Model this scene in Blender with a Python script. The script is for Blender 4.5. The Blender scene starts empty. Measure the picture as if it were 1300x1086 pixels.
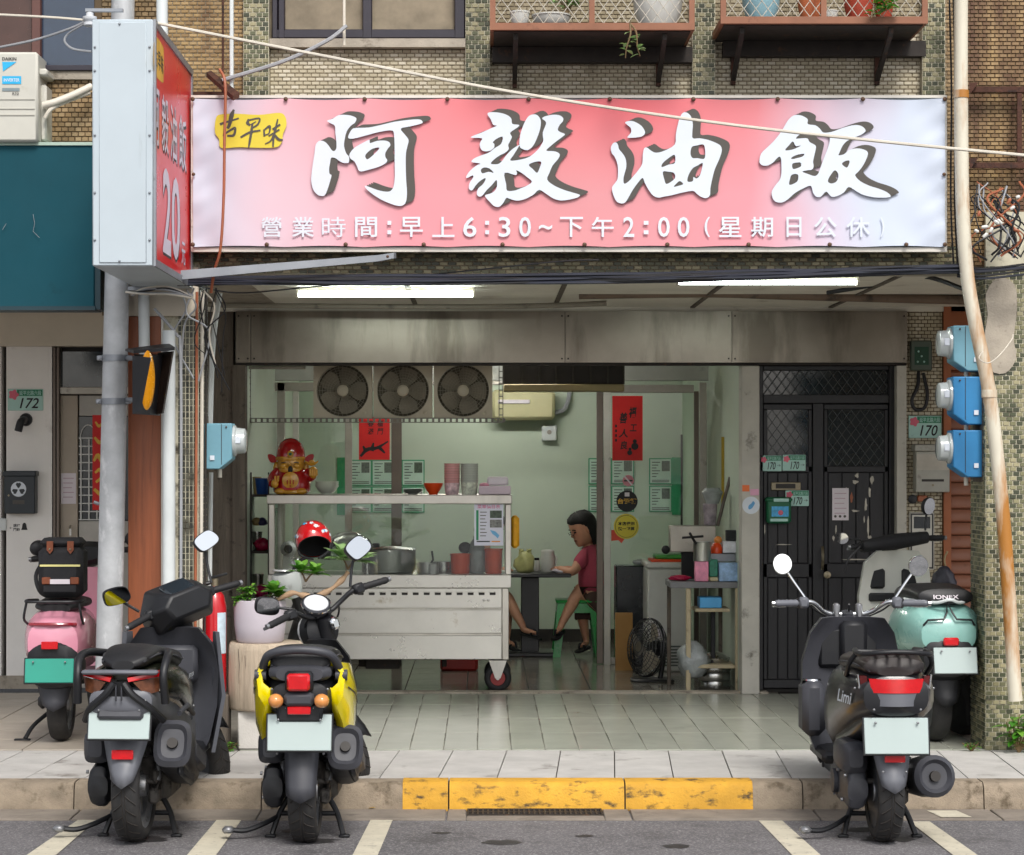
import bpy,bmesh,math,random
from mathutils import Vector,Matrix,Euler
R = math.radians
random.seed(7)
SC = bpy.context.scene
COL = SC.collection
# ------------------------------------------------------------------ camera, sky, sun, exposure
F_PX,CX,CY,EYE = 2800.0,615.0,590.0,1.665      # focal length and principal point measured in the 1300 x 1086 photo
cam_d = bpy.data.cameras.new('camera')
cam = bpy.data.objects.new('camera',cam_d)
COL.objects.link(cam)
cam.location = (0,0,EYE)
cam.rotation_euler = (R(90),0,0)
cam_d.sensor_width = 36
cam_d.sensor_fit = 'HORIZONTAL'
cam_d.lens = 36 * F_PX / 1300
cam_d.shift_x = (650 - CX) / 1300
cam_d.shift_y = (CY - 543) / 1300
cam_d.clip_start = 0.1
cam_d.clip_end = 2000
SC.camera = cam
world = bpy.data.worlds.new('World')
SC.world = world
world.use_nodes = True
wn = world.node_tree.nodes
wl = world.node_tree.links
wn.clear()
sky = wn.new('ShaderNodeTexSky')
sky.sky_type = 'NISHITA'
sky.sun_disc = False
sky.sun_elevation = R(48)
sky.sun_rotation = R(165)
sky.air_density = 1.0
sky.dust_density = 3.0
sky.ozone_density = 1.0
hsv = wn.new('ShaderNodeHueSaturation')
hsv.inputs['Saturation'].default_value = 0.28          # thin even overcast
bg = wn.new('ShaderNodeBackground')
bg.inputs['Strength'].default_value = 0.12
wo = wn.new('ShaderNodeOutputWorld')
wl.new(sky.outputs[0],hsv.inputs['Color'])
wl.new(hsv.outputs[0],bg.inputs['Color'])
wl.new(bg.outputs[0],wo.inputs[0])
sun_d = bpy.data.lights.new('sun','SUN')
sun_d.energy = 1.45
sun_d.angle = R(16)
sun_d.color = (1.0,0.96,0.9)
sun = bpy.data.objects.new('sun',sun_d)
COL.objects.link(sun)
_az,_el = R(165),R(48)
_to = Vector((math.sin(_az) * math.cos(_el),math.cos(_az) * math.cos(_el),math.sin(_el)))
sun.rotation_euler = (-_to).to_track_quat('-Z','Y').to_euler()
SC.view_settings.view_transform = 'Standard'
SC.view_settings.look = 'None'
SC.view_settings.gamma = 1
SC.view_settings.use_curve_mapping = False
SC.view_settings.exposure = 0.74
SC.cycles.max_bounces = 8
SC.cycles.transparent_max_bounces = 12
SC.cycles.caustics_reflective = False
SC.cycles.caustics_refractive = False
# ------------------------------------------------------------------ helpers: pixels, names, parents
def X(px,s): return (px - CX) / s
def Z(py,s): return EYE - (py - CY) / s
def YD(s): return F_PX / s
def W(px,py,s): return Vector((X(px,s),YD(s),Z(py,s)))
SF,SB,SP,SW = 237.0,190.0,166.0,147.0            # pixels per metre at facade, shop front, glass partition, back wall
YF,YB,YP,YW = YD(SF),YD(SB),YD(SP),YD(SW)
FLOOR = 0.135
def lin(h):
 h = h.lstrip('#')
 out = []
 for i in (0,2,4):
  c = int(h[i:i+2],16) / 255
  out.append(c / 12.92 if c <= 0.04045 else ((c + 0.055) / 1.055) ** 2.4)
 return tuple(out)
WMX = {}                                               # world matrices of the empties and parts
def tag(o,label=None,cat=None,group=None,kind=None):
 if label: o['label'] = label
 if cat: o['category'] = cat
 if group: o['group'] = group
 if kind: o['kind'] = kind
 return o
def thing(name,label,cat,loc=(0,0,0),rotz=0,group=None,mat=None):
 o = bpy.data.objects.new(name,None)
 o.empty_display_size = 0.05
 COL.objects.link(o)
 m = mat if mat is not None else Matrix.Translation(Vector(loc)) @ Matrix.Rotation(rotz,4,'Z')
 o.matrix_world = m
 WMX[o.name] = m.copy()
 return tag(o,label,cat,group)
class MB:
 """collects vertices and faces of one mesh"""
 def __init__(s,M=None):
  s.v = [];s.f = [];s.M = M
 def add(s,vs,fs):
  n = len(s.v)
  if s.M is not None: vs = [s.M @ Vector(p) for p in vs]
  s.v.extend([tuple(p) for p in vs])
  s.f.extend([tuple(i + n for i in f) for f in fs])
  return s
 def box(s,x0,x1,y0,y1,z0,z1):
  return s.add([(x0,y0,z0),(x1,y0,z0),(x1,y1,z0),(x0,y1,z0),(x0,y0,z1),(x1,y0,z1),(x1,y1,z1),(x0,y1,z1)],
                     [(3,2,1,0),(4,5,6,7),(0,1,5,4),(1,2,6,5),(2,3,7,6),(3,0,4,7)])
 def cbox(s,c,d,b=0.004,rot=None):
  """chamfered box: centre, full size, chamfer, optional Euler or Matrix"""
  hx,hy,hz = d[0]/2,d[1]/2,d[2]/2
  b = min(b,hx*0.9,hy*0.9,hz*0.9)
  vs = [];idx = {}
  for sx in (-1,1):
   for sy in (-1,1):
    for sz in (-1,1):
     for k in range(3):
      p = [sx*hx,sy*hy,sz*hz]
      for j in range(3):
       if j != k: p[j] -= (sx,sy,sz)[j]*b
      idx[(sx,sy,sz,k)] = len(vs);vs.append(p)
  fs = []
  for k in range(3):
   i,j = (k+1) % 3,(k+2) % 3
   for sg in (-1,1):
    q = []
    for (a,c2) in ((-1,-1),(1,-1),(1,1),(-1,1)):
     t = [0,0,0];t[k] = sg;t[i] = a;t[j] = c2
     q.append(idx[(t[0],t[1],t[2],k)])
    fs.append(q if sg > 0 else q[::-1])
  for k in range(3):                              # edges parallel to axis k
   i,j = (k+1) % 3,(k+2) % 3
   for a in (-1,1):
    for c2 in (-1,1):
     t = [0,0,0];t[i] = a;t[j] = c2
     lo = list(t);lo[k] = -1;hi = list(t);hi[k] = 1
     q = [idx[(*lo,i)],idx[(*lo,j)],idx[(*hi,j)],idx[(*hi,i)]]
     fs.append(q if a*c2 > 0 else q[::-1])
  for sx in (-1,1):
   for sy in (-1,1):
    for sz in (-1,1):
     q = [idx[(sx,sy,sz,0)],idx[(sx,sy,sz,1)],idx[(sx,sy,sz,2)]]
     fs.append(q if sx*sy*sz > 0 else q[::-1])
  m = Matrix.Translation(Vector(c))
  if rot is not None:
   m = m @ (rot.to_matrix().to_4x4() if isinstance(rot,Euler) else rot.to_4x4())
  return s.add([m @ Vector(p) for p in vs],fs)
 def loft(s,rings,cap0=True,cap1=True,closed=True):
  k = len(rings[0]);vs = [p for r in rings for p in r];fs = []
  for a in range(len(rings)-1):
   for i in range(k if closed else k-1):
    j = (i+1) % k
    fs.append((a*k+i,a*k+j,(a+1)*k+j,(a+1)*k+i))
  if cap0: fs.append(tuple(range(k))[::-1])
  if cap1: fs.append(tuple((len(rings)-1)*k+i for i in range(k)))
  return s.add(vs,fs)
 def tube(s,pts,r,n=8,cap=True):
  pts = [Vector(p) for p in pts]
  rs = r if isinstance(r,(list,tuple)) else [r]*len(pts)
  rings = [];ref = None
  for i,p in enumerate(pts):
   d = (pts[min(i+1,len(pts)-1)] - pts[max(i-1,0)])
   d = d.normalized() if d.length > 1e-9 else Vector((0,0,1))
   if ref is None:
    ref = Vector((0,0,1)) if abs(d.z) < 0.9 else Vector((1,0,0))
   u = (ref - d*ref.dot(d))
   if u.length < 1e-6: u = d.orthogonal()
   u.normalize();w = d.cross(u);ref = u
   rings.append([p + (u*math.cos(2*math.pi*k/n) + w*math.sin(2*math.pi*k/n))*rs[i] for k in range(n)])
  return s.loft(rings,cap,cap)
 def cyl(s,p0,p1,r0,r1=None,n=16):
  return s.tube([p0,p1],[r0,r0 if r1 is None else r1],n)
 def lathe(s,prof,n=24,c=(0,0,0),axis='Z',cap=True):
  rings = []
  for (r,h) in prof:
   ring = []
   for k in range(n):
    a = 2*math.pi*k/n;x,y = r*math.cos(a),r*math.sin(a)
    p = (x,y,h) if axis == 'Z' else ((h,x,y) if axis == 'X' else (y,h,x))
    ring.append(Vector(p) + Vector(c))
   rings.append(ring)
  return s.loft(rings,cap,cap)
 def torus(s,c,R0,r,axis='X',n=32,m=10):
  vs = [];fs = []
  for i in range(n):
   a = 2*math.pi*i/n
   for j in range(m):
    b = 2*math.pi*j/m
    q = R0 + r*math.cos(b);h = r*math.sin(b)
    x,y = q*math.cos(a),q*math.sin(a)
    p = (x,y,h) if axis == 'Z' else ((h,x,y) if axis == 'X' else (y,h,x))
    vs.append(Vector(p) + Vector(c))
  for i in range(n):
   for j in range(m):
    fs.append((i*m+j,((i+1) % n)*m+j,((i+1) % n)*m+(j+1) % m,i*m+(j+1) % m))
  return s.add(vs,fs)
 def ball(s,c,r,nu=16,nv=10,M=None):
  r = r if isinstance(r,(list,tuple)) else (r,r,r)
  rings = []
  for j in range(1,nv):
   t = math.pi*j/nv
   rings.append([(r[0]*math.sin(t)*math.cos(2*math.pi*i/nu),r[1]*math.sin(t)*math.sin(2*math.pi*i/nu),-r[2]*math.cos(t)) for i in range(nu)])
  vs = [(0,0,-r[2])] + [p for q in rings for p in q] + [(0,0,r[2])]
  fs = []
  for i in range(nu):
   fs.append((0,1+(i+1) % nu,1+i))
   e = 1+(nv-2)*nu
   fs.append((len(vs)-1,e+i,e+(i+1) % nu))
  for j in range(nv-2):
   for i in range(nu):
    a = 1+j*nu
    fs.append((a+i,a+(i+1) % nu,a+nu+(i+1) % nu,a+nu+i))
  vs = [(M @ Vector(p) if M is not None else Vector(p)) + Vector(c) for p in vs]
  return s.add(vs,fs)
 def prism(s,poly,d0,d1,plane='XZ'):
  """polygon (2-D, counter-clockwise seen from the d0 side) pulled from d0 to d1"""
  def P(a,b,d): return (a,d,b) if plane == 'XZ' else ((d,a,b) if plane == 'YZ' else (a,b,d))
  n = len(poly)
  vs = [P(a,b,d0) for a,b in poly] + [P(a,b,d1) for a,b in poly]
  fs = [tuple(range(n)),tuple(range(2*n-1,n-1,-1))]
  for i in range(n):
   j = (i+1) % n
   fs.append((i,i+n,j+n,j))
  return s.add(vs,fs)
 def sheet(s,x0,x1,y,z0,z1):
  return s.add([(x0,y,z0),(x1,y,z0),(x1,y,z1),(x0,y,z1)],[(0,1,2,3)])
 def build(s,name,mat,parent=None,local=False,sharp=40,sub=0,flat=False,fix=True,solid=0,bevel=0):
  me = bpy.data.meshes.new(name)
  vs = s.v
  off = Vector((0,0,0))
  if parent is not None and not local:
   inv = WMX[parent.name].inverted()
   vs = [tuple(inv @ Vector(p)) for p in vs]
  elif parent is None:
   xs = [p[0] for p in vs];ys = [p[1] for p in vs];zs = [p[2] for p in vs]
   off = Vector(((min(xs)+max(xs))/2,(min(ys)+max(ys))/2,min(zs)))
   vs = [(p[0]-off.x,p[1]-off.y,p[2]-off.z) for p in vs]
  me.from_pydata(vs,[],s.f)
  if fix:
   bm = bmesh.new();bm.from_mesh(me)
   bmesh.ops.recalc_face_normals(bm,faces=bm.faces)
   bm.to_mesh(me);bm.free()
  if not flat:
   me.polygons.foreach_set('use_smooth',[True]*len(me.polygons))
   if sharp < 180: me.set_sharp_from_angle(angle=R(sharp))
  me.materials.append(mat)
  o = bpy.data.objects.new(name,me)
  COL.objects.link(o)
  if parent is not None:
   o.parent = parent
   WMX[o.name] = WMX[parent.name].copy()
  else:
   o.location = off
   WMX[o.name] = Matrix.Translation(off)
  if solid:
   md = o.modifiers.new('thickness','SOLIDIFY');md.thickness = solid;md.offset = 0
  if bevel:
   md = o.modifiers.new('bevel','BEVEL');md.width = bevel;md.segments = 2;md.limit_method = 'ANGLE';md.angle_limit = R(35)
  if sub:
   md = o.modifiers.new('subdivision','SUBSURF');md.levels = sub;md.render_levels = sub
  return o
def copy_tree(o,parent=None,M=None):
 c = o.copy();COL.objects.link(c);c.parent = parent
 if parent is None and M is not None: c.matrix_world = M
 for ch in [k for k in bpy.data.objects if k.parent is o]: copy_tree(ch,c)
 return c
def se(y,zc,hw,hh,n=2.6,k=20,x0=0.0,hb=None,hwb=None):
 """superellipse ring across the x-z plane at y; hb / hwb: lower half height / width"""
 out = []
 for i in range(k):
  a = 2*math.pi*(i+0.5)/k
  c,sn = math.cos(a),math.sin(a)
  w = hw if sn >= 0 else (hwb if hwb is not None else hw)
  h = hh if sn >= 0 else (hb if hb is not None else hh)
  out.append(Vector((x0 + w*math.copysign(abs(c)**(2/n),c),y,zc + h*math.copysign(abs(sn)**(2/n),sn))))
 return out
def smooth_poly(pts,n=4):
 """Catmull-Rom through a closed polygon"""
 out = [];L = len(pts)
 for i in range(L):
  p0,p1,p2,p3 = [Vector((*pts[(i+k-1) % L][:2],0)) for k in range(4)]
  for j in range(n):
   t = j/n
   q = 0.5*((2*p1) + (p2-p0)*t + (2*p0-5*p1+4*p2-p3)*t*t + (3*p1-p0-3*p2+p3)*t**3)
   out.append((q.x,q.y))
 return out
def spline(pts,n=6):
 """Catmull-Rom through an open 3-D polyline"""
 pts = [Vector(p) for p in pts]
 q = [pts[0]*2-pts[1]] + pts + [pts[-1]*2-pts[-2]]
 out = []
 for i in range(1,len(q)-2):
  p0,p1,p2,p3 = q[i-1:i+3]
  for j in range(n):
   t = j/n
   out.append(0.5*((2*p1) + (p2-p0)*t + (2*p0-5*p1+4*p2-p3)*t*t + (3*p1-p0-3*p2+p3)*t**3))
 out.append(pts[-1])
 return out
def filled(contours,extrude=0.0):
 """flat mesh of closed 2-D contours with holes, in x-y; returns vertices and faces"""
 cu = bpy.data.curves.new('outline','CURVE')
 cu.dimensions = '2D';cu.fill_mode = 'BOTH' if extrude else 'FRONT';cu.extrude = extrude
 for c in contours:
  sp = cu.splines.new('POLY');sp.points.add(len(c)-1)
  for i,p in enumerate(c): sp.points[i].co = (p[0],p[1],0,1)
  sp.use_cyclic_u = True
 o = bpy.data.objects.new('outline',cu);COL.objects.link(o)
 me = o.to_mesh()
 vs = [v.co.copy() for v in me.vertices];fs = [tuple(p.vertices) for p in me.polygons]
 o.to_mesh_clear();bpy.data.objects.remove(o);bpy.data.curves.remove(cu)
 return vs,fs
def glyphs(body,offset=0.0,shear=0.0,extrude=0.0,spacing=1.0):
 cu = bpy.data.curves.new('lettering','FONT')
 cu.body = body;cu.offset = offset;cu.shear = shear;cu.extrude = extrude;cu.space_character = spacing
 cu.resolution_u = 3
 o = bpy.data.objects.new('lettering',cu);COL.objects.link(o)
 me = o.to_mesh()
 vs = [v.co.copy() for v in me.vertices];fs = [tuple(p.vertices) for p in me.polygons]
 o.to_mesh_clear();bpy.data.objects.remove(o);bpy.data.curves.remove(cu)
 return vs,fs
def lettering(name,body,mat,parent,frame,w,h,offset=0.0,shear=0.0,local=False,keep=False,spacing=1.0):
 """printed text fitted into a w x h box; frame = Matrix whose x-y plane carries it, origin at the lower left"""
 vs,fs = glyphs(body,offset,shear,0.0,spacing)
 if not vs: return None
 x0 = min(v.x for v in vs);x1 = max(v.x for v in vs);y0 = min(v.y for v in vs);y1 = max(v.y for v in vs)
 kx = w/(x1-x0);ky = h/(y1-y0)
 if keep:
  kx = ky = min(kx,ky)
 b = MB();b.add([frame @ Vector(((v.x-x0)*kx,(v.y-y0)*ky,0)) for v in vs],fs)
 return b.build(name,mat,parent,local=local,flat=True,fix=False)
def front(x,y,z):
 """frame facing the street (-y): x right, y up"""
 return Matrix(((1,0,0,x),(0,0,-1,y),(0,1,0,z),(0,0,0,1)))
# ------------------------------------------------------------------ materials
def newmat(name):
 m = bpy.data.materials.new(name);m.use_nodes = True
 nt = m.node_tree;nt.nodes.clear()
 out = nt.nodes.new('ShaderNodeOutputMaterial')
 b = nt.nodes.new('ShaderNodeBsdfPrincipled')
 nt.links.new(b.outputs[0],out.inputs[0])
 return m,nt,b,out
def noise(nt,scale,detail=4,rough=0.55,vec=None,coord='Object',stretch=None,dist=0.0):
 tc = nt.nodes.new('ShaderNodeTexCoord')
 src = tc.outputs[coord]
 oi = nt.nodes.new('ShaderNodeObjectInfo')           # every object gets its own stretch of the pattern
 va = nt.nodes.new('ShaderNodeVectorMath');va.operation = 'MULTIPLY_ADD';va.inputs[1].default_value = (37,53,71)
 nt.links.new(oi.outputs['Random'],va.inputs[0]);nt.links.new(src,va.inputs[2]);src = va.outputs[0]
 if stretch:
  mp = nt.nodes.new('ShaderNodeMapping');mp.inputs['Scale'].default_value = stretch
  nt.links.new(src,mp.inputs['Vector']);src = mp.outputs[0]
 n = nt.nodes.new('ShaderNodeTexNoise')
 n.inputs['Scale'].default_value = scale;n.inputs['Detail'].default_value = detail;n.inputs['Roughness'].default_value = rough
 n.inputs['Distortion'].default_value = dist
 nt.links.new(src,n.inputs['Vector'])
 return n
def ramp(nt,src,stops,interp='LINEAR'):
 r = nt.nodes.new('ShaderNodeValToRGB');r.color_ramp.interpolation = interp
 e = r.color_ramp.elements
 while len(e) < len(stops): e.new(0.5)
 for i,(p,c) in enumerate(stops):
  e[i].position = p;e[i].color = (*c,1) if len(c) == 3 else c
 nt.links.new(src,r.inputs[0])
 return r
def mix(nt,fac,a,b,mode='MIX'):
 m = nt.nodes.new('ShaderNodeMix');m.data_type = 'RGBA';m.blend_type = mode
 for sock,v in ((m.inputs[0],fac),(m.inputs[6],a),(m.inputs[7],b)):
  if isinstance(v,bpy.types.NodeSocket): nt.links.new(v,sock)
  elif isinstance(v,(int,float)): sock.default_value = v
  else: sock.default_value = (*v,1)
 return m.outputs[2]
def mul(c,k): return tuple(min(1.0,x*k) for x in c)
def MT(name,col,rough=0.55,metal=0.0,var=0.12,scale=6.0,bump=0.0,bscale=60.0,dirt=None,stretch=None,coat=0.0,spec=0.5,rvar=0.1,edge=None,sheen=0.0,island=0.0):
 """general painted / plastic / metal / fabric surface with uneven colour, gloss and optional grime
 dirt = (colour, threshold 0..1, noise scale)"""
 if isinstance(col,str): col = lin(col)
 m,nt,b,out = newmat(name)
 n1 = noise(nt,scale,5,0.6,stretch=stretch)
 c = ramp(nt,n1.outputs[0],[(0.3,mul(col,1-var)),(0.7,mul(col,1+var))]).outputs[0]
 if island:
  g = nt.nodes.new('ShaderNodeNewGeometry')
  rr = ramp(nt,g.outputs['Random Per Island'],[(0,(1-island,)*3),(1,(1.0,)*3)])
  c = mix(nt,1.0,c,rr.outputs[0],'MULTIPLY')
 if dirt:
  dc = lin(dirt[0]) if isinstance(dirt[0],str) else dirt[0]
  n2 = noise(nt,dirt[2],6,0.65,stretch=dirt[3] if len(dirt) > 3 else None)
  f = ramp(nt,n2.outputs[0],[(dirt[1],(0,0,0)),(min(1,dirt[1]+0.14),(1,1,1))])
  c = mix(nt,f.outputs[0],c,dc)
 nt.links.new(c,b.inputs['Base Color'])
 n3 = noise(nt,scale*2.3,4,0.6)
 mr = nt.nodes.new('ShaderNodeMapRange');mr.inputs[3].default_value = max(0.02,rough-rvar);mr.inputs[4].default_value = min(1,rough+rvar)
 nt.links.new(n3.outputs[0],mr.inputs[0]);nt.links.new(mr.outputs[0],b.inputs['Roughness'])
 b.inputs['Metallic'].default_value = metal
 b.inputs['Specular IOR Level'].default_value = spec
 if coat: b.inputs['Coat Weight'].default_value = coat;b.inputs['Coat Roughness'].default_value = 0.06
 if sheen: b.inputs['Sheen Weight'].default_value = sheen
 if bump:
  n4 = noise(nt,bscale,5,0.6,stretch=stretch)
  bp = nt.nodes.new('ShaderNodeBump');bp.inputs['Strength'].default_value = bump;bp.inputs['Distance'].default_value = 0.01
  nt.links.new(n4.outputs[0],bp.inputs['Height']);nt.links.new(bp.outputs[0],b.inputs['Normal'])
 return m
def TILE(name,cols,rough=0.3,dirt=('#2a231c',0.56,2.2),coat=0.0,dscale=None):
 """glazed mosaic: each tile has its own colour, grime runs over all of them"""
 m,nt,b,out = newmat(name)
 g = nt.nodes.new('ShaderNodeNewGeometry')
 k = len(cols)
 r = ramp(nt,g.outputs['Random Per Island'],[(i/k,lin(c)) for i,c in enumerate(cols)],'CONSTANT')
 n0 = noise(nt,1.7,5,0.6)
 c = mix(nt,1.0,r.outputs[0],ramp(nt,n0.outputs[0],[(0.3,(0.72,0.7,0.66)),(0.65,(1,1,1))]).outputs[0],'MULTIPLY')
 n2 = noise(nt,dirt[2],7,0.68,stretch=(1.5,1,0.22))
 f = ramp(nt,n2.outputs[0],[(dirt[1],(0,0,0)),(dirt[1]+0.16,(0.85,0.85,0.85))])
 c = mix(nt,f.outputs[0],c,lin(dirt[0]))
 nt.links.new(c,b.inputs['Base Color'])
 mr = nt.nodes.new('ShaderNodeMapRange');mr.inputs[3].default_value = rough-0.12;mr.inputs[4].default_value = rough+0.3
 nt.links.new(n2.outputs[0],mr.inputs[0]);nt.links.new(mr.outputs[0],b.inputs['Roughness'])
 return m
def GLASS(name,tint=(0.9,0.95,0.92),gloss=0.06,rough=0.02,dust=0.0):
 """thin pane: see-through with a Fresnel reflection and a film of dust"""
 m,nt,b,out = newmat(name)
 nt.nodes.remove(b)
 tr = nt.nodes.new('ShaderNodeBsdfTransparent');tr.inputs[0].default_value = (*tint,1)
 gl = nt.nodes.new('ShaderNodeBsdfGlossy');gl.inputs['Roughness'].default_value = rough
 fr = nt.nodes.new('ShaderNodeFresnel');fr.inputs[0].default_value = 1.5
 ma = nt.nodes.new('ShaderNodeMath');ma.operation = 'ADD';ma.use_clamp = True;ma.inputs[1].default_value = gloss
 nt.links.new(fr.outputs[0],ma.inputs[0])
 mx = nt.nodes.new('ShaderNodeMixShader')
 nt.links.new(ma.outputs[0],mx.inputs[0]);nt.links.new(tr.outputs[0],mx.inputs[1]);nt.links.new(gl.outputs[0],mx.inputs[2])
 last = mx.outputs[0]
 if dust:
  df = nt.nodes.new('ShaderNodeBsdfDiffuse');df.inputs[0].default_value = (0.5,0.5,0.47,1)
  n = noise(nt,5,5);rp = ramp(nt,n.outputs[0],[(0.35,(dust*0.3,)*3),(0.75,(dust,)*3)])
  m2 = nt.nodes.new('ShaderNodeMixShader')
  nt.links.new(rp.outputs[0],m2.inputs[0]);nt.links.new(last,m2.inputs[1]);nt.links.new(df.outputs[0],m2.inputs[2])
  last = m2.outputs[0]
 nt.links.new(last,out.inputs[0])
 return m
def EMIT(name,col,strength):
 m,nt,b,out = newmat(name)
 b.inputs['Base Color'].default_value = (*col,1)
 b.inputs['Emission Color'].default_value = (*col,1)
 b.inputs['Emission Strength'].default_value = strength
 return m
class Lib(dict):
 def __missing__(s,k): raise KeyError('material ' + k)
m = Lib()
m['asphalt'] = None
def _asphalt():
 mt,nt,b,out = newmat('asphalt')
 n1 = noise(nt,0.9,6,0.6);n2 = noise(nt,95,4,0.75);n3 = noise(nt,3.2,8,0.75)
 c = ramp(nt,n1.outputs[0],[(0.3,(0.085,0.08,0.085)),(0.7,(0.14,0.132,0.138))]).outputs[0]
 c = mix(nt,ramp(nt,n2.outputs[0],[(0.5,(0,0,0)),(0.68,(1,1,1))]).outputs[0],c,(0.34,0.33,0.33))
 c = mix(nt,ramp(nt,n3.outputs[0],[(0.54,(0,0,0)),(0.68,(0.6,0.6,0.6))]).outputs[0],c,(0.045,0.042,0.043))
 nt.links.new(c,b.inputs['Base Color']);b.inputs['Roughness'].default_value = 0.85
 bp = nt.nodes.new('ShaderNodeBump');bp.inputs['Strength'].default_value = 0.55;bp.inputs['Distance'].default_value = 0.006
 nt.links.new(n2.outputs[0],bp.inputs['Height']);nt.links.new(bp.outputs[0],b.inputs['Normal'])
 return mt
m['asphalt'] = _asphalt()
m['concrete'] = MT('concrete','#a39a8c',0.85,var=0.22,scale=5,bump=0.35,bscale=90,dirt=('#5a5046',0.56,7))
m['kerb'] = MT('kerb_stone','#8a7d6c',0.85,var=0.28,scale=9,bump=0.5,bscale=120,dirt=('#5b4f3f',0.55,11))
m['gutter'] = MT('gutter_concrete','#80776d',0.9,var=0.2,scale=6,bump=0.4,bscale=110,dirt=('#5c554d',0.6,5))
m['paver'] = MT('paver_concrete','#b4b1ad',0.8,var=0.14,scale=4,bump=0.3,bscale=150,dirt=('#7b756f',0.58,3.5))
m['ctile'] = MT('arcade_tile','#a0a296',0.2,var=0.07,scale=2,bump=0.02,bscale=30,dirt=('#85867b',0.62,1.6),rvar=0.08)
m['btile'] = MT('beige_tile','#a39a8e',0.4,var=0.1,scale=4,bump=0.05,bscale=30,dirt=('#6d6459',0.62,5),rvar=0.14)
m['itile'] = MT('interior_tile','#77736a',0.16,var=0.1,scale=5,dirt=('#4b463d',0.62,4),rvar=0.06)
m['grout'] = MT('dark_joint','#4a463f',0.9,var=0.2,scale=10)
m['joint'] = MT('pale_joint','#77726a',0.9,var=0.2,scale=10)
m['cmortar'] = MT('facade_mortar','#857a68',0.95,var=0.25,scale=8)
m['gmortar'] = MT('column_mortar','#c0bba6',0.9,var=0.2,scale=8,dirt=('#4c463a',0.56,6))
m['dmortar'] = MT('dark_mortar','#5c4d3a',0.95,var=0.25,scale=8)
m['cream_tile'] = TILE('cream_tile',['#c8bfa8','#c0b69e','#b6ac93','#cec6b2','#bbb198'],0.4,('#5e523c',0.56,2.5))
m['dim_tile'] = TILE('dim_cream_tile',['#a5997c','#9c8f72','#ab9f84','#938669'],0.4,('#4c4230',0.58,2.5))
m['rust_tile'] = TILE('rusty_tile',['#a88b5c','#9c7f52','#b09366','#8c7048','#a58a60'],0.45,('#4a2414',0.47,2.4))
m['brown_tile'] = TILE('brown_tile',['#a08660','#927853','#a88f6a','#86704e'],0.4,('#53402a',0.6,2.5))
m['green_tile'] = TILE('green_tile',['#5f6247','#7b7959','#8f8a69','#494e38','#a19a79','#6c6c50','#3f4331'],0.3,('#37321f',0.6,3))
m['dark_tile'] = TILE('dark_tile',['#4a4b42','#3d3f38','#56564b','#33352f','#616053'],0.35,('#27231b',0.6,3))
# ------------------------------------------------------------------ more materials of the setting
m['white_wall'] = MT('white_plaster','#ece9e5',0.7,var=0.05,scale=2.5,bump=0.08,bscale=40,dirt=('#b3aca4',0.64,2.5))
m['cream_plaster'] = MT('cream_plaster','#cfc5b4',0.75,var=0.07,scale=2.5,bump=0.08,bscale=40,dirt=('#a89b86',0.62,3))
m['ceiling'] = MT('ceiling_board','#d8d3c6',0.8,var=0.1,scale=2,dirt=('#a39b8b',0.6,3))
m['green_wall'] = MT('pale_green_plaster','#bdc9b7',0.6,var=0.05,scale=1.5,bump=0.03,bscale=30,dirt=('#a9b3a3',0.66,2))
m['grey_wall'] = MT('grey_plaster','#a9aaa2',0.7,var=0.1,scale=3,dirt=('#7c7c72',0.6,4))
m['pillar'] = MT('worn_white_pillar','#b9b5ac',0.75,var=0.12,scale=4,bump=0.1,bscale=40,dirt=('#5f5a50',0.62,7))
m['old_wood'] = MT('weathered_wood','#5f564c',0.8,var=0.35,scale=6,bump=0.5,bscale=40,stretch=(3,3,0.3),dirt=('#1e1a16',0.58,12))
m['brown_panel'] = MT('brown_wood_panel','#8a4c2c',0.45,var=0.16,scale=9,stretch=(6,6,0.35),dirt=('#6e3a20',0.6,5,(5,5,0.3)))
m['alu_brown'] = MT('brown_aluminium','#6a6058',0.4,metal=0.6,var=0.1)
m['alu'] = MT('aluminium','#a9a49a',0.42,metal=0.55,var=0.12,dirt=('#6c675d',0.62,6))
m['alu_white'] = MT('white_aluminium','#c9c6bd',0.45,metal=0.1,var=0.08,dirt=('#8a857a',0.63,6))
m['dark_frame'] = MT('dark_window_frame','#2a2630',0.4,var=0.15,dirt=('#4a4440',0.64,6))
m['glass'] = GLASS('clear_glass',(0.95,0.98,0.96),0.0,0.01,0.015)
m['glass_dark'] = MT('dark_window_glass','#232a30',0.08,var=0.15,spec=0.8)
m['glass_blue'] = MT('bluish_dark_window_glass','#27364a',0.1,var=0.15,spec=0.8)
m['glass_ribbed'] = MT('ribbed_window_glass','#9aa09d',0.3,var=0.1,spec=0.7)
m['glass_mesh'] = MT('screened_window_glass','#66625e',0.5,var=0.2,scale=3)
m['black_door'] = MT('black_painted_door','#1d1c20',0.42,var=0.25,scale=5,bump=0.12,bscale=50,stretch=(4,4,0.5),dirt=('#3a3938',0.66,9))
m['shutter'] = MT('brown_roller_shutter','#8d5b45',0.5,var=0.1,scale=4,dirt=('#5f3c2d',0.62,6))
m['brick_paint'] = MT('orange_brown_paint','#9c5b38',0.6,var=0.12,dirt=('#6b4029',0.6,5))
m['rust'] = MT('rusty_steel','#4a2c20',0.85,var=0.35,scale=14,bump=0.3,bscale=80,dirt=('#241814',0.52,16))
m['dark_steel'] = MT('dark_weathered_steel','#2c2622',0.75,var=0.3,scale=12,dirt=('#5a3d28',0.6,14))
m['grey_steel'] = MT('grey_galvanised_steel','#8f9399',0.45,metal=0.5,var=0.12,dirt=('#5e5b58',0.62,9))
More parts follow.
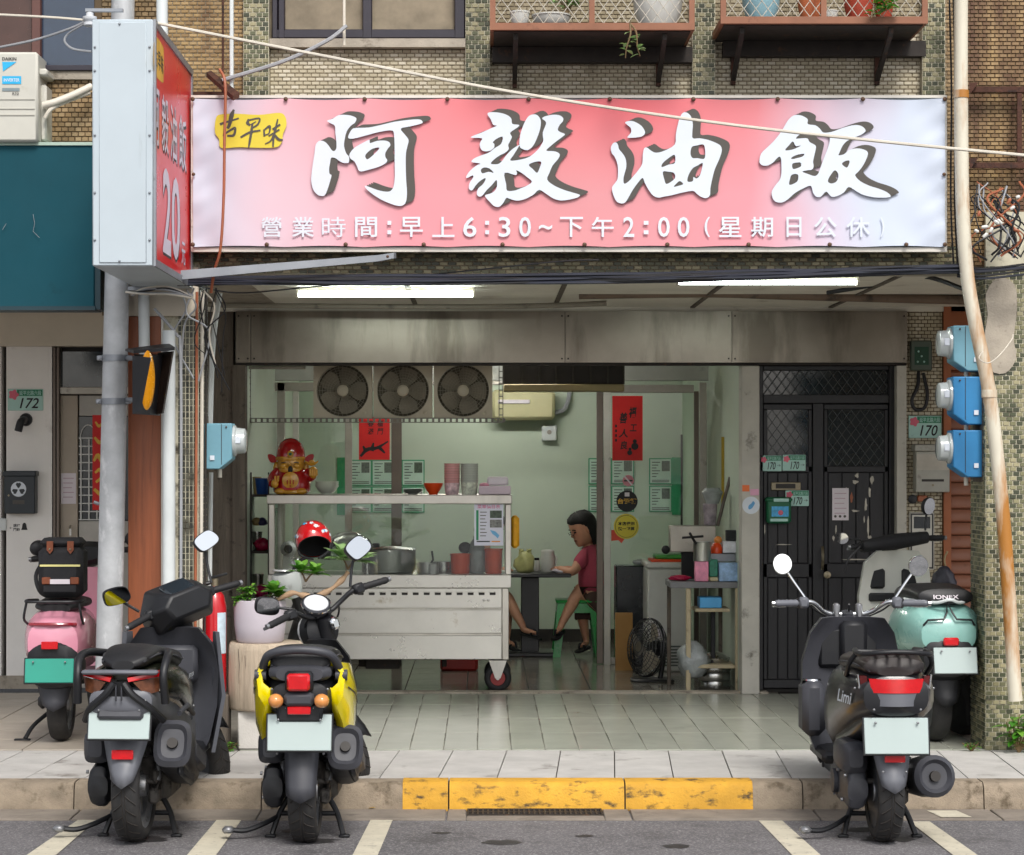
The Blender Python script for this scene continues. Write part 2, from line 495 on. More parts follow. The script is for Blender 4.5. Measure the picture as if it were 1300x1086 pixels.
m['paint_white'] = MT('road_paint','#c2bba8',0.8,var=0.1,scale=9,bump=0.2,bscale=120,dirt=('#77716a',0.58,26))
m['base_dark'] = MT('dark_skirting','#2c2825',0.6,var=0.2)
def _stainless(name,tint,rough,blot):
 mt,nt,b,out = newmat(name)
 n1 = noise(nt,1.6,5,0.6);n2 = noise(nt,60,3,0.6,stretch=(0.04,1,1))
 c = ramp(nt,n1.outputs[0],[(0.3,mul(lin(tint),0.7)),(0.7,mul(lin(tint),1.1))]).outputs[0]
 if blot:
  n4 = noise(nt,2.4,6,0.6,stretch=(1.6,1,0.3))
  c = mix(nt,ramp(nt,n4.outputs[0],[(0.5,(0,0,0)),(0.66,(blot,blot,blot))]).outputs[0],c,lin('#4c443a'))
 nt.links.new(c,b.inputs['Base Color'])
 b.inputs['Metallic'].default_value = 1.0
 mr = nt.nodes.new('ShaderNodeMapRange');mr.inputs[3].default_value = rough-0.08;mr.inputs[4].default_value = rough+0.12
 nt.links.new(n1.outputs[0],mr.inputs[0]);nt.links.new(mr.outputs[0],b.inputs['Roughness'])
 bp = nt.nodes.new('ShaderNodeBump');bp.inputs['Strength'].default_value = 0.12;bp.inputs['Distance'].default_value = 0.004
 n3 = noise(nt,2.4,3);nt.links.new(mix(nt,0.25,n3.outputs[0],n2.outputs[0]),bp.inputs['Height'])
 nt.links.new(bp.outputs[0],b.inputs['Normal'])
 return mt
m['stainless'] = _stainless('stainless_steel','#c9c6c0',0.34,0.35)
m['fascia'] = _stainless('dull_stainless_fascia','#9c9488',0.3,0.6)  # dark grease-like streaks in the colour stand in for street reflections
def struct(o): return tag(o,kind='structure')
def gnd(px,py,z=0.0):
 """photo pixel on the ground plane at height z"""
 s = (py - CY) / (EYE - z)
 return (X(px,s),YD(s))
# ------------------------------------------------------------------ ground, gutter, kerb, pavers
YK = YD(264.3)                                          # foot of the kerb
g = MB().add([(-300,-300,0),(300,-300,0),(300,300,0),(-300,300,0)],[(0,1,2,3)]).build('road',m['asphalt'],flat=True)
struct(g)
lines = [((102,1040),(125,1040),(72,1086),(35,1086)),((277,1040),(308,1040),(275,1086),(238,1086)),
         ((471,1041),(499,1041),(480,1086),(448,1086)),((963,1043),(993,1043),(1041,1086),(1005,1086)),
         ((1154,1044),(1180,1044),(1240,1086),(1209,1086))]
marks = thing('parking_markings',None,None,(0,9.5,0));marks['kind'] = 'structure'
for (a,b2,c,d) in lines:
 A,B2,C,D = gnd(*a),gnd(*b2),gnd(*c),gnd(*d)
 k = 1.0 + 1.2                                        # carried on towards the street beyond the frame
 C2 = (B2[0]+(C[0]-B2[0])*k,B2[1]+(C[1]-B2[1])*k);D2 = (A[0]+(D[0]-A[0])*k,A[1]+(D[1]-A[1])*k)
 MB().add([(*A,.004),(*B2,.004),(*C2,.004),(*D2,.004)],[(0,1,2,3)]).build('parking_line',m['paint_white'],marks,flat=True)
yb = gnd(0,1089)[1]
MB().add([(-6,yb-.1,.007),(X(262,299),yb-.1,.007),(X(262,299),yb,.007),(-6,yb,.007)],[(0,1,2,3)]).build('parking_line',m['paint_white'],marks,flat=True)
a0 = gnd(1203,1047);a1 = gnd(1242,1047)
MB().add([(a0[0],YK-.26,.013),(a1[0],YK-.26,.013),(a1[0]-.03,YK-.06,.013),(a0[0]-.03,YK-.06,.013)],[(0,1,2,3)]).build('paint_patch',m['paint_white'],marks,flat=True)
oil = MT('oil_stained_asphalt','#2b292a',.6,var=.3,scale=20,bump=.3,bscale=95)
rs = random.Random(14)
for (px,py,r_) in ((181,1066,.10),(205,1052,.07),(398,1068,.09),(372,1056,.06),(1128,1066,.10),(1092,1054,.07),(640,1070,.08),(742,1062,.04),(860,1075,.06),(560,1058,.035)):
 x0_,y0_ = gnd(px,py)
 MB().add([(x0_+r_*1.3*math.cos(a)*rs.uniform(.6,1.15),y0_+r_*.9*math.sin(a)*rs.uniform(.6,1.15),.002) for a in [2*math.pi*k/18 for k in range(18)]],[tuple(range(18))]).build('oil_stain',oil,g,flat=True)
gut = thing('gutter',None,None,(0,YK-.14,0));gut['kind'] = 'structure'
gx = [X(p,267) for p in (-330,-180,98,330,567)] + [X(800,267),X(1035,267),X(1262,267),X(1500,267),X(1700,267)]
for i in range(len(gx)-1):
 x0,x1 = gx[i]+.004,gx[i+1]-.004
 if abs(gx[i]-X(567,267)) < 1e-6:                    # this slab holds the drain grate
  for (p,q) in ((x0,X(592,267)),(X(766,267),x1)):
   MB().cbox(((p+q)/2,YK-.145,.002),(q-p,.285,.016),.004).build('gutter_slab',m['gutter'],gut)
  MB().cbox(((X(592,267)+X(766,267))/2,YK-.24,.002),(X(766,267)-X(592,267)-.004,.095,.016),.004).build('gutter_slab',m['gutter'],gut)
 else:
  MB().cbox(((x0+x1)/2,YK-.145,.002),(x1-x0,.285,.016),.004).build('gutter_slab',m['gutter'],gut)
gr = thing('drain_grate','dark steel drain grate in the gutter below the yellow kerb','drain grate',(X(680,267),YK-.09,.0))
MB().box(X(594,267),X(764,267),YK-.18,YK-.01,.0015,.003).build('pit',m['base_dark'],gr)
b = MB();b.box(X(593,267),X(765,267),YK-.188,YK-.18,.003,.014).box(X(593,267),X(765,267),YK-.012,YK-.004,.003,.014)
b.box(X(593,267),X(593,267)+.008,YK-.18,YK-.012,.003,.014).box(X(765,267)-.008,X(765,267),YK-.18,YK-.012,.003,.014)
b.build('frame',m['dark_steel'],gr)
x = X(593,267)+.022
while x < X(765,267)-.015:
 MB().box(x,x+.009,YK-.18,YK-.012,.003,.012).build('bar',m['dark_steel'],gr);x += .0245
MB().box(X(594,267),X(764,267),YK-.1,YK-.09,.002,.011).build('cross_bar',m['dark_steel'],gr)
kerb = thing('kerb',None,None,(0,YK,0));kerb['kind'] = 'structure'
prof = [(0,0),(.012,.105),(.03,.13),(.05,FLOOR),(.16,FLOOR),(.16,0)]
kx = [X(p,262) for p in (-360,-140,98,334,570,792,1016,1244,1480)]
def kerb_piece(name,x0,x1,mat,d=0.0,parent=None,j=0.0):
 rings = []
 nseg = max(2,int((x1-x0)/.06))
 for i in range(nseg+1):
  xx = x0+(x1-x0)*i/nseg
  rings.append([Vector((xx,YK+p[0]-d+random.uniform(-j,j)*(p[1] > .02 and p[0] < .1),p[1]+(d if p[1] > .1 else 0)+random.uniform(-j,j)*(p[1] > .02 and p[0] < .1))) for p in prof])
 return MB().loft(rings).build(name,mat,parent,sharp=50)
for i in range(len(kx)-1):
 kerb_piece('kerb_stone',kx[i]+.003,kx[i+1]-.003,m['kerb'],0,kerb,.0016)
def _yellow():
 mt = MT('worn_yellow_kerb_paint','#c4932c',0.75,var=0.2,scale=5,bump=0.4,bscale=90,dirt=('#4a3b24',0.535,13,(1,1,2)))
 return mt
m['kerb_yellow'] = _yellow()
for (p,q) in ((512,569),(571,791),(793,953)):
 kerb_piece('yellow_paint',X(p,262),X(q,262),m['kerb_yellow'],.0035,kerb,.001)
side = thing('sidewalk',None,None,(0,YK+.6,0));side['kind'] = 'structure'
MB().box(-5,5,YK+.161,YF+.01,-.05,FLOOR-.012).build('paver_bed',m['grout'],side)
y0,y1 = YK+.166,YF-.012
wp = .2873
base = X(779,258)
sh = .030
for i in range(-16,15):
 xa,xb2 = base+i*wp+.003,base+(i+1)*wp-.003
 cuts = [(y0,y1)] if xa > X(120,250) else [(y0,(y0+y1)/2-.004),((y0+y1)/2+.004,y1)]
 for (p,q) in cuts:
  s0,s1 = sh*(p-y0)/(y1-y0)*2,sh*(q-y0)/(y1-y0)*2
  dz = random.uniform(-.0015,.0015)
  b = MB().add([(xa+s0,p,FLOOR-.03),(xb2+s0,p,FLOOR-.03),(xb2+s1,q,FLOOR-.03),(xa+s1,q,FLOOR-.03),
                      (xa+s0,p,FLOOR+dz),(xb2+s0,p,FLOOR+dz),(xb2+s1,q,FLOOR+dz),(xa+s1,q,FLOOR+dz)],
                     [(4,5,6,7),(0,1,5,4),(1,2,6,5),(2,3,7,6),(3,0,4,7)])
  b.build('paver',m['paver'],side,flat=True)
# ------------------------------------------------------------------ arcade and shop floors
arc = thing('arcade_floor',None,None,(0,13.2,0));arc['kind'] = 'structure'
MB().box(-6,6,YF+.011,YB-.02,-.05,FLOOR-.006).build('floor_bed',m['joint'],arc)
tw,tl = .1822,.735
def tile_mesh(w,l,mat):
 return MB().cbox((0,0,0),(w,l,.02),.002).build('floor_tile',mat,arc,local=True)
src = None
x = X(477,236)-tw*4
i = 0
while x < 2.66:
 if x > -1.62:
  yy = YF+.014;r = 0
  while yy < YB-.03:
   l = min(tl,YB-.022-yy)
   if src is None or l != src[1]:
    o = tile_mesh(tw-.004,l-.004,m['ctile'])
    if src is None: src = (o,l)
   else:
    o = src[0].copy();COL.objects.link(o)
   o.location = Vector((x+tw/2,yy+l/2,FLOOR-.008+random.uniform(-.0006,.0006)))-Vector((0,13.2,0))
   yy += l;r += 1
 x += tw
srcb = None
for ix in range(7):
 for iy in range(7):
  xx = -1.64-(ix+1)*.42;yy = YF+.014+iy*.42
  if srcb is None:
   srcb = MB().cbox((0,0,0),(.414,.414,.02),.002).build('beige_floor_tile',m['btile'],arc,local=True);o = srcb
  else:
   o = srcb.copy();COL.objects.link(o)
  o.location = Vector((xx+.21,yy+.21,FLOOR-.008))-Vector((0,13.2,0))
for ix in range(8):
 for iy in range(7):
  o = srcb.copy();COL.objects.link(o)
  o.location = Vector((2.68+.21+ix*.42,YF+.014+iy*.42+.21,FLOOR-.008))-Vector((0,13.2,0))
shopf = thing('shop_floor',None,None,(0,16.5,0));shopf['kind'] = 'structure'
MB().box(-1.9,1.9,YB+.12,YW+.1,-.05,FLOOR-.006).build('floor_bed',m['grout'],shopf)
MB().cbox((.05,YB+.05,FLOOR-.004),(3.7,.13,.03),.005).build('threshold',m['concrete'],shopf)
srci = None
for ix in range(9):
 for iy in range(11):
  xx,yy = -1.8+ix*.42,YB+.122+iy*.42
  if yy+.2 > YW: continue
  if srci is None:
   srci = MB().cbox((0,0,0),(.415,.415,.02),.0015).build('floor_tile',m['itile'],shopf,local=True);o = srci
  else:
   o = srci.copy();COL.objects.link(o)
  o.location = Vector((xx+.21,yy+.21,FLOOR-.008))-Vector((0,16.5,0))
# ------------------------------------------------------------------ building shell
def tiles(parent,name,x0,x1,z0,z1,y,mat,tw=.0445,th=.0215,gap=.0042,bond=True,side=None,dep=.005):
 """one mesh of separate mosaic tiles on a wall facing -y (or on a side face: side = +1 / -1 facing +x / -x, then x0,x1 are y-values and y is the x of the wall)"""
 b = MB();r = 0
 z = z0
 while z < z1-.004:
  zz = min(z+th-gap,z1)
  x = x0-(tw/2 if (bond and r % 2) else 0)
  while x < x1-.003:
   a,c = max(x,x0),min(x+tw-gap,x1)
   if c-a > .006:
    e = .0016;d = dep+random.uniform(-.0008,.0008)
    if side is None:
     vs = [(a,y,z),(c,y,z),(c,y,zz),(a,y,zz),(a+e,y-d,z+e),(c-e,y-d,z+e),(c-e,y-d,zz-e),(a+e,y-d,zz-e)]
    else:
     vs = [(y,a,z),(y,c,z),(y,c,zz),(y,a,zz),(y+side*d,a+e,z+e),(y+side*d,c-e,z+e),(y+side*d,c-e,zz-e),(y+side*d,a+e,zz-e)]
    b.add(vs,[(4,5,6,7),(0,1,5,4),(1,2,6,5),(2,3,7,6),(3,0,4,7)])
   x += tw
  z += th;r += 1
 o = b.build(name,mat,parent,flat=True,fix=side is not None)
 o['kind'] = 'stuff'
 return o
CEIL = 2.72
TOP = 5.2
house = thing('shophouse','old tiled shophouse with cream mosaic bays, green pilasters and an open arcade','building',(.5,YF,FLOOR))
# upper wall and pilasters
MB().box(X(205,SF),X(1228,SF),YF+.06,YF+.3,CEIL-.02,TOP).build('wall',m['cmortar'],house)
MB().box(X(1228,SF),5.6,YF+.05,YF+.3,Z(338,SF),TOP).build('wall',m['dmortar'],house)
bays = [(342,592,60,122,'cream_tile'),(622,882,38,122,'cream_tile'),(908,1172,34,122,'cream_tile')]
for (a,b2,t,bt,mt) in bays:
 tiles(house,'bay_tiles',X(a,SF),X(b2,SF),Z(bt+4,SF),Z(t,SF),YF+.06,m[mt])
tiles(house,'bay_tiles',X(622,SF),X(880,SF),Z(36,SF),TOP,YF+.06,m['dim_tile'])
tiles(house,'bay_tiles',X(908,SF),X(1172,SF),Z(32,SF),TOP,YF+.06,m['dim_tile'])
tiles(house,'bay_tiles',X(207,SF),X(310,SF),Z(126,SF),TOP,YF+.06,m['rust_tile'])
tiles(house,'wall_tiles',X(1229,SF),4.2,Z(336,SF),TOP,YF+.05,m['rust_tile'])
tiles(house,'beam_tiles',X(242,SF),X(1228,SF),Z(346,SF),Z(312,SF),YF+.06,m['green_tile'],bond=True)
tiles(house,'beam_tiles',X(1200,SF),X(1228,SF),Z(312,SF),TOP,YF+.06,m['brown_tile'])
for (a,b2) in ((309,341),(591,622),(879,908),(1171,1200)):
 o = MB().box(X(a,SF),X(b2,SF),YF,YF+.07,Z(126,SF),TOP).build('pilaster',m['gmortar'],house)
 t = tiles(house,'pilaster_tiles',X(a,SF)+.002,X(b2,SF)-.002,Z(126,SF),TOP,YF,m['green_tile'],tw=.034,th=.0245,bond=True)
# slab above arcade and rooms
MB().box(-6,6,YF+.3,YW+.4,CEIL+.02,TOP-.01).build('floor_slab',m['concrete'],house)
MB().box(X(205,SF),6,YF+.06,YF+.3,CEIL-.022,CEIL-.021).build('beam_underside',m['concrete'],house)
for i in range(5):
 for j in range(2):
  xa = X(290,SF)+i*.92;ya = YF+.31+j*1.3
  MB().cbox((xa+.458,ya+.648,CEIL+.008),(.912,1.292,.02),.003).build('ceiling_panel',m['ceiling'],house)
for i in range(1,5):
 MB().box(X(290,SF)+i*.92-.016,X(290,SF)+i*.92+.012,YF+.31,YB-.02,CEIL-.012,CEIL-.002).build('ceiling_batten',m['old_wood'],house)
MB().box(-1.9,4,YB-.03,YB+.02,Z(396,SB),CEIL+.018).build('lintel',m['ceiling'],house)
# left column between the two houses
cxa,cxb = X(165,SF),X(252,SF)
MB().box(cxa,cxb,YF+.012,YF+.37,0,CEIL+.02).build('tiled_column',m['gmortar'],house)
tiles(house,'column_tiles',X(226,SF),cxb-.002,FLOOR,CEIL-.05,YF+.012,m['dark_tile'],tw=.0205,th=.033,gap=.0045,bond=False)
tiles(house,'column_tiles',YF+.02,YF+.36,FLOOR,CEIL-.05,cxb,m['dark_tile'],tw=.0205,th=.033,gap=.0045,bond=False,side=1)
MB().cbox(((X(163,SF)+X(205,SF))/2,YF,(FLOOR+Z(402,SF))/2),(X(205,SF)-X(163,SF),.024,Z(402,SF)-FLOOR),.003).build('wood_panel',m['brown_panel'],house)
MB().cbox((X(206.5,SF),YF-.002,(FLOOR+Z(402,SF))/2),(.014,.03,Z(402,SF)-FLOOR),.003).build('panel_edge',m['alu_white'],house)
MB().box(cxa-.02,cxb,YF-.01,YF+.1,Z(402,SF)+.002,CEIL).build('column_head',m['cream_plaster'],house)
# right column
rxa = X(1252,SF)
MB().box(rxa,3.3,YF+.012,YF+.37,0,CEIL+.3).build('tiled_column',m['gmortar'],house)
tiles(house,'column_tiles',rxa+.002,3.0,FLOOR,Z(338,SF),YF+.012,m['green_tile'],tw=.0365,th=.0245)
tiles(house,'column_tiles',YF+.016,YF+.366,FLOOR,Z(338,SF),rxa,m['green_tile'],tw=.0365,th=.0245,side=-1)
# bare render patch on the right column
pp = smooth_poly([(1252,372),(1268,352),(1288,362),(1291,392),(1287,430),(1290,455),(1276,474),(1256,468),(1250,430),(1254,400)],3)
MB().prism([(X(a,SF),Z(b2,SF)) for a,b2 in pp][::-1],YF-.002,YF+.012).build('render_patch',m['concrete'],house,sharp=60)
# shop front: stainless fascia
fx = [300,319.5,717,928,1150]
for i in range(4):
 a,b2 = X(fx[i],SB)+.002,X(fx[i+1],SB)-.002
 bb = MB();n = 10
 rings = []
 for k in range(n+1):
  xx = a+(b2-a)*k/n
  w = .003*math.sin(k*1.7+i)
  rings.append([Vector((xx,YB-.05+w,Z(461,SB))),Vector((xx,YB-.055-w,Z(428,SB))),Vector((xx,YB-.05+w*.5,Z(396,SB))),Vector((xx,YB-.03,Z(396,SB))),Vector((xx,YB-.03,Z(461,SB)))])
 o = bb.loft(rings).build('fascia_panel',m['fascia'],house,sharp=30)
 for (px,py) in ((fx[i]+4,402),(fx[i]+4,456),(fx[i+1]-4,402),(fx[i+1]-4,456)):
  MB().ball((X(px,SB),YB-.053,Z(py,SB)),.006,8,6).build('rivet',m['dark_steel'],o)
MB().box(X(300,SB),X(1150,SB),YB-.028,YB+.09,Z(464,SB),Z(461.5,SB)).build('fascia_lip',m['dark_steel'],house)
MB().box(X(300,SB),X(1150,SB),YB-.028,YB+.09,Z(461,SB),CEIL+.018).build('fascia_beam',m['old_wood'],house)
# posts and pillars of the shop front
MB().box(X(296,SB),X(312,SB),YB-.04,YB+.1,FLOOR,Z(464,SB)-.001).build('door_post',m['old_wood'],house)
MB().box(-2.2,X(296,SB),YB+.0,YB+.1,FLOOR,CEIL+.018).build('dark_wall',m['old_wood'],house)
MB().cbox(((X(940,SB)+X(963,SB))/2,YB+.02,(FLOOR+Z(465,SB))/2),(X(963,SB)-X(940,SB),.16,Z(465,SB)-FLOOR),.006).build('pillar',m['pillar'],house)
MB().box(X(1137,SB),X(1149,SB),YB-.05,YB+.1,FLOOR,Z(465,SB)).build('door_jamb',m['pillar'],house)
MB().box(X(1149,SB),X(1197,SB),YB-.0,YB+.15,FLOOR,CEIL+.018).build('meter_wall',m['dmortar'],house)
tiles(house,'meter_wall_tiles',X(1150,SB),X(1196,SB),FLOOR,CEIL,YB,m['cream_tile'],tw=.042,th=.0245)
MB().box(X(1197,SB),X(1206,SB),YB-.04,YB+.1,FLOOR,CEIL+.018).build('shutter_jamb',m['brick_paint'],house)
MB().box(X(1206,SB),6,YB-.03,YB+.1,Z(470,SB),CEIL+.018).build('shutter_head',m['brick_paint'],house)
sh_ = thing('roller_shutter','closed brown roller shutter between the tiled meter wall and green column','roller shutter',(X(1260,SB),YB,FLOOR))
z = FLOOR
while z < Z(471,SB):
 x0,x1 = X(1206,SB),X(1206,SB)+.95
 z1 = min(z+.086,Z(470,SB))
 pr = [(YB+.0,z+.002),(YB-.016,z+.012),(YB-.02,z+.03),(YB-.006,z1-.006),(YB+.0,z1),(YB+.012,z1),(YB+.012,z+.002)]
 MB().loft([[Vector((xx,p[0],p[1])) for p in pr] for xx in (x0,x1)]).build('slat',m['shutter'],sh_,sharp=30)
 z += .088
# rooms
MB().box(-1.9,X(940,SB)-.002,YW,YW+.12,FLOOR,CEIL+.02).build('room_wall',m['green_wall'],house)
MB().box(-1.72,-1.6,YB+.1,YW,FLOOR-.01,CEIL+.02).build('room_wall',m['green_wall'],house)
MB().box(X(940,SB),X(940,SB)+.12,YB+.1,YW+.12,FLOOR-.01,CEIL+.02).build('room_wall',m['green_wall'],house)
MB().box(-1.6,X(940,SB),YB+.1,YW,2.62,2.64).build('room_ceiling',m['ceiling'],house)
MB().box(-1.6,X(940,SB)-.004,YW-.015,YW-.001,FLOOR,FLOOR+.11).build('skirting',m['base_dark'],house)
MB().box(X(962,SB)+.002,6,YB+.15,YB+.25,-.05,CEIL+.02).build('closing_wall',m['base_dark'],house)
# neighbouring house on the left
nb = thing('neighbour_house','white plastered house front numbered 172 beside the shop','building',(-3,YF,FLOOR))
SN = 186.0;YN = YD(SN)
MB().box(X(8,SN),X(66,SN),YN,YN+.2,FLOOR,Z(440,SN)).build('white_wall',m['white_wall'],nb)
MB().box(-6,X(8,SN)-.035,YN,YN+.2,FLOOR,Z(440,SN)).build('white_wall',m['white_wall'],nb)
MB().box(X(8,SN)-.035,X(8,SN),YN+.1,YN+.2,FLOOR,Z(440,SN)).build('dark_gap',m['base_dark'],nb)
MB().box(-6,X(250,SN),YN-.05,YN+.2,Z(440,SN),CEIL+.02).build('white_beam',m['cream_plaster'],nb)
MB().box(X(205,SN),X(250,SN),YN,YN+.2,FLOOR,Z(440,SN)).build('white_wall',m['white_wall'],nb)
MB().box(-6,X(66,SN),YN-.012,YN-.001,FLOOR,FLOOR+.09).build('skirting',m['concrete'],nb)
MB().box(-6,cxa,YF+.3,YN,CEIL-.02,CEIL+.018).build('arcade_ceiling',m['white_wall'],nb)
MB().box(-6,X(127,SF),YF+.05,YF+.3,CEIL-.04,TOP).build('wall',m['dmortar'],nb)
MB().box(X(127,SF),X(205,SF),YF+.062,YF+.3,CEIL-.04,TOP).build('wall',m['dmortar'],nb)
tiles(nb,'wall_tiles',X(-60,SF),X(127,SF),Z(190,SF),Z(100,SF),YF+.05,m['brown_tile'],tw=.036,th=.026)
tiles(nb,'wall_tiles',X(127,SF),X(205,SF),Z(400,SF),TOP,YF+.062,m['brown_tile'],tw=.036,th=.026)
# its upper windows: dark blue panes in a brown frame
w = thing('window','dark blue window with brown frame above the air conditioner','window',(X(60,SF),YF,Z(100,SF)))
MB().box(X(-80,SF),X(118,SF),YF+.02,YF+.05,Z(100,SF),Z(88,SF)).build('sill',m['concrete'],w)
MB().box(X(-80,SF),X(40,SF),YF+.035,YF+.05,Z(87,SF),TOP).build('pane',MT('brown_curtained_glass','#4a332c',.25,var=.15),w)
MB().box(X(52,SF),X(118,SF),YF+.035,YF+.05,Z(87,SF),TOP).build('pane',m['glass_blue'],w)
MB().cbox((X(46,SF),YF+.02,(Z(88,SF)+TOP)/2),(.05,.05,TOP-Z(88,SF)),.004).build('frame',MT('reddish_brown_frame','#5c3a33',.5),w)
MB().cbox((X(20,SF),YF+.025,Z(86,SF)),(.95,.04,.03),.004).build('frame',m['dark_frame'],w)
# door of the neighbouring house
d = thing('house_door','beige metal door with white lattice window of house 172','door',(X(100,SN),YN,FLOOR))
al = m['alu_brown']
MB().box(X(66,SN),X(205,SN),YN+.1,YN+.14,FLOOR,Z(440,SN)).build('backing',m['base_dark'],d)
for px in (67.5,72): MB().cbox((X(px,SN)+.008,YN+.04,(FLOOR+Z(441,SN))/2),(.02,.09,Z(441,SN)-FLOOR),.003).build('jamb',al,d)
MB().cbox((X(140,SN),YN+.05,Z(496,SN)),(.7,.06,.05),.004).build('transom',m['alu'],d)
MB().box(X(74,SN),X(200,SN),YN+.06,YN+.065,Z(492,SN),Z(446,SN)).build('transom_pane',m['glass_dark'],d)
bg_ = MT('beige_door_sheet','#a5998a',.5,var=.08)
MB().cbox(((X(75,SN)+X(97,SN))/2,YN+.06,(FLOOR+Z(502,SN))/2),(X(97,SN)-X(75,SN),.03,Z(502,SN)-FLOOR),.003).build('door_stile',bg_,d)
MB().cbox((X(150,SN),YN+.06,(Z(502,SN)+Z(528,SN))/2),(X(200,SN)-X(98,SN),.03,Z(502,SN)-Z(528,SN)),.003).build('door_rail',MT('grey_door_sheet','#aaa69f',.5),d)
MB().cbox((X(150,SN),YN+.06,(FLOOR+Z(662,SN))/2),(X(200,SN)-X(97,SN),.03,Z(662,SN)-FLOOR),.003).build('door_panel',MT('grey_door_sheet','#aaa69f',.5),d)
MB().box(X(98,SN),X(200,SN),YN+.075,YN+.08,Z(661,SN),Z(529,SN)).build('pane',m['glass_dark'],d)
gm = MT('white_lattice','#c9c9c6',.5)
for i in range(5):
 MB().box(X(100+i*10.2,SN),X(101.6+i*10.2,SN),YN+.055,YN+.07,Z(661,SN),Z(558,SN)).build('lattice_bar',gm,d)
for k in range(11):
 MB().box(X(98,SN),X(150,SN),YN+.056,YN+.069,Z(661-k*10.4,SN),Z(659.6-k*10.4,SN)).build('lattice_bar',gm,d)
for i in (0,1):
 c = X(110+i*20.4,SN);pts = [W(0,0,1)]*0
 pts = [(c+sg*X(10.2+CX,SN)*math.cos(t),YN+.062,Z(558,SN)+.1*math.sin(t)) for sg in (1,) for t in [math.pi*j/10 for j in range(11)]]
 MB().tube(pts,.004,6).build('lattice_arch',gm,d)
MB().tube([(X(89,SN),YN+.02,Z(668,SN)),(X(90,SN),YN-.02,Z(672,SN)),(X(90,SN),YN-.02,Z(680,SN))],.008,8).build('handle',m['stainless'],d)
# ------------------------------------------------------------------ banner and signs
m['sign_white'] = MT('white_sign_metal','#b4bfc6',0.4,var=0.05,scale=2,dirt=('#98a0a4',0.6,3,(3,3,.35)))
m['print_white'] = MT('white_print','#d3dae3',0.5,var=0.03)
m['print_grey'] = MT('grey_print','#4b4742',0.55,var=0.05)
m['print_dark'] = MT('dark_print','#2b2a2c',0.6,var=0.1)
m['print_black'] = MT('black_print','#101012',0.6,var=0.1)
m['print_yellow'] = MT('yellow_print','#d6c53a',0.55,var=0.06)
m['print_red'] = MT('red_sign_face','#e01f26',0.3,var=0.05,scale=2)
m['gold'] = MT('gold_print','#d6a52a',0.4,var=0.15)
m['red_paper'] = MT('red_paper','#c81714',0.6,var=0.08)
m['teal'] = MT('teal_sign_board','#0f4652',0.75,spec=.25,var=0.1,scale=2,dirt=('#0b3641',0.6,3))
m['screw'] = MT('rusty_screw','#5c4536',0.6,metal=0.4,var=0.3,scale=60)
m['cable'] = MT('black_cable','#18181c',0.5,var=0.2)
m['cable_blue'] = MT('blue_black_cable','#1e2230',0.5,var=0.2)
m['cable_white'] = MT('white_cable','#cfc8ba',0.5,var=0.1)
m['cable_grey'] = MT('grey_cable','#9a9ca0',0.5,var=0.1)
m['copper'] = MT('brown_conduit','#9c5a3c',0.5,var=0.15)
m['pvc'] = MT('pale_pvc','#cdd2d2',0.45,var=0.06,dirt=('#9a9788',0.66,6))
m['pvc_stained'] = MT('stained_pvc','#d3cdbb',0.5,var=0.08,scale=3,dirt=('#a8702c',0.46,1.6,(2.5,1,.5)))
m['pole'] = MT('weathered_steel_pole','#b4b6b8',0.6,metal=0.25,var=0.14,scale=10,bump=0.1,bscale=40,dirt=('#d6d7d8',0.58,9,(1,1,.5)))
def brush(strokes):
 """calligraphy: strokes of (x, y, width) -> list of closed polygons"""
 out = []
 for st in strokes:
  P = spline([(p[0],p[1],0) for p in st],5) if len(st) > 2 else [Vector((p[0],p[1],0)) for p in st]
  n = len(P);wd = []
  for i in range(n):
   t = i*(len(st)-1)/max(1,n-1);k = min(int(t),len(st)-2);fr = t-k
   wd.append(st[k][2]*(1-fr)+st[k+1][2]*fr)
  L = [];Rr = []
  for i in range(n):
   d = (P[min(i+1,n-1)]-P[max(i-1,0)])
   d = d.normalized() if d.length > 0 else Vector((1,0,0))
   nn = Vector((-d.y,d.x,0))*wd[i]/2
   ext = d*wd[i]*0.3*((i == n-1)-(i == 0))
   L.append((P[i]+nn+ext).xy);Rr.append((P[i]-nn+ext).xy)
  out.append([tuple(p) for p in L]+[tuple(p) for p in Rr[::-1]])
 return out
G1 = dict(o=(390,130),k=7.647,c=[
 [[(195,185),(250,165),(310,130),(400,130),(455,145),(480,165),(465,205),(425,235),(385,290),(365,370),(360,430),(380,500),(408,535),(405,590),(380,595),(340,590),(300,565),(270,545),(235,545),(225,590),(215,650),(220,700),(238,712),(225,770),(200,850),(175,905),(140,915),(100,900),(60,850),(42,770),(45,700),(60,590),(75,490),(85,420),(110,385),(140,378),(175,390),(210,425),(240,470),(265,478),(285,450),(285,380),(275,300),(270,235),(230,210)],
  [(400,350),(410,310),(440,265),(480,255),(600,250),(720,225),(850,195),(1000,175),(1090,172),(1118,190),(1110,212),(1000,240),(910,262),(950,320),(985,370),(975,430),(960,500),(958,620),(962,760),(970,880),(960,970),(930,1005),(880,1010),(800,985),(720,950),(640,900),(580,850),(560,815),(600,825),(680,855),(760,872),(810,865),(840,820),(852,720),(850,600),(850,450),(845,330),(825,280),(720,290),(600,320),(490,350),(430,360)],
  [(410,520),(430,480),(470,440),(540,400),(605,370),(612,402),(680,380),(760,378),(800,395),(808,425),(785,455),(760,500),(762,540),(778,565),(765,595),(700,630),(600,660),(540,675),(505,670),(485,625),(460,580),(425,555)],
  [(565,525),(590,490),(640,455),(700,445),(690,470),(650,510),(610,545),(580,558)]]])
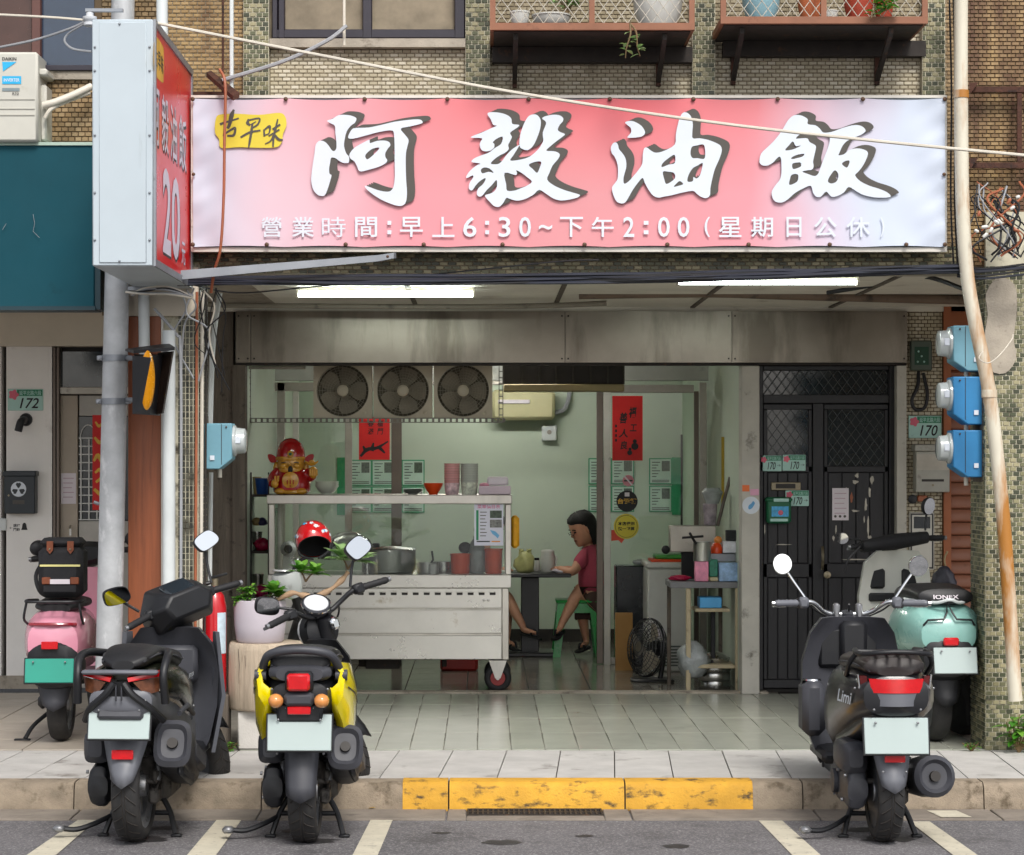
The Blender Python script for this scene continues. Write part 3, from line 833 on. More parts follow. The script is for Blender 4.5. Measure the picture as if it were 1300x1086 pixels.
G2 = dict(o=(585,130),k=7.647,c=[
 [[(258,120),(290,102),(380,108),(450,130),(490,165),(500,215),(565,225),(550,250),(480,300),(495,340),(480,380),(460,420),(465,460),(430,495),(380,520),(330,555),(295,590),(300,605),(360,605),(400,575),(440,520),(500,460),(565,420),(560,440),(510,520),(480,570),(560,565),(640,545),(700,510),(760,450),(790,400),(800,370),(795,300),(825,220),(820,190),(790,165),(810,145),(880,128),(950,130),(990,155),(990,190),(960,225),(940,270),(965,295),(1010,315),(980,345),(920,390),(860,440),(830,475),(900,480),(945,495),(960,520),(940,560),(890,620),(860,690),(838,755),(900,810),(1000,855),(1100,885),(1155,905),(1130,930),(1050,950),(970,958),(900,940),(830,895),(760,855),(700,905),(620,945),(540,960),(470,940),(440,935),(410,985),(370,1020),(320,1010),(280,970),(240,925),(240,905),(300,885),(340,850),(352,800),(345,760),(300,810),(250,860),(210,910),(175,920),(155,890),(170,840),(215,800),(240,755),(232,742),(180,775),(140,820),(110,860),(80,845),(85,790),(120,735),(115,715),(60,740),(55,720),(90,670),(150,620),(190,600),(105,585),(130,550),(200,520),(270,495),(330,450),(390,410),(408,350),(390,340),(340,365),(310,395),(325,410),(320,450),(270,480),(210,475),(185,430),(190,390),(205,355),(105,350),(110,335),(200,300),(300,255),(350,232),(315,225),(290,170)],
  [(195,660),(230,638),(280,650),(318,690),(270,680),(210,695)],
  [(425,690),(530,712),(545,690),(540,665),(600,698),(640,730),(690,775),(640,815),(580,840),(520,862),(450,862),(440,800)],
  [(660,615),(700,590),(760,578),(780,590),(765,640),(740,690),(700,655)]],
 [[(690,125),(740,130),(775,180),(770,260),(740,350),(700,430),(650,470),(600,460),(570,430),(575,330),(610,220),(650,150)]]])
G3 = dict(o=(770,130),k=7.647,c=[
 [[(178,205),(200,190),(250,188),(310,215),(350,250),(372,300),(345,335),(280,348),(205,350),(210,330),(235,300),(235,260),(205,230)],
  [(40,450),(60,405),(90,395),(110,420),(120,460),(160,510),(185,560),(190,630),(175,690),(162,750),(170,795),(210,775),(260,720),(310,660),(345,600),(350,520),(362,455),(390,445),(430,475),(480,495),(560,475),(660,415),(670,320),(690,220),(715,140),(745,105),(785,110),(820,150),(835,220),(830,300),(835,355),(900,355),(980,370),(1060,400),(1105,430),(1115,480),(1090,560),(1050,650),(1025,740),(1005,840),(1000,910),(960,935),(910,920),(870,890),(835,865),(740,880),(640,905),(560,920),(500,930),(450,910),(410,860),(370,790),(348,740),(300,790),(250,860),(205,940),(175,980),(130,985),(90,960),(60,890),(52,830),(80,790),(105,750),(110,680),(105,610),(80,540),(50,500)],
  [(535,635),(540,600),(590,555),(658,515),(660,595),(600,610)],[(545,680),(600,680),(650,690),(665,730),(640,765),(580,798),(560,760)],
  [(812,500),(825,440),(870,425),(930,415),(950,440),(955,520),(940,555),(880,548),(830,545)],
  [(785,775),(790,720),(830,650),(880,620),(930,595),(920,660),(900,720),(870,745),(840,730),(835,770)],[(650,825),(680,790),(710,770),(742,798),(700,815)]]])
G4 = dict(o=(960,130),k=6.842,c=[
 [[(25,520),(40,450),(100,390),(160,330),(220,250),(270,165),(320,120),(380,118),(430,140),(445,160),(445,195),(510,205),(550,235),(580,268),(650,262),(740,230),(830,205),(890,205),(930,225),(945,255),(910,285),(840,315),(780,345),(745,385),(720,440),(712,465),(760,455),(800,420),(870,405),(930,415),(965,440),(955,490),(920,560),(880,610),(855,640),(900,690),(980,730),(1060,755),(1130,785),(1165,820),(1120,832),(1020,830),(930,810),(870,780),(800,740),(760,785),(710,815),(650,825),(605,780),(560,822),(520,825),(490,790),(470,730),(400,755),(330,795),(280,840),(235,870),(190,875),(150,855),(130,790),(160,730),(200,680),(215,620),(215,540),(210,490),(190,480),(140,530),(90,555),(45,550)],
  [(248,420),(280,380),(315,345),(340,385),(385,380),(340,405),(290,420)],[(300,490),(340,465),(410,452),(400,475),(350,490),(315,498)],
  [(310,540),(350,528),(382,530),(385,560),(350,578),(315,582)],[(290,670),(305,635),(350,628),(362,650),(350,695),(285,722)],
  [(618,690),(640,640),(680,595),(710,635),(695,690),(650,710)],[(740,540),(770,515),(805,512),(800,545),(780,572)],
  [(340,318),(400,270),(460,282),(600,292),(635,318),(625,380),(600,450),(570,530),(545,600),(530,630),(500,645),(440,625),(398,608),(440,595),(480,590),(495,560),(490,520),(500,470),(515,400),(505,375),(460,350),(440,318),(390,318)]]])
OLD_TASTE = [[(125,335,40),(190,310,30),(260,290,30),(390,250,25)],[(320,125,30),(290,200,70),(260,330,50),(235,390,45)],[(185,410,25),(180,500,50)],[(185,480,30),(300,410,35),(345,395,30),(320,500,40),(230,510,30)],
 [(540,265,25),(530,320,55),(560,350,30)],[(540,280,25),(640,255,25),(710,255,25),(680,340,30),(590,400,25)],[(580,340,20),(650,300,15)],[(430,530,30),(560,460,35),(715,430,25)],[(600,340,30),(585,450,40),(560,600,35),(545,690,20)],
 [(775,420,25),(780,510,30)],[(770,430,20),(860,365,35),(850,470,20),(790,500,20)],[(910,410,30),(1010,345,30)],[(980,265,20),(950,400,35),(920,520,35),(910,670,25)],[(850,510,20),(1000,420,25)],[(920,500,30),(870,590,20),(795,630,15)],[(930,490,30),(990,560,40),(1050,575,25)]]
def _banner_mat():
 mt,nt,b,out = newmat('banner_print')
 tc = nt.nodes.new('ShaderNodeTexCoord');sp = nt.nodes.new('ShaderNodeSeparateXYZ');nt.links.new(tc.outputs['Generated'],sp.inputs[0])
 n = noise(nt,1.3,2)
 ad = nt.nodes.new('ShaderNodeMath');ad.operation = 'MULTIPLY_ADD';ad.inputs[1].default_value = 0.10
 nt.links.new(n.outputs[0],ad.inputs[0]);nt.links.new(sp.outputs[0],ad.inputs[2])
 lav,pale,pink,pk2 = lin('#c6cfdf'),lin('#d9bfca'),lin('#dc8b91'),lin('#d48d92')
 low = ramp(nt,ad.outputs[0],[(0.07,lav),(0.17,pale),(0.33,lin('#dc8f98')),(0.55,pk2),(0.78,lin('#da8f99')),(0.90,lin('#cdc2d2')),(0.96,lav)])
 top = ramp(nt,ad.outputs[0],[(0.06,lav),(0.17,lin('#d9aab4')),(0.36,lin('#da7d83')),(0.62,lin('#d9646b')),(0.80,lin('#d87c83')),(0.92,lin('#cfbccb')),(0.98,lav)])
 vz = ramp(nt,sp.outputs[2],[(0.35,(0,0,0)),(0.95,(1,1,1))])
 c = mix(nt,vz.outputs[0],low.outputs[0],top.outputs[0])
 nt.links.new(c,b.inputs['Base Color']);b.inputs['Roughness'].default_value = 0.45
 n2 = noise(nt,420,2);bp = nt.nodes.new('ShaderNodeBump');bp.inputs['Strength'].default_value = 0.05;bp.inputs['Distance'].default_value = .002
 nt.links.new(n2.outputs[0],bp.inputs['Height']);nt.links.new(bp.outputs[0],b.inputs['Normal'])
 return mt
SBN = 240.0;YBN = YD(SBN)                               # banner sheet
ban = thing('shop_banner','wide pink and white printed banner with big brush characters above the arcade','banner',(X(722,SBN),YBN,Z(318,SBN)))
bx0,bx1,bz0,bz1 = X(245,SBN),X(1200,SBN),Z(314,SBN),Z(125,SBN)
top_s = [245,363,463,568,671,774,880,987,1095,1199]
bot_s = [245,339,439,538,638,742,847,950,1053,1150,1199]
def wav(px):
 """sag of the hem between two screws (0..1)"""
 for L in (top_s,):
  for a,b2 in zip(L,L[1:]):
   if a <= px <= b2: return math.sin(math.pi*(px-a)/(b2-a))
 return 0
nx,nz = 150,26
def ban_y(u,v,px):
 e = max(0,1-v*6)+max(0,1-(1-v)*6)
 y = -.004*wav(px)*e
 du = min(u,1-u)
 y += .006*math.sin((u*60+v*14))*max(0,1-du*14)+.0012*math.sin(u*33+3*v)
 y += .004*math.sin(v*40-u*120)*max(0,1-du*20)
 return y
vs = [];fs = []
for j in range(nz+1):
 v = j/nz
 for i in range(nx+1):
  u = i/nx;px = 245+955*u
  zz = bz0+(bz1-bz0)*v
  if j == nz: zz -= .010*wav(px)
  if j == 0: zz += .007*wav(px)
  vs.append((bx0+(bx1-bx0)*u,YBN+ban_y(u,v,px),zz))
for j in range(nz):
 for i in range(nx):
  a = j*(nx+1)+i;fs.append((a,a+1,a+nx+2,a+nx+1))
MB().add(vs,fs).build('sheet',_banner_mat(),ban,sharp=180)
fr = MB()
fr.box(X(242,SBN),X(1203,SBN),YBN+.014,YBN+.05,Z(124,SBN),Z(120.5,SBN)).box(X(242,SBN),X(1203,SBN),YBN+.014,YBN+.05,Z(319.5,SBN),Z(314,SBN))
fr.box(X(242,SBN),X(245,SBN),YBN+.014,YBN+.05,Z(314,SBN),Z(124,SBN)).box(X(1199,SBN),X(1203,SBN),YBN+.014,YBN+.05,Z(314,SBN),Z(124,SBN))
fr.build('frame',MT('white_frame_tube','#d4cfc6',.5,var=.08,dirt=('#8d8373',.62,9)),ban)
MB().sheet(X(242,SBN),X(1203,SBN),YBN+.03,Z(319,SBN),Z(121,SBN)).build('backing',m['sign_white'],ban,flat=True)
for L,py in ((top_s,126.5),(bot_s,311)):
 for px in L: MB().lathe([(.012,-.012),(.010,-.017),(.004,-.02)],10,(X(px,SBN),YBN,Z(py,SBN)),'Y').build('screw',m['screw'],ban)
for px in (246,1198): MB().lathe([(.010,-.012),(.009,-.017),(.004,-.02)],10,(X(px,SBN),YBN,Z(222,SBN)),'Y').build('screw',m['screw'],ban)
SL = YBN-.012
def glyph_obj(name,G,mat,dx,dy,y,parent,group=None):
 b = MB()
 for k,cs in enumerate(G['c']):
  cc = []
  for c in cs:
   cc.append([(X(G['o'][0]+p[0]/G['k']+dx,SBN),Z(G['o'][1]+p[1]/G['k']+dy,SBN)) for p in smooth_poly(c,3)])
  v,f = filled(cc)
  b.add([(p.x,y-.0006*k,p.y) for p in v],f)
 return b.build(name,mat,parent,flat=True,fix=False)
for G in (G1,G2,G3,G4):
 for k in range(4):
  q = (k+1)/4
  glyph_obj('character_shadow',G,m['print_grey'],10.4*q,-4.6*q,SL+.0035-.0006*k-.003,ban)
 glyph_obj('character',G,m['print_white'],0,0,SL-.005,ban)
row = [('營',332,358),('業',371,399),('時',409,439),('間',451,479),(':',492,497),('早',508,537),('上',549,577),('6',588,605),(':',616,621),('3',633,648),('0',659,674),('~',684,701),('下',711,740),('午',751,779),('2',791,805),(':',817,823),('0',835,850),('0',860,875),('(',894,901),('星',912,941),('期',953,981),('日',998,1017),('公',1033,1062),('休',1074,1104),(')',1117,1122)]
for ch,a,b2 in row:
 t,bt = 276,301.5
 if ch == '~': t,bt = 286,292
 if ch == ':':
  for q in (281,293): MB().sheet(X(a,SBN),X(b2,SBN),SL-.003,Z(q+5,SBN),Z(q,SBN)).build('colon_dot',m['print_white'],ban,flat=True)
  continue
 lettering('lettering',ch,m['print_white'],ban,front(X(a,SBN),SL-.003,Z(bt,SBN)),(b2-a)/SBN,(bt-t)/SBN,offset=0 if ch == '時' else 0.01)
yp = smooth_poly([(50,260),(120,190),(400,180),(700,195),(1000,165),(1090,220),(1110,350),(1060,480),(1040,600),(960,680),(700,690),(400,680),(130,690),(100,560),(40,460)],4)
MB().prism([(X(270+a/11.82,SBN),Z(130+b2/11.82,SBN)) for a,b2 in yp][::-1],SL-.001,SL+.0).build('yellow_patch',m['print_yellow'],ban,flat=True)
def brush_obj(name,strokes,o,k,s,y,mat,parent,kx=1.0):
 b = MB()
 for i,poly in enumerate(brush(strokes)):
  pts = [(X(o[0]+p[0]/k,s),Z(o[1]+p[1]/k,s)) for p in poly]
  v,f = filled([pts]);b.add([(p.x,y-.0002*i,p.y) for p in v],f)
 return b.build(name,mat,parent,flat=True,fix=False)
brush_obj('character',OLD_TASTE,(270,130),11.82,SBN,SL-.002,m['print_grey'],ban)
# ------------------------------------------------------------------ projecting light-box sign
Y0,Y1 = YD(268),YD(237.5);xs0,xs1 = X(117,268),X(194.5,268);zs0,zs1 = Z(338,268),Z(24.5,268)
sg = thing('projecting_sign','tall white box sign with a red printed side clamped to the grey pole','sign',((xs0+xs1)/2,(Y0+Y1)/2,zs0))
MB().cbox(((xs0+xs1)/2,(Y0+Y1)/2,(zs0+zs1)/2),(xs1-xs0,Y1-Y0,zs1-zs0),.006).build('box',m['sign_white'],sg)
MB().cbox(((X(126,268)+X(186,268))/2,Y0-.002,(zs0+zs1)/2),(X(186,268)-X(126,268),.008,zs1-zs0-.03),.003).build('sign_panel',m['sign_white'],sg)
for px in (120.5,190):
 for py in (60,90,172,245,305): MB().ball((X(px,268),Y0-.003,Z(py,268)),.006,8,6).build('rivet',m['grey_steel'],sg)
for py in (31,332): MB().ball((X(152,268),Y0-.008,Z(py,268)),.006,8,6).build('rivet',m['grey_steel'],sg)
fx_ = xs1+.004
MB().add([(fx_,Y0+.03,zs0+.035),(fx_,Y1-.03,zs0+.035),(fx_,Y1-.03,zs1-.035),(fx_,Y0+.03,zs1-.035)],[(0,1,2,3)]).build('red_face',m['print_red'],sg,flat=True)
b = MB()
for (ya,yb2,za,zb) in ((Y0,Y1,zs1-.035,zs1),(Y0,Y1,zs0,zs0+.035),(Y0,Y0+.03,zs0+.035,zs1-.035),(Y1-.03,Y1,zs0+.035,zs1-.035)):
 b.box(xs1+.001,xs1+.012,ya,yb2,za,zb)
b.build('sign_frame',m['grey_steel'],sg)
def sgf(px):
 s = (CX-px)/(-fx_);return YD(s),s
def sgtext(ch,za,zb,pa,pb,mat,off=0.02,x=.0015,dy=0,dz=0):
 ya,_ = sgf(180+pa/3.5);yb2,_ = sgf(180+pb/3.5)
 fr_ = Matrix(((0,0,1,fx_+x),(1,0,0,ya+dy),(0,1,0,za+dz),(0,0,0,1)))
 return lettering('lettering',ch,mat,sg,fr_,yb2-ya,zb-za,off)
m['print_lilac'] = MT('lilac_white_print','#d6d3e2',.45,var=.04)
for ch,a,b2 in (('阿',52,76),('毅',87,117),('油',126,155),('飯',164,196)):
 sgtext(ch,3.19,3.47,a,b2,m['print_dark'],.01,.001,.02,-.012)
 sgtext(ch,3.19,3.47,a,b2,m['print_lilac'],.008,.002)
for ch,a,b2 in (('2',92,128),('0',131,168)):
 sgtext(ch,2.70,3.12,a,b2,m['print_dark'],.02,.001,.02,-.012)
 sgtext(ch,2.70,3.12,a,b2,m['print_lilac'],.02,.002)
sgtext('元',2.70,2.82,175,192,m['print_lilac'],.02,.002)
ya,_ = sgf(180+54/3.5);yb2,_ = sgf(180+97/3.5)
sp_ = smooth_poly([(ya,3.53),(ya+.02,3.69),(yb2-.04,3.70),(yb2,3.66),(yb2-.01,3.55),(yb2-.05,3.52)],4)
MB().add([(fx_+.001,a,b2) for a,b2 in sp_],[tuple(range(len(sp_)))]).build('yellow_patch',MT('gold_yellow_print','#e0b040',.5),sg,flat=True)
w3 = (yb2-ya)/3.4
for i,ch in enumerate('古早味'):
 fr_ = Matrix(((0,0,1,fx_+.002),(1,0,0,ya+.03+i*w3),(0,1,0,3.56),(0,0,0,1)))
 lettering('lettering',ch,m['print_dark'],sg,fr_,w3*.85,.09,.01)
# ------------------------------------------------------------------ steel pole with bands
SPO = 240.0;YPO = YD(SPO)
pol = thing('utility_pole','weathered grey steel pole rising behind the white box sign','pole',(X(140,SPO)-.02,YPO,0))
def pole_x(z):
 py = CY-(z-EYE)*SPO
 return X(156-(py-10)*(14/648),SPO)
rings = []
for i in range(13):
 z = i/12*4.9;r = .071-.012*z/4.9
 if i == 0: z = 0
 rings.append([Vector((pole_x(z)+r*math.cos(2*math.pi*k/24),YPO+r*math.sin(2*math.pi*k/24),z)) for k in range(24)])
MB().loft(rings).build('shaft',m['pole'],pol)
for py in (455,510):
 z = Z(py,SPO);xx = pole_x(z)
 MB().lathe([(.0655,-.017),(.0705,-.017),(.0705,.017),(.0655,.017)],28,(xx,YPO,z),cap=False).build('band',m['grey_steel'],pol)
 for sx in (-1,1):
  MB().cbox((xx+sx*.078,YPO-.02,z),(.03,.03,.026),.004).build('clamp_lug',m['grey_steel'],pol)
  MB().cyl((xx+sx*.078,YPO-.05,z),(xx+sx*.078,YPO+.01,z),.006,n=8).build('bolt',m['grey_steel'],pol)
z = Z(640,SPO);MB().cyl((pole_x(z)-.07,YPO,z),(pole_x(z)-.095,YPO-.01,z+.01),.009,n=8).build('bolt',m['grey_steel'],pol)
z = Z(347,SPO)
MB().box(pole_x(z)+.05,xs0+.1,YPO-.02,YPO+.02,zs0-.02,zs0).build('sign_bracket',m['grey_steel'],pol)
# ------------------------------------------------------------------ flashing amber signal
m['sig_black'] = MT('black_signal_housing','#141418',.5,var=.2,dirt=('#3a3a40',.66,7))
m['amber'] = MT('amber_lens','#f0a010',.25,var=.08,scale=30)
tl_ = thing('warning_signal','black hooded amber warning signal clamped to the grey pole','traffic signal',(X(190,244),YD(246),Z(526,246)))
SS = 248.0
def tp(px,py,s): return W(px,py,s)
# housing turned towards the side street: box with deep hood
yn,yf = YD(251),YD(243)
ox = [(161,444),(168,526),(203,528),(219,441)]
b = MB()
b.loft([[W(170,450,243),W(168,526,243),W(203,528,243),W(212,450,243)],[W(171,452,246),W(168,525,247),W(190,527,250),W(193,452,250)]])
b.build('housing',m['sig_black'],tl_,sharp=30)
lens_c = W(187,483,251)
b = MB()
rings = []
for rr,dd in ((.112,0),(.105,.012),(.07,.024),(.03,.03)):
 ring = []
 for k in range(28):
  a = 2*math.pi*k/28
  nrm = Vector((.93,-.36,0));tx = Vector((.36,.93,0)).normalized()
  ring.append(lens_c+tx*(rr*math.cos(a)*1.0)*.62+Vector((0.02,0,1))*(rr*math.sin(a)*1.35)+nrm*dd*.6)
 rings.append(ring)
b.loft(rings).build('lens',m['amber'],tl_)
b = MB()
b.loft([[W(159,446,243),W(170,449,250),W(222,445,246),W(214,440,240)],[W(159,443,243),W(170,445,250),W(222,441,246),W(214,436,240)]])
b.build('hood',m['sig_black'],tl_,flat=True)
MB().loft([[W(168,452,253),W(168,526,253),W(179,521,254),W(192,454,254)],[W(168,452,251),W(168,526,251),W(179,521,252),W(192,454,252)]]).build('hood',m['sig_black'],tl_,flat=True)
b = MB()
b.loft([[W(200,448,244),W(219,446,246),W(206,525,247),W(196,527,245)],[W(202,448,242),W(221,446,244),W(208,525,245),W(198,527,243)]])
b.build('hood',MT('brownish_hood','#241812',.5),tl_,flat=True)
for py in (455,508): MB().cyl(W(160,py,240),W(172,py,244),.013,n=10).build('arm',m['grey_steel'],tl_)
# ------------------------------------------------------------------ teal sign board and air conditioner on it
tb = thing('teal_signboard','blank dark teal signboard of the neighbouring house under the air conditioner','sign',(X(30,240),YD(240),Z(393,240)))
MB().cbox((X(-30,240),YD(240)+.09,(Z(182,240)+Z(392,240))/2),(X(120,240)-X(-180,240),.18,Z(182,240)-Z(392,240)),.006).build('board',m['teal'],tb)
MB().box(X(-180,240),X(126,240),YD(240)-.01,YD(240)+.19,Z(185,240),Z(181,240)).build('trim',MT('pale_green_trim','#a8bcae',.5),tb)
MB().box(X(-180,240),X(121,240),YD(240)-.006,YD(240)+.19,Z(394,240),Z(389,240)).build('trim',MT('dark_teal_trim','#12333c',.5),tb)
MB().box(X(120,240),X(127,240),YD(240)+.01,YD(240)+.2,Z(393,240),Z(186,240)).build('trim',MT('dark_teal_trim','#12333c',.5),tb)
for pts in (((42,272),(44,284),(42,294),(50,302)),((3,292),(8,284))): MB().tube([W(a,b2,240.3) for a,b2 in pts],.0012,4).build('scratch',m['cable_grey'],tb)
acm = MT('cream_white_plastic','#c0beb4',.5,var=.05,dirt=('#aaa695',.66,5))
ac = thing('air_conditioner','cream outdoor air conditioner unit standing on the teal signboard','air conditioner',(X(10,241),YD(241),Z(181,241)))
MB().cbox((X(-15,241),YD(241)+.14,(Z(66,241)+Z(180,241))/2),(X(48,241)-X(-78,241),.28,Z(66,241)-Z(180,241)),.012).build('casing',acm,ac)
for py in (126,138,146): MB().box(X(-70,241),X(44,241),YD(241)-.004,YD(241)+.001,Z(py+1,241),Z(py,241)).build('groove',MT('grey_groove','#a8a69c',.6),ac)
MB().cbox((X(52,241),YD(241)+.14,Z(90,241)),(.05,.2,.04),.01).build('valve_cover',acm,ac)
MB().cbox((X(51,241),YD(241)+.16,Z(140,241)),(.035,.16,.3),.01).build('valve_cover',acm,ac)
ay = YD(241)-.003
cy_ = MT('cyan_print','#1ea6d8',.5)
MB().add([(X(3,241),ay,Z(79,241)),(X(21,241),ay,Z(79,241)),(X(4,241),ay,Z(91,241))],[(0,2,1)]).build('triangle_mark',cy_,ac,flat=True,fix=False)
lettering('lettering','DAIKIN',m['print_dark'],ac,front(X(3,241),ay-.001,Z(77,241)),18/241,4/241,.02)
MB().sheet(X(3,241),X(27,241),ay,Z(107,241),Z(97,241)).build('blue_label',cy_,ac,flat=True)
lettering('lettering','INVERTER',m['print_white'],ac,front(X(5,241),ay-.001,Z(104,241)),20/241,4/241,.01)
MB().sheet(X(3,241),X(25,241),ay,Z(116,241),Z(112,241)).build('blue_label',MT('grey_label','#7d8a8e',.5),ac,flat=True)
lettering('lettering','R32',m['print_dark'],ac,front(X(16,241),ay-.001,Z(121,241)),8/241,3.5/241,.01)
tag(MB().tube(spline([W(55,134,240),W(70,130,240),W(95,120,239),W(116,110,238)],5),.02,10).build('wrapped_pipe',m['cable_white']),'white wrapped refrigerant pipe leaving the air conditioner','pipe')
tag(MB().tube(spline([W(57,150,240),W(66,138,240),W(90,127,239),W(114,118,238)],5),.011,8).build('wrapped_pipe',m['cable_white']),'thinner white pipe curving below the wrapped refrigerant pipe','pipe')
# ------------------------------------------------------------------ upper window, flower cages, pots
w = thing('window','dark framed sliding window with ribbed glass above the cream tiles','window',(X(468,SF),YF,Z(52,SF)))
MB().box(X(342,SF),X(592,SF),YF+.0,YF+.058,Z(60,SF),Z(49,SF)).build('sill',m['concrete'],w)
MB().box(X(343,SF),X(591,SF),YF+.12,YF+.14,Z(48,SF),TOP).build('backing',m['base_dark'],w)
for a,b2 in ((345,352),(353,361),(460,472),(577,590)):
 MB().cbox((X((a+b2)/2,SF),YF+.05,(Z(48,SF)+TOP)/2),((b2-a)/SF,.07,TOP-Z(48,SF)),.004).build('frame',m['dark_frame'],w)
MB().cbox((X(467,SF),YF+.055,Z(42,SF)),(245/SF,.075,11/SF),.004).build('frame',m['dark_frame'],w)
MB().box(X(361,SF),X(460,SF),YF+.068,YF+.07,Z(38,SF),TOP).build('pane',m['glass_ribbed'],w)
for i in range(25):
 px = 362.5+i*4
 MB().cyl((X(px,SF),YF+.066,Z(37,SF)),(X(px,SF),YF+.066,TOP),.004,n=6).build('rib',m['glass_ribbed'],w)
MB().box(X(472,SF),X(577,SF),YF+.075,YF+.077,Z(38,SF),TOP).build('pane',m['glass_mesh'],w)
for (a,b2,bot,lab) in ((622,882,38,'brown steel flower cage with white lattice and a trailing vine below it'),(915,1178,30,'brown steel flower cage with lattice holding red and blue pots')):
 for px0 in (0,):
  pass
m['cage'] = MT('brown_cage_steel','#8a5a41',.6,var=.15,dirt=('#5b3526',.6,12))
m['wire'] = MT('white_wire','#b9b3a6',.5)
SC_ = 246.0;YC = YD(SC_)
def cage(px0,px1,bot,label,br):
 t = thing('flower_cage',label,'flower rack',(X((px0+px1)/2,SC_),YF-.1,Z(bot,SC_)))
 za = Z(bot,SC_)
 zt = TOP-.1
 f = [((X(px0,SC_),YC),(X(px1,SC_),YC))]
 MB().box(X(px0,SC_),X(px1,SC_),YC,YC+.03,za,za+.036).build('rail',m['cage'],t)
 for p in (px0,(px0+px1)/2-4,px1-7):
  MB().box(X(p,SC_),X(p+7,SC_),YC+.002,YC+.03,za+.036,zt).build('upright',m['cage'],t)
 for p in (px0,px1-7):
  MB().box(X(p,SC_)+.001,X(p+7,SC_)-.001,YC+.031,YF+.06,za+.001,za+.034).build('side_rail',m['cage'],t)
 MB().box(X(px0,SC_)+.02,X(px1,SC_)-.02,YC+.03,YF+.05,za-.006,za+.004).build('tray',m['dark_steel'],t)
 MB().box(X(px0+3,SF),X(px1-3,SF),YF-.01,YF+.058,za-.09,za-.008).build('wall_bearer',m['dark_steel'],t)
 b = MB();st = .062;x0,x1 = X(px0+7,SC_),X(px1-7,SC_);h = zt-za-.036
 k = int((x1-x0)/st)+int(h/(st*1.35))+3
 for i in range(-int(h/(st*1.35))-2,k):
  for sg_ in (1,-1):
   xa = x0+i*st;xb = xa+sg_*h/1.35
   p0 = [xa,za+.036];p1 = [xb,za+.036+h]
   if sg_ == -1: p0[0] = xa;
   dx = p1[0]-p0[0];t0,t1 = 0.0,1.0
   for lim,s_ in ((x0,1),(x1,-1)):
    q0 = (p0[0]-lim)*s_;q1 = (p1[0]-lim)*s_
    if q0 < 0 and q1 < 0: t0 = 2
    elif q0 < 0: t0 = max(t0,-q0/(q1-q0))
    elif q1 < 0: t1 = min(t1,q0/(q0-q1))
   if t1 <= t0: continue
   A = (p0[0]+dx*t0,YC+.016+sg_*.0022,p0[1]+h*t0);B = (p0[0]+dx*t1,YC+.016+sg_*.0022,p0[1]+h*t1)
   b.cyl(A,B,.0022,n=5)
 o = b.build('lattice',m['wire'],t);o['kind'] = 'stuff'
 for (p,hh) in br:
  zz = za-.01
  MB().box(X(p,SC_)-.012,X(p,SC_)+.012,YF+.03,YF+.058,Z(hh,SF),zz).build('bracket',m['rust'],t)
  b = MB();b.loft([[Vector((X(p,SC_)+dx,YC+.06+dy*.0,zz-dz)) for dx,dy,dz in ((-.012,0,0),(.012,0,0),(.012,0,.03),(-.012,0,.03))],
                          [Vector((X(p,SC_)+dx,YF+.028,Z(hh-4,SF)-dz)) for dx,dz in ((-.012,-.03),(.012,-.03),(.012,.0),(-.012,.0))]])
  b.build('strut',m['dark_steel'],t)
 return t
cage(622,882,38,'brown steel flower cage with a trailing vine hanging from its lattice',[(655,110),(845,108)])
cage(915,1178,30,'brown steel flower cage holding a pale blue pot and red pots',[(944,106),(1134,106)])
def pot(px,py,s,r,h,mat,label,kind='pot',group=None):
 c = W(px,py,s)
 t = MB().lathe([(r*.62,0),(r*.7,.003),(r*.95,h*.55),(r,h*.9),(r*1.05,h*.9),(r*1.05,h),(r*.92,h),(r*.85,h*.7)],20,(c.x,c.y,c.z))
 return tag(t.build('flower_pot',mat),label,kind,group)
SPT = 242.0
m['pot_white'] = MT('white_glazed_pot','#cfcfca',.35,var=.06)
m['pot_blue'] = MT('pale_blue_pot','#8fb6c2',.35,var=.08)
m['pot_red'] = MT('terracotta_red_pot','#a8402a',.6,var=.12)
m['pot_orange'] = MT('orange_clay_pot','#b8643c',.6,var=.12)
pot(660,37,SPT,.05,.09,m['pot_white'],'small white pot in the cage with the trailing vine')
pot(700,37,SPT,.10,.07,m['pot_white'],'wide white bowl in the cage with the trailing vine')
pot(835,37,SPT,.13,.16,m['pot_white'],'large white tub in the cage with the trailing vine')
pot(966,29,SPT,.10,.14,m['pot_blue'],'pale blue round pot in the flower cage')
pot(1028,29,SPT,.065,.14,m['pot_orange'],'orange clay pot in the flower cage')
pot(1053,29,SPT,.045,.06,m['pot_white'],'small white pot beside the orange clay pot')
pot(1090,29,SPT,.08,.16,m['pot_red'],'red pot in the flower cage')
pot(1122,29,SPT,.05,.12,m['pot_red'],'smaller red pot under the leafy vine')
def leaf_mat(name,a,b2):
 mt,nt,bb,out = newmat(name)
 g_ = nt.nodes.new('ShaderNodeNewGeometry')
 r = ramp(nt,g_.outputs['Random Per Island'],[(0,lin(a)),(1,lin(b2))])
 nt.links.new(r.outputs[0],bb.inputs['Base Color']);bb.inputs['Roughness'].default_value = .4
 bb.inputs['Subsurface Weight'].default_value = 0.0
 tl = nt.nodes.new('ShaderNodeBsdfTranslucent');nt.links.new(r.outputs[0],tl.inputs[0])
 mx = nt.nodes.new('ShaderNodeMixShader');mx.inputs[0].default_value = .3
 nt.links.new(bb.outputs[0],mx.inputs[1]);nt.links.new(tl.outputs[0],mx.inputs[2]);nt.links.new(mx.outputs[0],out.inputs[0])
 return mt
m['leaf'] = leaf_mat('fresh_green_leaf','#3f7f22','#7fb046')
m['leaf_pale'] = leaf_mat('pale_green_leaf','#6f9a52','#a8c48a')
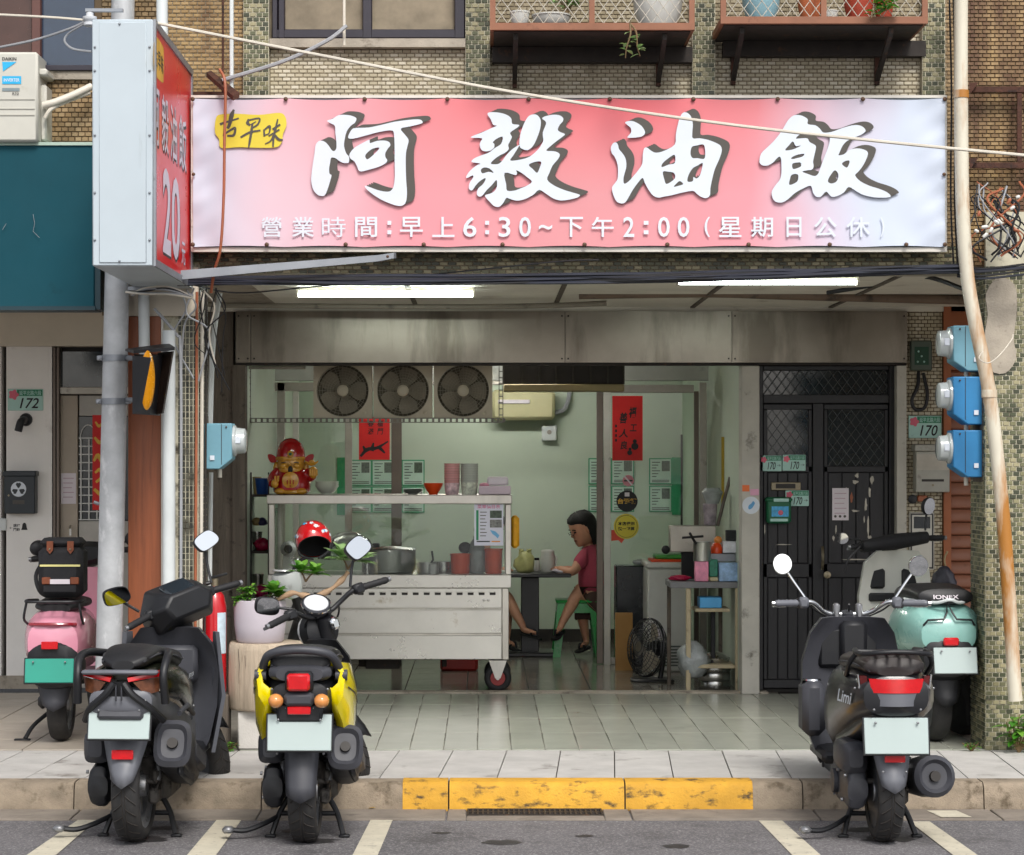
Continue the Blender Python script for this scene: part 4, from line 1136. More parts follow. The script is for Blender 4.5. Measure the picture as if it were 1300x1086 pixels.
m['stem'] = MT('plant_stem','#6f5a3c',.7,var=.2)
def add_leaf(b,base,d,L,Wd,up=Vector((0,0,1)),curl=.25,n=5):
 d = d.normalized();s_ = d.cross(up)
 if s_.length < 1e-3: s_ = Vector((1,0,0))
 s_.normalize();nn = s_.cross(d)
 vs = [];fs = []
 for i in range(n+1):
  t = i/n;wd = Wd*math.sin(math.pi*min(1,t*.93+.05))**.8*.5
  c = base+d*L*t-Vector((0,0,1))*L*curl*t*t
  vs += [c-s_*wd+nn*wd*.25,c,c+s_*wd+nn*wd*.25]
  if i:
   a = 3*(i-1);fs += [(a,a+1,a+4,a+3),(a+1,a+2,a+5,a+4)]
 b.add(vs,fs)
def plant(name,label,cat,base,stems,leaf,mat,lsize=(.06,.03),per=8,rosette=False,group=None,thick=0):
 t = thing(name,label,cat,base,0,group)
 bs,bl = MB(),MB()
 for pts in stems:
  P = spline(pts,5);bs.tube(P,[.006*(1-.6*i/len(P)) for i in range(len(P))],6)
  n = len(P)
  for k in range(per):
   i = n-1 if rosette else int(random.uniform(.25,1)*(n-1))
   a = random.uniform(0,2*math.pi) if not rosette else 2*math.pi*k/per*2.618
   el = random.uniform(-.2,.7) if not rosette else .1+1.1*(k/per)
   d = Vector((math.cos(a)*math.cos(el),math.sin(a)*math.cos(el),math.sin(el)))
   L = random.uniform(.75,1.15)*lsize[0]
   add_leaf(bl,P[i]+d*.004-(Vector((0,0,.012))*(1-k/per) if rosette else Vector((0,0,0))),d,L,lsize[1]*L/lsize[0])
 bs.build('stem',m['stem'],t)
 o = bl.build('leaves',mat,t,sharp=180,fix=False);o['kind'] = 'stuff'
 return t
c = W(800,30,247)
plant('trailing_vine','thin vine trailing down from the flower cage over cream tiles','plant',c,
      [[c,c+Vector((.0,-.02,-.06)),c+Vector((-.02,-.02,-.13)),c+Vector((-.025,-.01,-.18))],[c,c+Vector((.03,-.02,-.05)),c+Vector((.035,-.02,-.12)),c+Vector((.05,-.01,-.17))]],None,m['leaf_pale'],(.045,.028),9)
c = W(1112,20,247)
plant('leafy_vine','bright leafy vine spilling over the rail of the cage with red pots','plant',c,
      [[c+Vector((.02,.05,.12)),c+Vector((.0,-.02,.06)),c+Vector((-.03,-.03,-.02))],[c+Vector((.05,.05,.1)),c+Vector((.07,0,.05)),c+Vector((.05,-.02,0.02))],[c+Vector((.0,.05,.12)),c+Vector((.03,-.02,.09)),c+Vector((.03,-.03,.04))]],None,m['leaf'],(.055,.035),16)
c = W(720,18,243)
plant('potted_plant','grey leafy plant behind the lattice above the wide white bowl','plant',c,[[c,c+Vector((.02*i,0,.07)),c+Vector((.05*i,-.01,.1))] for i in (-2,-1,0,1,2)],None,m['leaf_pale'],(.06,.03),6)
# ------------------------------------------------------------------ wires, pipes, brackets along the facade
def line(name,pts,r,mat,label,cat='cable',group=None,n=6,k=6):
 return tag(MB().tube(spline(pts,k),r,n).build(name,mat),label,cat,group)
line('overhead_wire',[W(-40,17,262),W(60,22,263),W(110,26,264)],.006,m['cable_white'],'white wire running from the insulator beside the box sign past the air conditioner',k=4)
line('overhead_wire',[W(196,29,266),W(420,73,268),W(650,117,270),W(900,155,272),W(1120,180,274),W(1360,203,276)],.0075,m['cable_white'],'long white wire slanting across the front of the pink banner')
line('drop_wire',[W(-30,66,258),W(40,52,260),W(85,38,262),W(112,26,263)],.0065,m['cable_grey'],'grey wire sagging from the insulator towards the air conditioner')
line('looped_wire',[W(108,30,263),W(88,42,262),W(82,52,262),W(92,62,262),W(116,66,263)],.0055,m['cable_grey'],'looped grey wire ending at the edge of the box sign')
ins = thing('insulator','white ceramic insulator on a bracket at the top of the box sign','insulator',W(114,32,264))
c = W(114,26,264)
MB().lathe([(.02,-.03),(.03,-.025),(.03,-.012),(.02,-.008),(.03,-.002),(.034,.006),(.034,.016),(.018,.02),(.018,.035),(.01,.04)],18,c).build('body',MT('ceramic','#c9ccd0',.35),ins)
MB().box(c.x-.02,c.x+.16,c.y-.012,c.y+.012,c.z+.04,c.z+.055).build('bracket',m['grey_steel'],ins)
line('conduit',[W(440,33,241),W(415,52,241.5),W(360,78,241.5),(X(283,241),YD(241.5),Z(103,241))],.0105,m['cable_grey'],'grey flexible conduit slanting from the upper window to the rusty bracket','conduit')
line('conduit',[W(437,-8,240),W(437,28,240),W(437,58,240)],.008,m['cable_white'],'thin upright white conduit in front of the ribbed window','conduit')
line('brown_tube',[W(279,88,244),W(286,108,245),W(285,180,245),W(284,250,245),W(280,315,245),W(272,345,244),W(268,372,243)],.0075,m['copper'],'thin brown tube hanging in front of the banner beside the yellow patch','conduit')
br = thing('rusty_bracket','small rusty angle bracket sticking out above the corner of the banner','bracket',W(285,122,240))
MB().loft([[W(262,92,238),W(268,90,238),W(304,118,244),W(296,122,244)],[W(262,98,238),W(268,96,238),W(304,124,244),W(296,128,244)]]).build('angle',m['rust'],br,flat=True)
MB().box(X(244,SF),X(285,SF),YF-.01,YF+.02,Z(122,SF),Z(117,SF)).build('ledge',m['rust'],br)
for (px,r,mt,lb) in ((283,.006,'rust','thin rusty upright rod on the brown tiles beside the green pilaster'),(294,.011,'pvc','upright pale conduit on the brown tiles near the rusty bracket')):
 tag(MB().cyl((X(px,241),YD(241),Z(118,241)),(X(px,241),YD(241),TOP),r,n=8).build('upright_conduit',m[mt]),lb,'conduit')
# pale pipe behind box sign
tag(MB().cyl(W(205,5,243)+Vector((0,0,.6)),W(206,45,243),.03,n=14).build('vent_pipe',m['pvc']),'pale upright pipe seen above the red side of the box sign','pipe')
arm = thing('steel_support','grey steel angle bar slanting under the banner from the box sign','bracket',W(350,345,243))
MB().loft([[W(198,346,247),W(198,358,247),W(203,358,246),W(203,346,246)],[W(480,324,241),W(480,332,241),W(486,332,240.5),W(486,324,240.5)],[W(500,321,240.5),W(500,328,240.5),W(503,328,240),W(503,321,240)]]).build('bar',m['grey_steel'],arm,flat=True)
MB().ball(W(492,326,242),.008,8,6).build('bolt',m['screw'],arm)
# cable bundle across the opening
rnd = random.Random(3)
for i in range(16):
 y0_,y1_ = 355+rnd.uniform(-3,6),339+rnd.uniform(-5,7)
 sag = rnd.uniform(3,11)
 pts = []
 for k in range(9):
  t = k/8;px = 225+t*(1222-225)
  py = y0_*(1-t)+y1_*t+sag*math.sin(math.pi*t)+rnd.uniform(-1.6,1.6)
  pts.append(W(px,py,241+rnd.uniform(-.8,.8)))
 line('bundle_cable',pts,rnd.choice((.004,.005,.006,.009)),m[rnd.choice(('cable','cable_blue','cable_blue'))],'dark cable of the bundle strung under the banner across the arcade',group='cables strung under the banner')
line('lone_cable',[W(245,362,240),W(300,372,236),W(380,366,232),W(520,352,236),W(700,333,241),W(760,330,241)],.004,m['cable'],'single thin cable rising from the bundle to the tiled beam')
tag(MB().tube(spline([W(262,386,200),W(300,388,200),W(560,390,200),W(700,388,200),W(770,385,200)],4),.017,10).build('conduit_run',MT('grimy_pipe','#7d7568',.6,dirt=('#4a443a',.55,8))),'grimy pipe along the top of the fascia above the fans','pipe')
tag(MB().tube(spline([W(735,374,205),W(900,372,205),W(1000,375,205),W(1225,381,205)],4),.03,12).build('conduit_run',MT('brown_grimy_pipe','#6a5748',.6,dirt=('#3a3028',.55,8))),'thick brown pipe under the arcade ceiling towards the meters','pipe')
line('sagging_cable',[W(1050,372,212),W(1110,362,215),W(1165,352,222),W(1190,355,228),W(1225,368,232)],.013,m['cable'],'thick black cable drooping under the ceiling beside the stained pipe')
# fluorescent lamps
m['tube_lit'] = EMIT('lit_fluorescent_tube',(.88,1.0,.95),20)
def lamp(px0,px1,py,s,label):
 a,b2 = W(px0,py,s),W(px1,py,s)
 t = thing('fluorescent_lamp',label,'lamp',((a.x+b2.x)/2,a.y,a.z))
 MB().cyl(a,b2,.0115,n=12).build('tube',m['tube_lit'],t)
 zt = CEIL-.003
 MB().cbox(((a.x+b2.x)/2,a.y+.02,min(zt-.012,a.z+.045)),(b2.x-a.x+.03,.05,.03),.006).build('batten',m['ceiling'],t)
 for xx in (a.x-.008,b2.x+.008):
  MB().cbox((xx,a.y+.004,a.z+.008),(.016,.035,.05),.004).build('socket',m['ceiling'],t)
  MB().cyl((xx,a.y+.02,a.z+.03),(xx,a.y+.02,CEIL+.001),.006,n=6).build('hanger',m['dark_steel'],t)
lamp(379,600,374.6,214,'lit fluorescent tube under the ceiling above the box fans')
lamp(478,585,347.5,231,'short lit fluorescent tube half hidden by the cable bundle')
lamp(862,1087,359,226,'lit fluorescent tube above the black door side of the arcade')
# ------------------------------------------------------------------ right side: stained downpipe, rusty frame, wire tangle
SR = 242.0
P = spline([W(1220,-20,SR),W(1220,120,SR),W(1222,260,SR),W(1228,350,SR),W(1240,420,SR),W(1256,500,SR),W(1272,640,SR),(X(1281,SR),YD(SR),Z(760,SR)),W(1289,890,SR)],6)
dp = thing('downpipe','big stained white drainpipe bending down across the green tiled column','pipe',P[-1])
MB().tube(P,.0365,18).build('pipe',m['pvc_stained'],dp)
for i in (6,30): MB().tube([P[i]+Vector((0,0,.02)),P[i]-Vector((0,0,.02))],.041,18).build('collar',m['pvc_stained'],dp)
line('tie_wire',[W(1248,446,244),W(1243,455,250),W(1254,461,252),W(1268,452,250),W(1284,432,246),W(1286,425,244)],.003,m['cable_white'],'knotted white string tying the drainpipe to the column','string')
rf = thing('rusty_sign_support','rusty steel frame of an old sign fixed to the stained tiled wall','frame',W(1262,220,SF))
b = []
for py in (115,211):
 MB().box(X(1230,SF),3.6,YF-.05,YF-.02,Z(py+4,SF),Z(py-3,SF)).build('bar',m['rust'],rf)
 MB().loft([[W(1230,py-10,241),W(1242,py-10,241),W(1232,py+4,241)],[W(1230,py-10,238),W(1242,py-10,238),W(1232,py+4,238)]]).build('stub',m['rust'],rf,flat=True)
MB().box(X(1289,SF),X(1295,SF),YF-.045,YF-.025,Z(207,SF),Z(119,SF)).build('bar',m['rust'],rf)
rnd = random.Random(11)
for i in range(24):
 a0 = W(1236+rnd.uniform(0,60),240+rnd.uniform(-10,15),241);a1 = W(1232+rnd.uniform(0,66),318+rnd.uniform(-6,16),241)
 mid = [a0.lerp(a1,.33)+Vector((rnd.uniform(-.1,.1),-.04*rnd.random(),rnd.uniform(-.03,.05))),a0.lerp(a1,.66)+Vector((rnd.uniform(-.12,.12),-.05*rnd.random(),rnd.uniform(-.06,.03)))]
 line('tangled_wire',[a0,*mid,a1],rnd.choice((.0035,.0045,.006)),m[rnd.choice(('cable','cable','cable','cable','cable_grey','copper'))],'wire of the tangle on the stained wall beside the drainpipe',group='tangled wires beside the drainpipe')
for i in range(11):
 c = W(1238+rnd.uniform(0,60),245+rnd.uniform(0,60),244)
 d = Vector((rnd.uniform(-1,1),0,rnd.uniform(-1.6,1))).normalized()*rnd.uniform(.01,.02)
 tag(MB().tube([c-d,c-d*.6,c+d*.6,c+d],[.006,.009,.009,.005],8).build('wire_connector',m['pot_white'] if i % 4 else m['copper']),'small taped wire joint in the tangle beside the drainpipe','connector','taped wire joints')
for i in range(6):
 a0 = W(1215,335+i*3.2,240);
 line('service_cable',[a0,W(1250,340+i*2.5+rnd.uniform(-3,3),241),W(1330,330+i*3+rnd.uniform(-5,3),241)],.006,m['cable_blue' if i % 2 else 'cable'],'dark service cable passing behind the drainpipe to the stained wall',group='service cables behind the drainpipe')
for i,px in enumerate((1205,1210,1215)):
 line('riser_cable',[W(px,-10,240),W(px+3,120,240),W(px+2,250,240),W(px+6,345,240)],.005,m['cable'],'black cable climbing the wall between banner and drainpipe',group='cables climbing beside the banner')
# blue electricity meters
m['meter_blue'] = MT('blue_meter_box','#2f7fb5',.45,var=.08,dirt=('#215d86',.64,6))
m['meter_pale'] = MT('faded_blue_meter_box','#6f9fb0',.5,var=.08,dirt=('#54808f',.64,6))
m['lens_clear'] = MT('meter_glass','#b9c0c0',.12,var=.1,spec=.8,coat=.6)
def meter(xw,yc,zt,zb,side,mat,label,dep=.19,tall=True,group=None):
 """box on the side face of a column at x = xw, sticking out towards side*x; the dial looks sideways"""
 h = zt-zb
 t = thing('electricity_meter',label,'electricity meter',(xw+side*dep/2,yc,zb),0,group)
 x1 = xw+side*dep;wd = .17
 poly = [(xw,zt),(xw,zb),(xw+side*dep*.55,zb),(x1,zb+h*.22),(x1,zt)]
 if side < 0: pass
 MB().prism(poly if side > 0 else poly,yc-wd/2,yc+wd/2).build('case',mat,t,sharp=30,bevel=.006)
 MB().lathe([(.085,0),(.085,side*.012),(.072,side*.02),(.068,side*.062),(.055,side*.07),(.02,side*.072)],26,(x1,yc,zb+h*.62),'X').build('dial_glass',m['lens_clear'],t)
 MB().cbox((x1+side*.03,yc-.045,zb+h*.64),(.03,.06,.04),.003).build('dial_plate',m['print_white'],t)
 MB().box(xw+side*dep*.62,xw+side*(dep*.62+.003),yc-wd/2-.002,yc-wd/2-.0005,zb+h*.1,zt-.004).build('lid_seam',m['base_dark'],t)
 MB().sheet(xw+side*dep*.3-.012,xw+side*dep*.3+.012,yc-wd/2-.0075,zb+h*.2,zb+h*.3).build('label',m['print_white'],t,flat=True)
 MB().ball((xw+side*dep*.8,yc-wd/2-.006,zt-.02),.005,8,6).build('seal_screw',m['screw'],t)
 MB().cyl((xw+side*dep*.5,yc,zb),(xw+side*dep*.5,yc,zb-.045),.012,n=10).build('conduit_stub',m['cable_white'],t)
 return t
xw = X(1242,232)
bd = MB().box(xw,rxa-.006,YF+.06,YF+.3,Z(612,232),Z(405,232));tag(bd.build('meter_board',m['old_wood']),'weathered board carrying three blue meters on the green column','board')
ym = YF+.16
meter(xw,ym,Z(416,232),Z(473,232),-1,m['meter_pale'],'faded blue electricity meter, topmost of three on the weathered board',.175)
meter(xw,ym,Z(480,232),Z(540,232),-1,m['meter_blue'],'blue electricity meter, middle of three on the weathered board',.175)
meter(xw,ym,Z(547,232),Z(606,232),-1,m['meter_blue'],'blue electricity meter, lowest of three on the weathered board',.175)
xl = cxb+.02
tag(MB().box(cxb+.006,xl-.001,YF+.08,YF+.28,Z(602,234),Z(528,234)).build('meter_board',m['old_wood']),'small board behind the single blue meter on the dark tiled column','board')
meter(xl,ym,Z(538,234),Z(596,234),1,m['meter_pale'],'single faded blue electricity meter on the dark tiled column',.15)
# pipes and conduits on the left column
tag(MB().cyl((X(214.5,240),YD(240),0.14),(X(214.5,240),YD(240),Z(420,240)),.034,n=16).build('drain_pipe',m['pvc']),'pale upright drainpipe beside the brown wood panel','pipe')
tag(MB().cyl((X(182,239),YF-.06,Z(452,239)),(X(181,239),YF-.06,Z(372,239)),.03,n=16).build('drain_pipe',m['pvc']),'short pale pipe above the warning signal on the brown panel','pipe')
line('conduit',[W(196,392,240),W(224,425,240),W(229,445,240),W(230,600,240),W(229,880,240)],.008,m['cable_grey'],'slim grey conduit running down over the dark mosaic tiles','conduit')
for px,r,mt,lb in ((249,.008,'copper','brown conduit along the edge of the dark tiled column'),(256,.010,'cable_white','white conduit beside the brown one on the dark tiled column'),(261,.006,'dark_steel','thin dark conduit behind the single blue meter')):
 tag(MB().cyl((X(px,236),YF-.012+.0*px,.14),(X(px+3,236),YF-.012,Z(372,236)),r,n=8).build('upright_conduit',m[mt]),lb,'conduit')
line('flat_conduit',[W(279,372,226),W(270,440,226),W(266,560,226)],.016,m['pvc'],'pale trunking sloping down to the single blue meter','conduit')
tag(MB().cyl(W(268,600,228),W(265,860,228),.012,n=8).build('upright_conduit',m['pvc']),'pale conduit below the single blue meter','conduit')
rnd = random.Random(21)
for i in range(9):
 x0_ = 250+rnd.uniform(-30,38)
 line('hanging_wire',[W(x0_,372+rnd.uniform(-6,5),241),W(x0_+rnd.uniform(-12,14),395+rnd.uniform(-8,8),240),W(x0_+rnd.uniform(-20,20),425+rnd.uniform(-15,10),239),W(x0_+rnd.uniform(-8,20),440+rnd.uniform(0,80),238)],rnd.choice((.003,.004,.005)),m[rnd.choice(('cable','cable_grey','cable_white','cable'))],'loose wire dangling at the head of the dark tiled column',group='loose wires at the column head')
for i in range(5):
 line('tied_cable',[W(160+i*2,371+i,243),W(185,374-i*2+rnd.uniform(-3,3),245),W(215,368+rnd.uniform(-4,6),245),W(245,375+rnd.uniform(-4,4),243)],.006,m[('cable_white','cable_grey','cable')[i % 3]],'cable tied under the bottom of the box sign',group='cables under the box sign')
# ------------------------------------------------------------------ black double door
m['brass'] = MT('dull_brass','#8f8570',.4,metal=.7,var=.15)
m['peeled'] = MT('torn_paper','#b9b3a8',.8,var=.2)
YDR = YB+.06
dr = thing('black_door','black timber double door with lattice panes and peeling paint','door',(X(1050,SB),YDR,FLOOR))
def dbox(name,a,b2,t,bt,y0,y1,mat=None,parent=dr,ch=.004):
 return MB().cbox(((X(a,SB)+X(b2,SB))/2,YDR+(y0+y1)/2,(Z(t,SB)+Z(bt,SB))/2),((b2-a)/SB,y1-y0,(bt-t)/SB),ch).build(name,mat or m['black_door'],parent)
MB().box(X(963,SB),X(1137,SB),YDR+.04,YDR+.06,FLOOR,Z(463,SB)).build('backing',m['base_dark'],dr)
dbox('frame_post',964,970,464,877,-.02,.03);dbox('frame_post',1130,1137,464,877,-.02,.03);dbox('frame_head',970,1130,464,470,-.02,.03)
dbox('transom_bar',970,1130,501,512,-.02,.03)
MB().box(X(971,SB),X(1129,SB),YDR+.03,YDR+.034,Z(501,SB),Z(470,SB)).build('transom_pane',m['glass_dark'],dr)
dbox('stile',1033,1047,512,877,-.015,.025)
for (a,b2) in ((970.5,1032.5),(1047.5,1129.5)):
 leaf = dbox('door_leaf',a,b2,512.5,876,.012,.03)
 dbox('rail',a,b2,513,520,-.008,.012,parent=leaf);dbox('rail',a,b2,592,600,-.008,.012,parent=leaf);dbox('rail',a,b2,716,734,-.008,.012,parent=leaf);dbox('rail',a,b2,864,875,-.008,.012,parent=leaf)
 dbox('stile',a,a+5,520.3,863.7,-.008,.012,parent=leaf);dbox('stile',b2-5,b2,520.3,863.7,-.008,.012,parent=leaf)
 MB().box(X(a+5,SB),X(b2-5,SB),YDR+.006,YDR+.0115,Z(592,SB),Z(520,SB)).build('pane',m['glass_dark'],leaf)
 n = 4
 for (t,bt) in ((600.5,715.5),(734.5,863.5)):
  for i in range(n):
   w_ = (b2-a-11)/n
   dbox('plank',a+5.5+i*w_+.35,a+5.5+(i+1)*w_-.35,t,bt,0,.0115,parent=leaf,ch=.003)
def diag(x0,x1,z0,z1,y,st,r,mat,parent,name='lattice'):
 b = MB();h = z1-z0;sl = 1.35
 i = -int(h/sl/st)-1
 while x0+i*st < x1+h/sl:
  for sg_ in (1,-1):
   p0 = (x0+i*st,z0);p1 = (x0+i*st+sg_*h/sl,z1);t0,t1 = 0.,1.
   for lim,s_ in ((x0,1),(x1,-1)):
    q0 = (p0[0]-lim)*s_;q1 = (p1[0]-lim)*s_
    if q0 <= 0 and q1 <= 0: t0 = 2
    elif q0 < 0: t0 = max(t0,-q0/(q1-q0))
    elif q1 < 0: t1 = min(t1,q0/(q0-q1))
   if t1 > t0: b.cyl((p0[0]+(p1[0]-p0[0])*t0,y+sg_*r,z0+h*t0),(p0[0]+(p1[0]-p0[0])*t1,y+sg_*r,z0+h*t1),r,n=5)
  i += 1
 o = b.build(name,mat,parent);o['kind'] = 'stuff';return o
lat = MT('dark_grille','#4c4f50',.6)
for (a,b2,t,bt) in ((976,1027,520,592),(1053,1124,520,592),(971,1129,470,501)):
 diag(X(a,SB),X(b2,SB),Z(bt,SB),Z(t,SB),YDR+.002,.062,.0022,lat,dr)
dh = MB();dh.tube(spline([W(1045,694,SB),W(1045,700,SB),W(1045,716,SB),W(1045,724,SB)],4),.009,8)
for v in range(len(dh.v)): dh.v[v] = (dh.v[v][0],YDR-.05+.03*abs((dh.v[v][2]-Z(709,SB))/.08)**2,dh.v[v][2])
dh.build('pull_handle',m['brass'],dr)
MB().lathe([(.012,-.02),(.012,-.045),(.024,-.055),(.024,-.075),(.01,-.082)],16,(X(1050,SB),YDR,Z(730,SB)),'Y').build('knob',m['brass'],dr)
ms = dbox('mail_slot',980,1018,612.5,623,-.016,-.002,m['brass'])
MB().box(X(986,SB),X(1011,SB),YDR-.0175,YDR-.0155,Z(620.5,SB),Z(614.5,SB)).build('slot',m['base_dark'],ms)
rnd = random.Random(5)
for (cx_,cy_2,w_,h_) in ((1076,624,4,5),(1088,612,5,3),(1090,604,3,4),(1087,649,6,1.6),(1101,642,2.4,9),(1106,625,2,8),(1104,668,1.6,14),(1106,684,3,5),(1063,672,1.2,8),(1060,684,2,4),(995,692,11,.8),(972,672,1,9),(1088,711,20,1.0),(1099,660,1,6),(1083,632,2,7),(1109,610,3,6)):
 pts = [(X(cx_+w_*math.cos(a)*rnd.uniform(.5,1.1),SB),Z(cy_2+h_*math.sin(a)*rnd.uniform(.5,1.1),SB)) for a in [2*math.pi*k/12 for k in range(12)]]
 yy = YDR-.0095 if h_ < 2 or abs(cx_-972) < 3 else YDR-.0012
 MB().prism(pts,yy-.001,yy).build('paper_scrap',m['peeled'] if cx_ != 1083 else m['copper'],dr,flat=True)
m['paper'] = MT('pale_paper','#d8d0d6',.7,var=.04)
m['paper_text'] = MT('faint_paper_print','#b79aa8',.7)
def paper(name,a,b2,t,bt,s,y,mat,label,cat,lines=0,lm=None,marks=None):
 """a sheet of paper or a printed notice on a surface at y"""
 th = thing(name,label,cat,(X((a+b2)/2,s),y,Z(bt,s)))
 MB().box(X(a,s),X(b2,s),y-.002,y,Z(bt,s),Z(t,s)).build('sheet',mat,th)
 for i in range(lines):
  py = t+(bt-t)*(i+1)/(lines+1.5)
  MB().sheet(X(a+(b2-a)*.14,s),X(a+(b2-a)*(.86-.2*((i*7) % 3)/3),s),y-.0026,Z(py+1,s),Z(py,s)).build('print_line',lm or m['paper_text'],th,flat=True)
 return th
pn = paper('notice',1058,1079,620,661,SB,YDR-.009,m['paper'],'pale pink paper notice taped to the black door','notice',5)
for i in range(3): MB().lathe([(.009,0),(.009,-.001)],12,(X(1062+i*6,SB),YDR-.0112,Z(656,SB)),'Y').build('dot',m['print_grey'],pn)
# ------------------------------------------------------------------ house number plates
m['plate'] = MT('pale_green_plate','#a9cfc6',.45,var=.05,dirt=('#86a8a0',.66,20))
m['plate_green'] = MT('green_plate_strip','#1d7a55',.45,var=.06)
m['emblem'] = MT('pink_emblem','#d8637a',.5,var=.15)
def doorplate(a,b2,t,bt,s,y,label,num='170',arrow=False):
 th = thing('number_plate',label,'house number',(X((a+b2)/2,s),y,Z(bt,s)))
 w_,h_ = b2-a,bt-t
 MB().cbox(((X(a,s)+X(b2,s))/2,y-.004,(Z(t,s)+Z(bt,s))/2),(w_/s,.008,h_/s),.003).build('plate',m['plate'],th)
 yy = y-.0085
 MB().sheet(X(a+w_*.26,s),X(b2-w_*.02,s),yy,Z(t+h_*.33,s),Z(t+h_*.04,s)).build('street_strip',m['plate_green'],th,flat=True)
 lettering('lettering','延平北路六段',m['plate'],th,front(X(a+w_*.33,s),yy-.0006,Z(t+h_*.30,s)),w_*.62/s,h_*.22/s,.012)
 lettering('number',num,m['print_black'],th,front(X(a+w_*.34,s),yy-.0006,Z(bt-h_*.1,s)),w_*(.38 if arrow else .54)/s,h_*.48/s,.012,shear=.25)
 if arrow: lettering('arrow','→',m['print_dark'],th,front(X(a+w_*.78,s),yy-.0006,Z(bt-h_*.3,s)),w_*.17/s,h_*.14/s)
 pts = [(X(a+w_*.17,s)+(w_*.13/s)*(1+.16*math.cos(5*q))*math.cos(q),Z(t+h_*.27,s)+(w_*.13/s)*(1+.16*math.cos(5*q))*math.sin(q)) for q in [2*math.pi*k/40 for k in range(40)]]
 MB().add([(p[0],yy-.0012,p[1]) for p in pts],[tuple(range(40))]).build('flower_emblem',m['emblem'],th,flat=True)
 return th
doorplate(10,55,494,521.5,SN,YN,'pale green number plate 172 on the white wall','172')
doorplate(966,993.5,578.5,598.5,SB,YDR-.012,'pale green plate 170 on the black door, nearer to the white pillar','170',True)
doorplate(994.5,1024,577.5,598,SB,YDR-.012,'pale green plate 170 on the black door, nearer to the door stile','170',True)
doorplate(998,1028,623,643,SB,YDR-.017,'pale green plate 170 beside the green letter box on the black door','170',True)
doorplate(1153,1195,528,556.5,SB,YB-.006,'green and grey number plate 170 on the tiled meter wall')
# green letter box on the door
gb = thing('letter_box','small dark green letter box on the black door','mailbox',(X(988,SB),YDR,Z(665,SB)))
m['dgreen'] = MT('dark_green_plastic','#0f5c3c',.4,var=.1)
MB().cbox((X(988,SB),YDR-.06,Z(648.5,SB)),(31/SB,.085,32/SB),.014).build('body',m['dgreen'],gb)
MB().cbox((X(988,SB),YDR-.062,Z(634.5,SB)),(34/SB,.1,6/SB),.012).build('lid',m['dgreen'],gb)
MB().sheet(X(981,SB),X(1000,SB),YDR-.1135,Z(637,SB),Z(633,SB)).build('name_strip',m['plate'],gb,flat=True)
MB().sheet(X(978.5,SB),X(1000,SB),YDR-.1035,Z(656,SB),Z(643,SB)).build('picture_label',MT('blue_label_print','#4aa3d6',.5,var=.3,scale=40),gb,flat=True)
MB().lathe([(.017,0),(.015,-.001)],16,(X(990,SB),YDR-.104,Z(651,SB)),'Y').build('picture_spot',m['emblem'],gb)
MB().sheet(X(977,SB),X(999,SB),YDR-.1035,Z(662,SB),Z(658.5,SB)).build('name_strip',m['plate'],gb,flat=True)
# things on the tiled meter wall
ic = thing('intercom','small dark green intercom box with hanging black lead on the tiled wall','intercom',(X(1168,SB),YB,Z(472,SB)))
MB().cbox((X(1168,SB),YB-.03,Z(452,SB)),(27/SB,.05,38/SB),.008).build('case',MT('grey_green_case','#4c564c',.5),ic)
MB().sheet(X(1159,SB),X(1177,SB),YB-.0565,Z(464,SB),Z(441,SB)).build('label',MT('dark_green_label','#12402c',.5),ic,flat=True)
for (a,b2) in ((1164,447),(1168,453),(1163,460),(1171,460)): MB().ball((X(a,SB),YB-.057,Z(b2,SB)),.007,8,6).build('button',m['plate'],ic)
tag(MB().tube(spline([W(1166,472,SB),W(1164,490,SB)+Vector((0,-.03,0)),W(1156,508,SB)+Vector((0,-.05,0)),W(1160,520,SB)+Vector((0,-.05,0)),W(1172,518,SB)+Vector((0,-.04,0)),W(1176,500,SB)+Vector((0,-.03,0)),W(1172,474,SB)],6),.012,8).build('looped_lead',m['cable']),'thick black lead looping below the green intercom','cable')
mb = thing('mailbox','grey weathered metal mailbox on the tiled meter wall','mailbox',(X(1180,SB),YB,Z(626,SB)))
gsm = MT('weathered_mailbox_steel','#a3a198',.5,metal=.2,var=.12,dirt=('#6b665c',.6,8))
MB().cbox((X(1180,SB),YB-.06,Z(599,SB)),(43/SB,.1,52/SB),.006).build('body',gsm,mb)
MB().cbox((X(1180,SB),YB-.068,Z(569,SB)),(47/SB,.125,9/SB),.006).build('lid',gsm,mb)
MB().sheet(X(1166,SB),X(1194,SB),YB-.1115,Z(611.5,SB),Z(608.5,SB)).build('slot',m['base_dark'],mb,flat=True)
MB().lathe([(.008,0),(.007,-.004)],12,(X(1180,SB),YB-.111,Z(616,SB)),'Y').build('lock',m['brass'],mb)
MB().sheet(X(1160,SB),X(1200,SB),YB-.1112,Z(597,SB),Z(577,SB)).build('torn_label',m['peeled'],mb,flat=True)
bz = thing('buzzer','brown round buzzer below the grey mailbox','buzzer',(X(1170,SB),YB,Z(638,SB)))
MB().cbox((X(1170,SB),YB-.02,Z(633,SB)),(12/SB,.03,8/SB),.006).build('body',m['copper'],bz)
MB().lathe([(.03,0),(.03,-.02),(.02,-.025)],16,(X(1158,SB),YB-.005,Z(634,SB)),'Y').build('bell',m['cable'],bz)
eb = thing('switch_box','white wall panel with a black display below the grey mailbox','panel',(X(1170,SB),YB,Z(722,SB)))
MB().cbox((X(1169.5,SB),YB-.015,Z(687,SB)),(32/SB,.02,73/SB),.006).build('panel',m['alu_white'],eb)
MB().sheet(X(1155,SB),X(1184,SB),YB-.0262,Z(722,SB),Z(652,SB)).build('border',m['print_dark'],eb,flat=True)
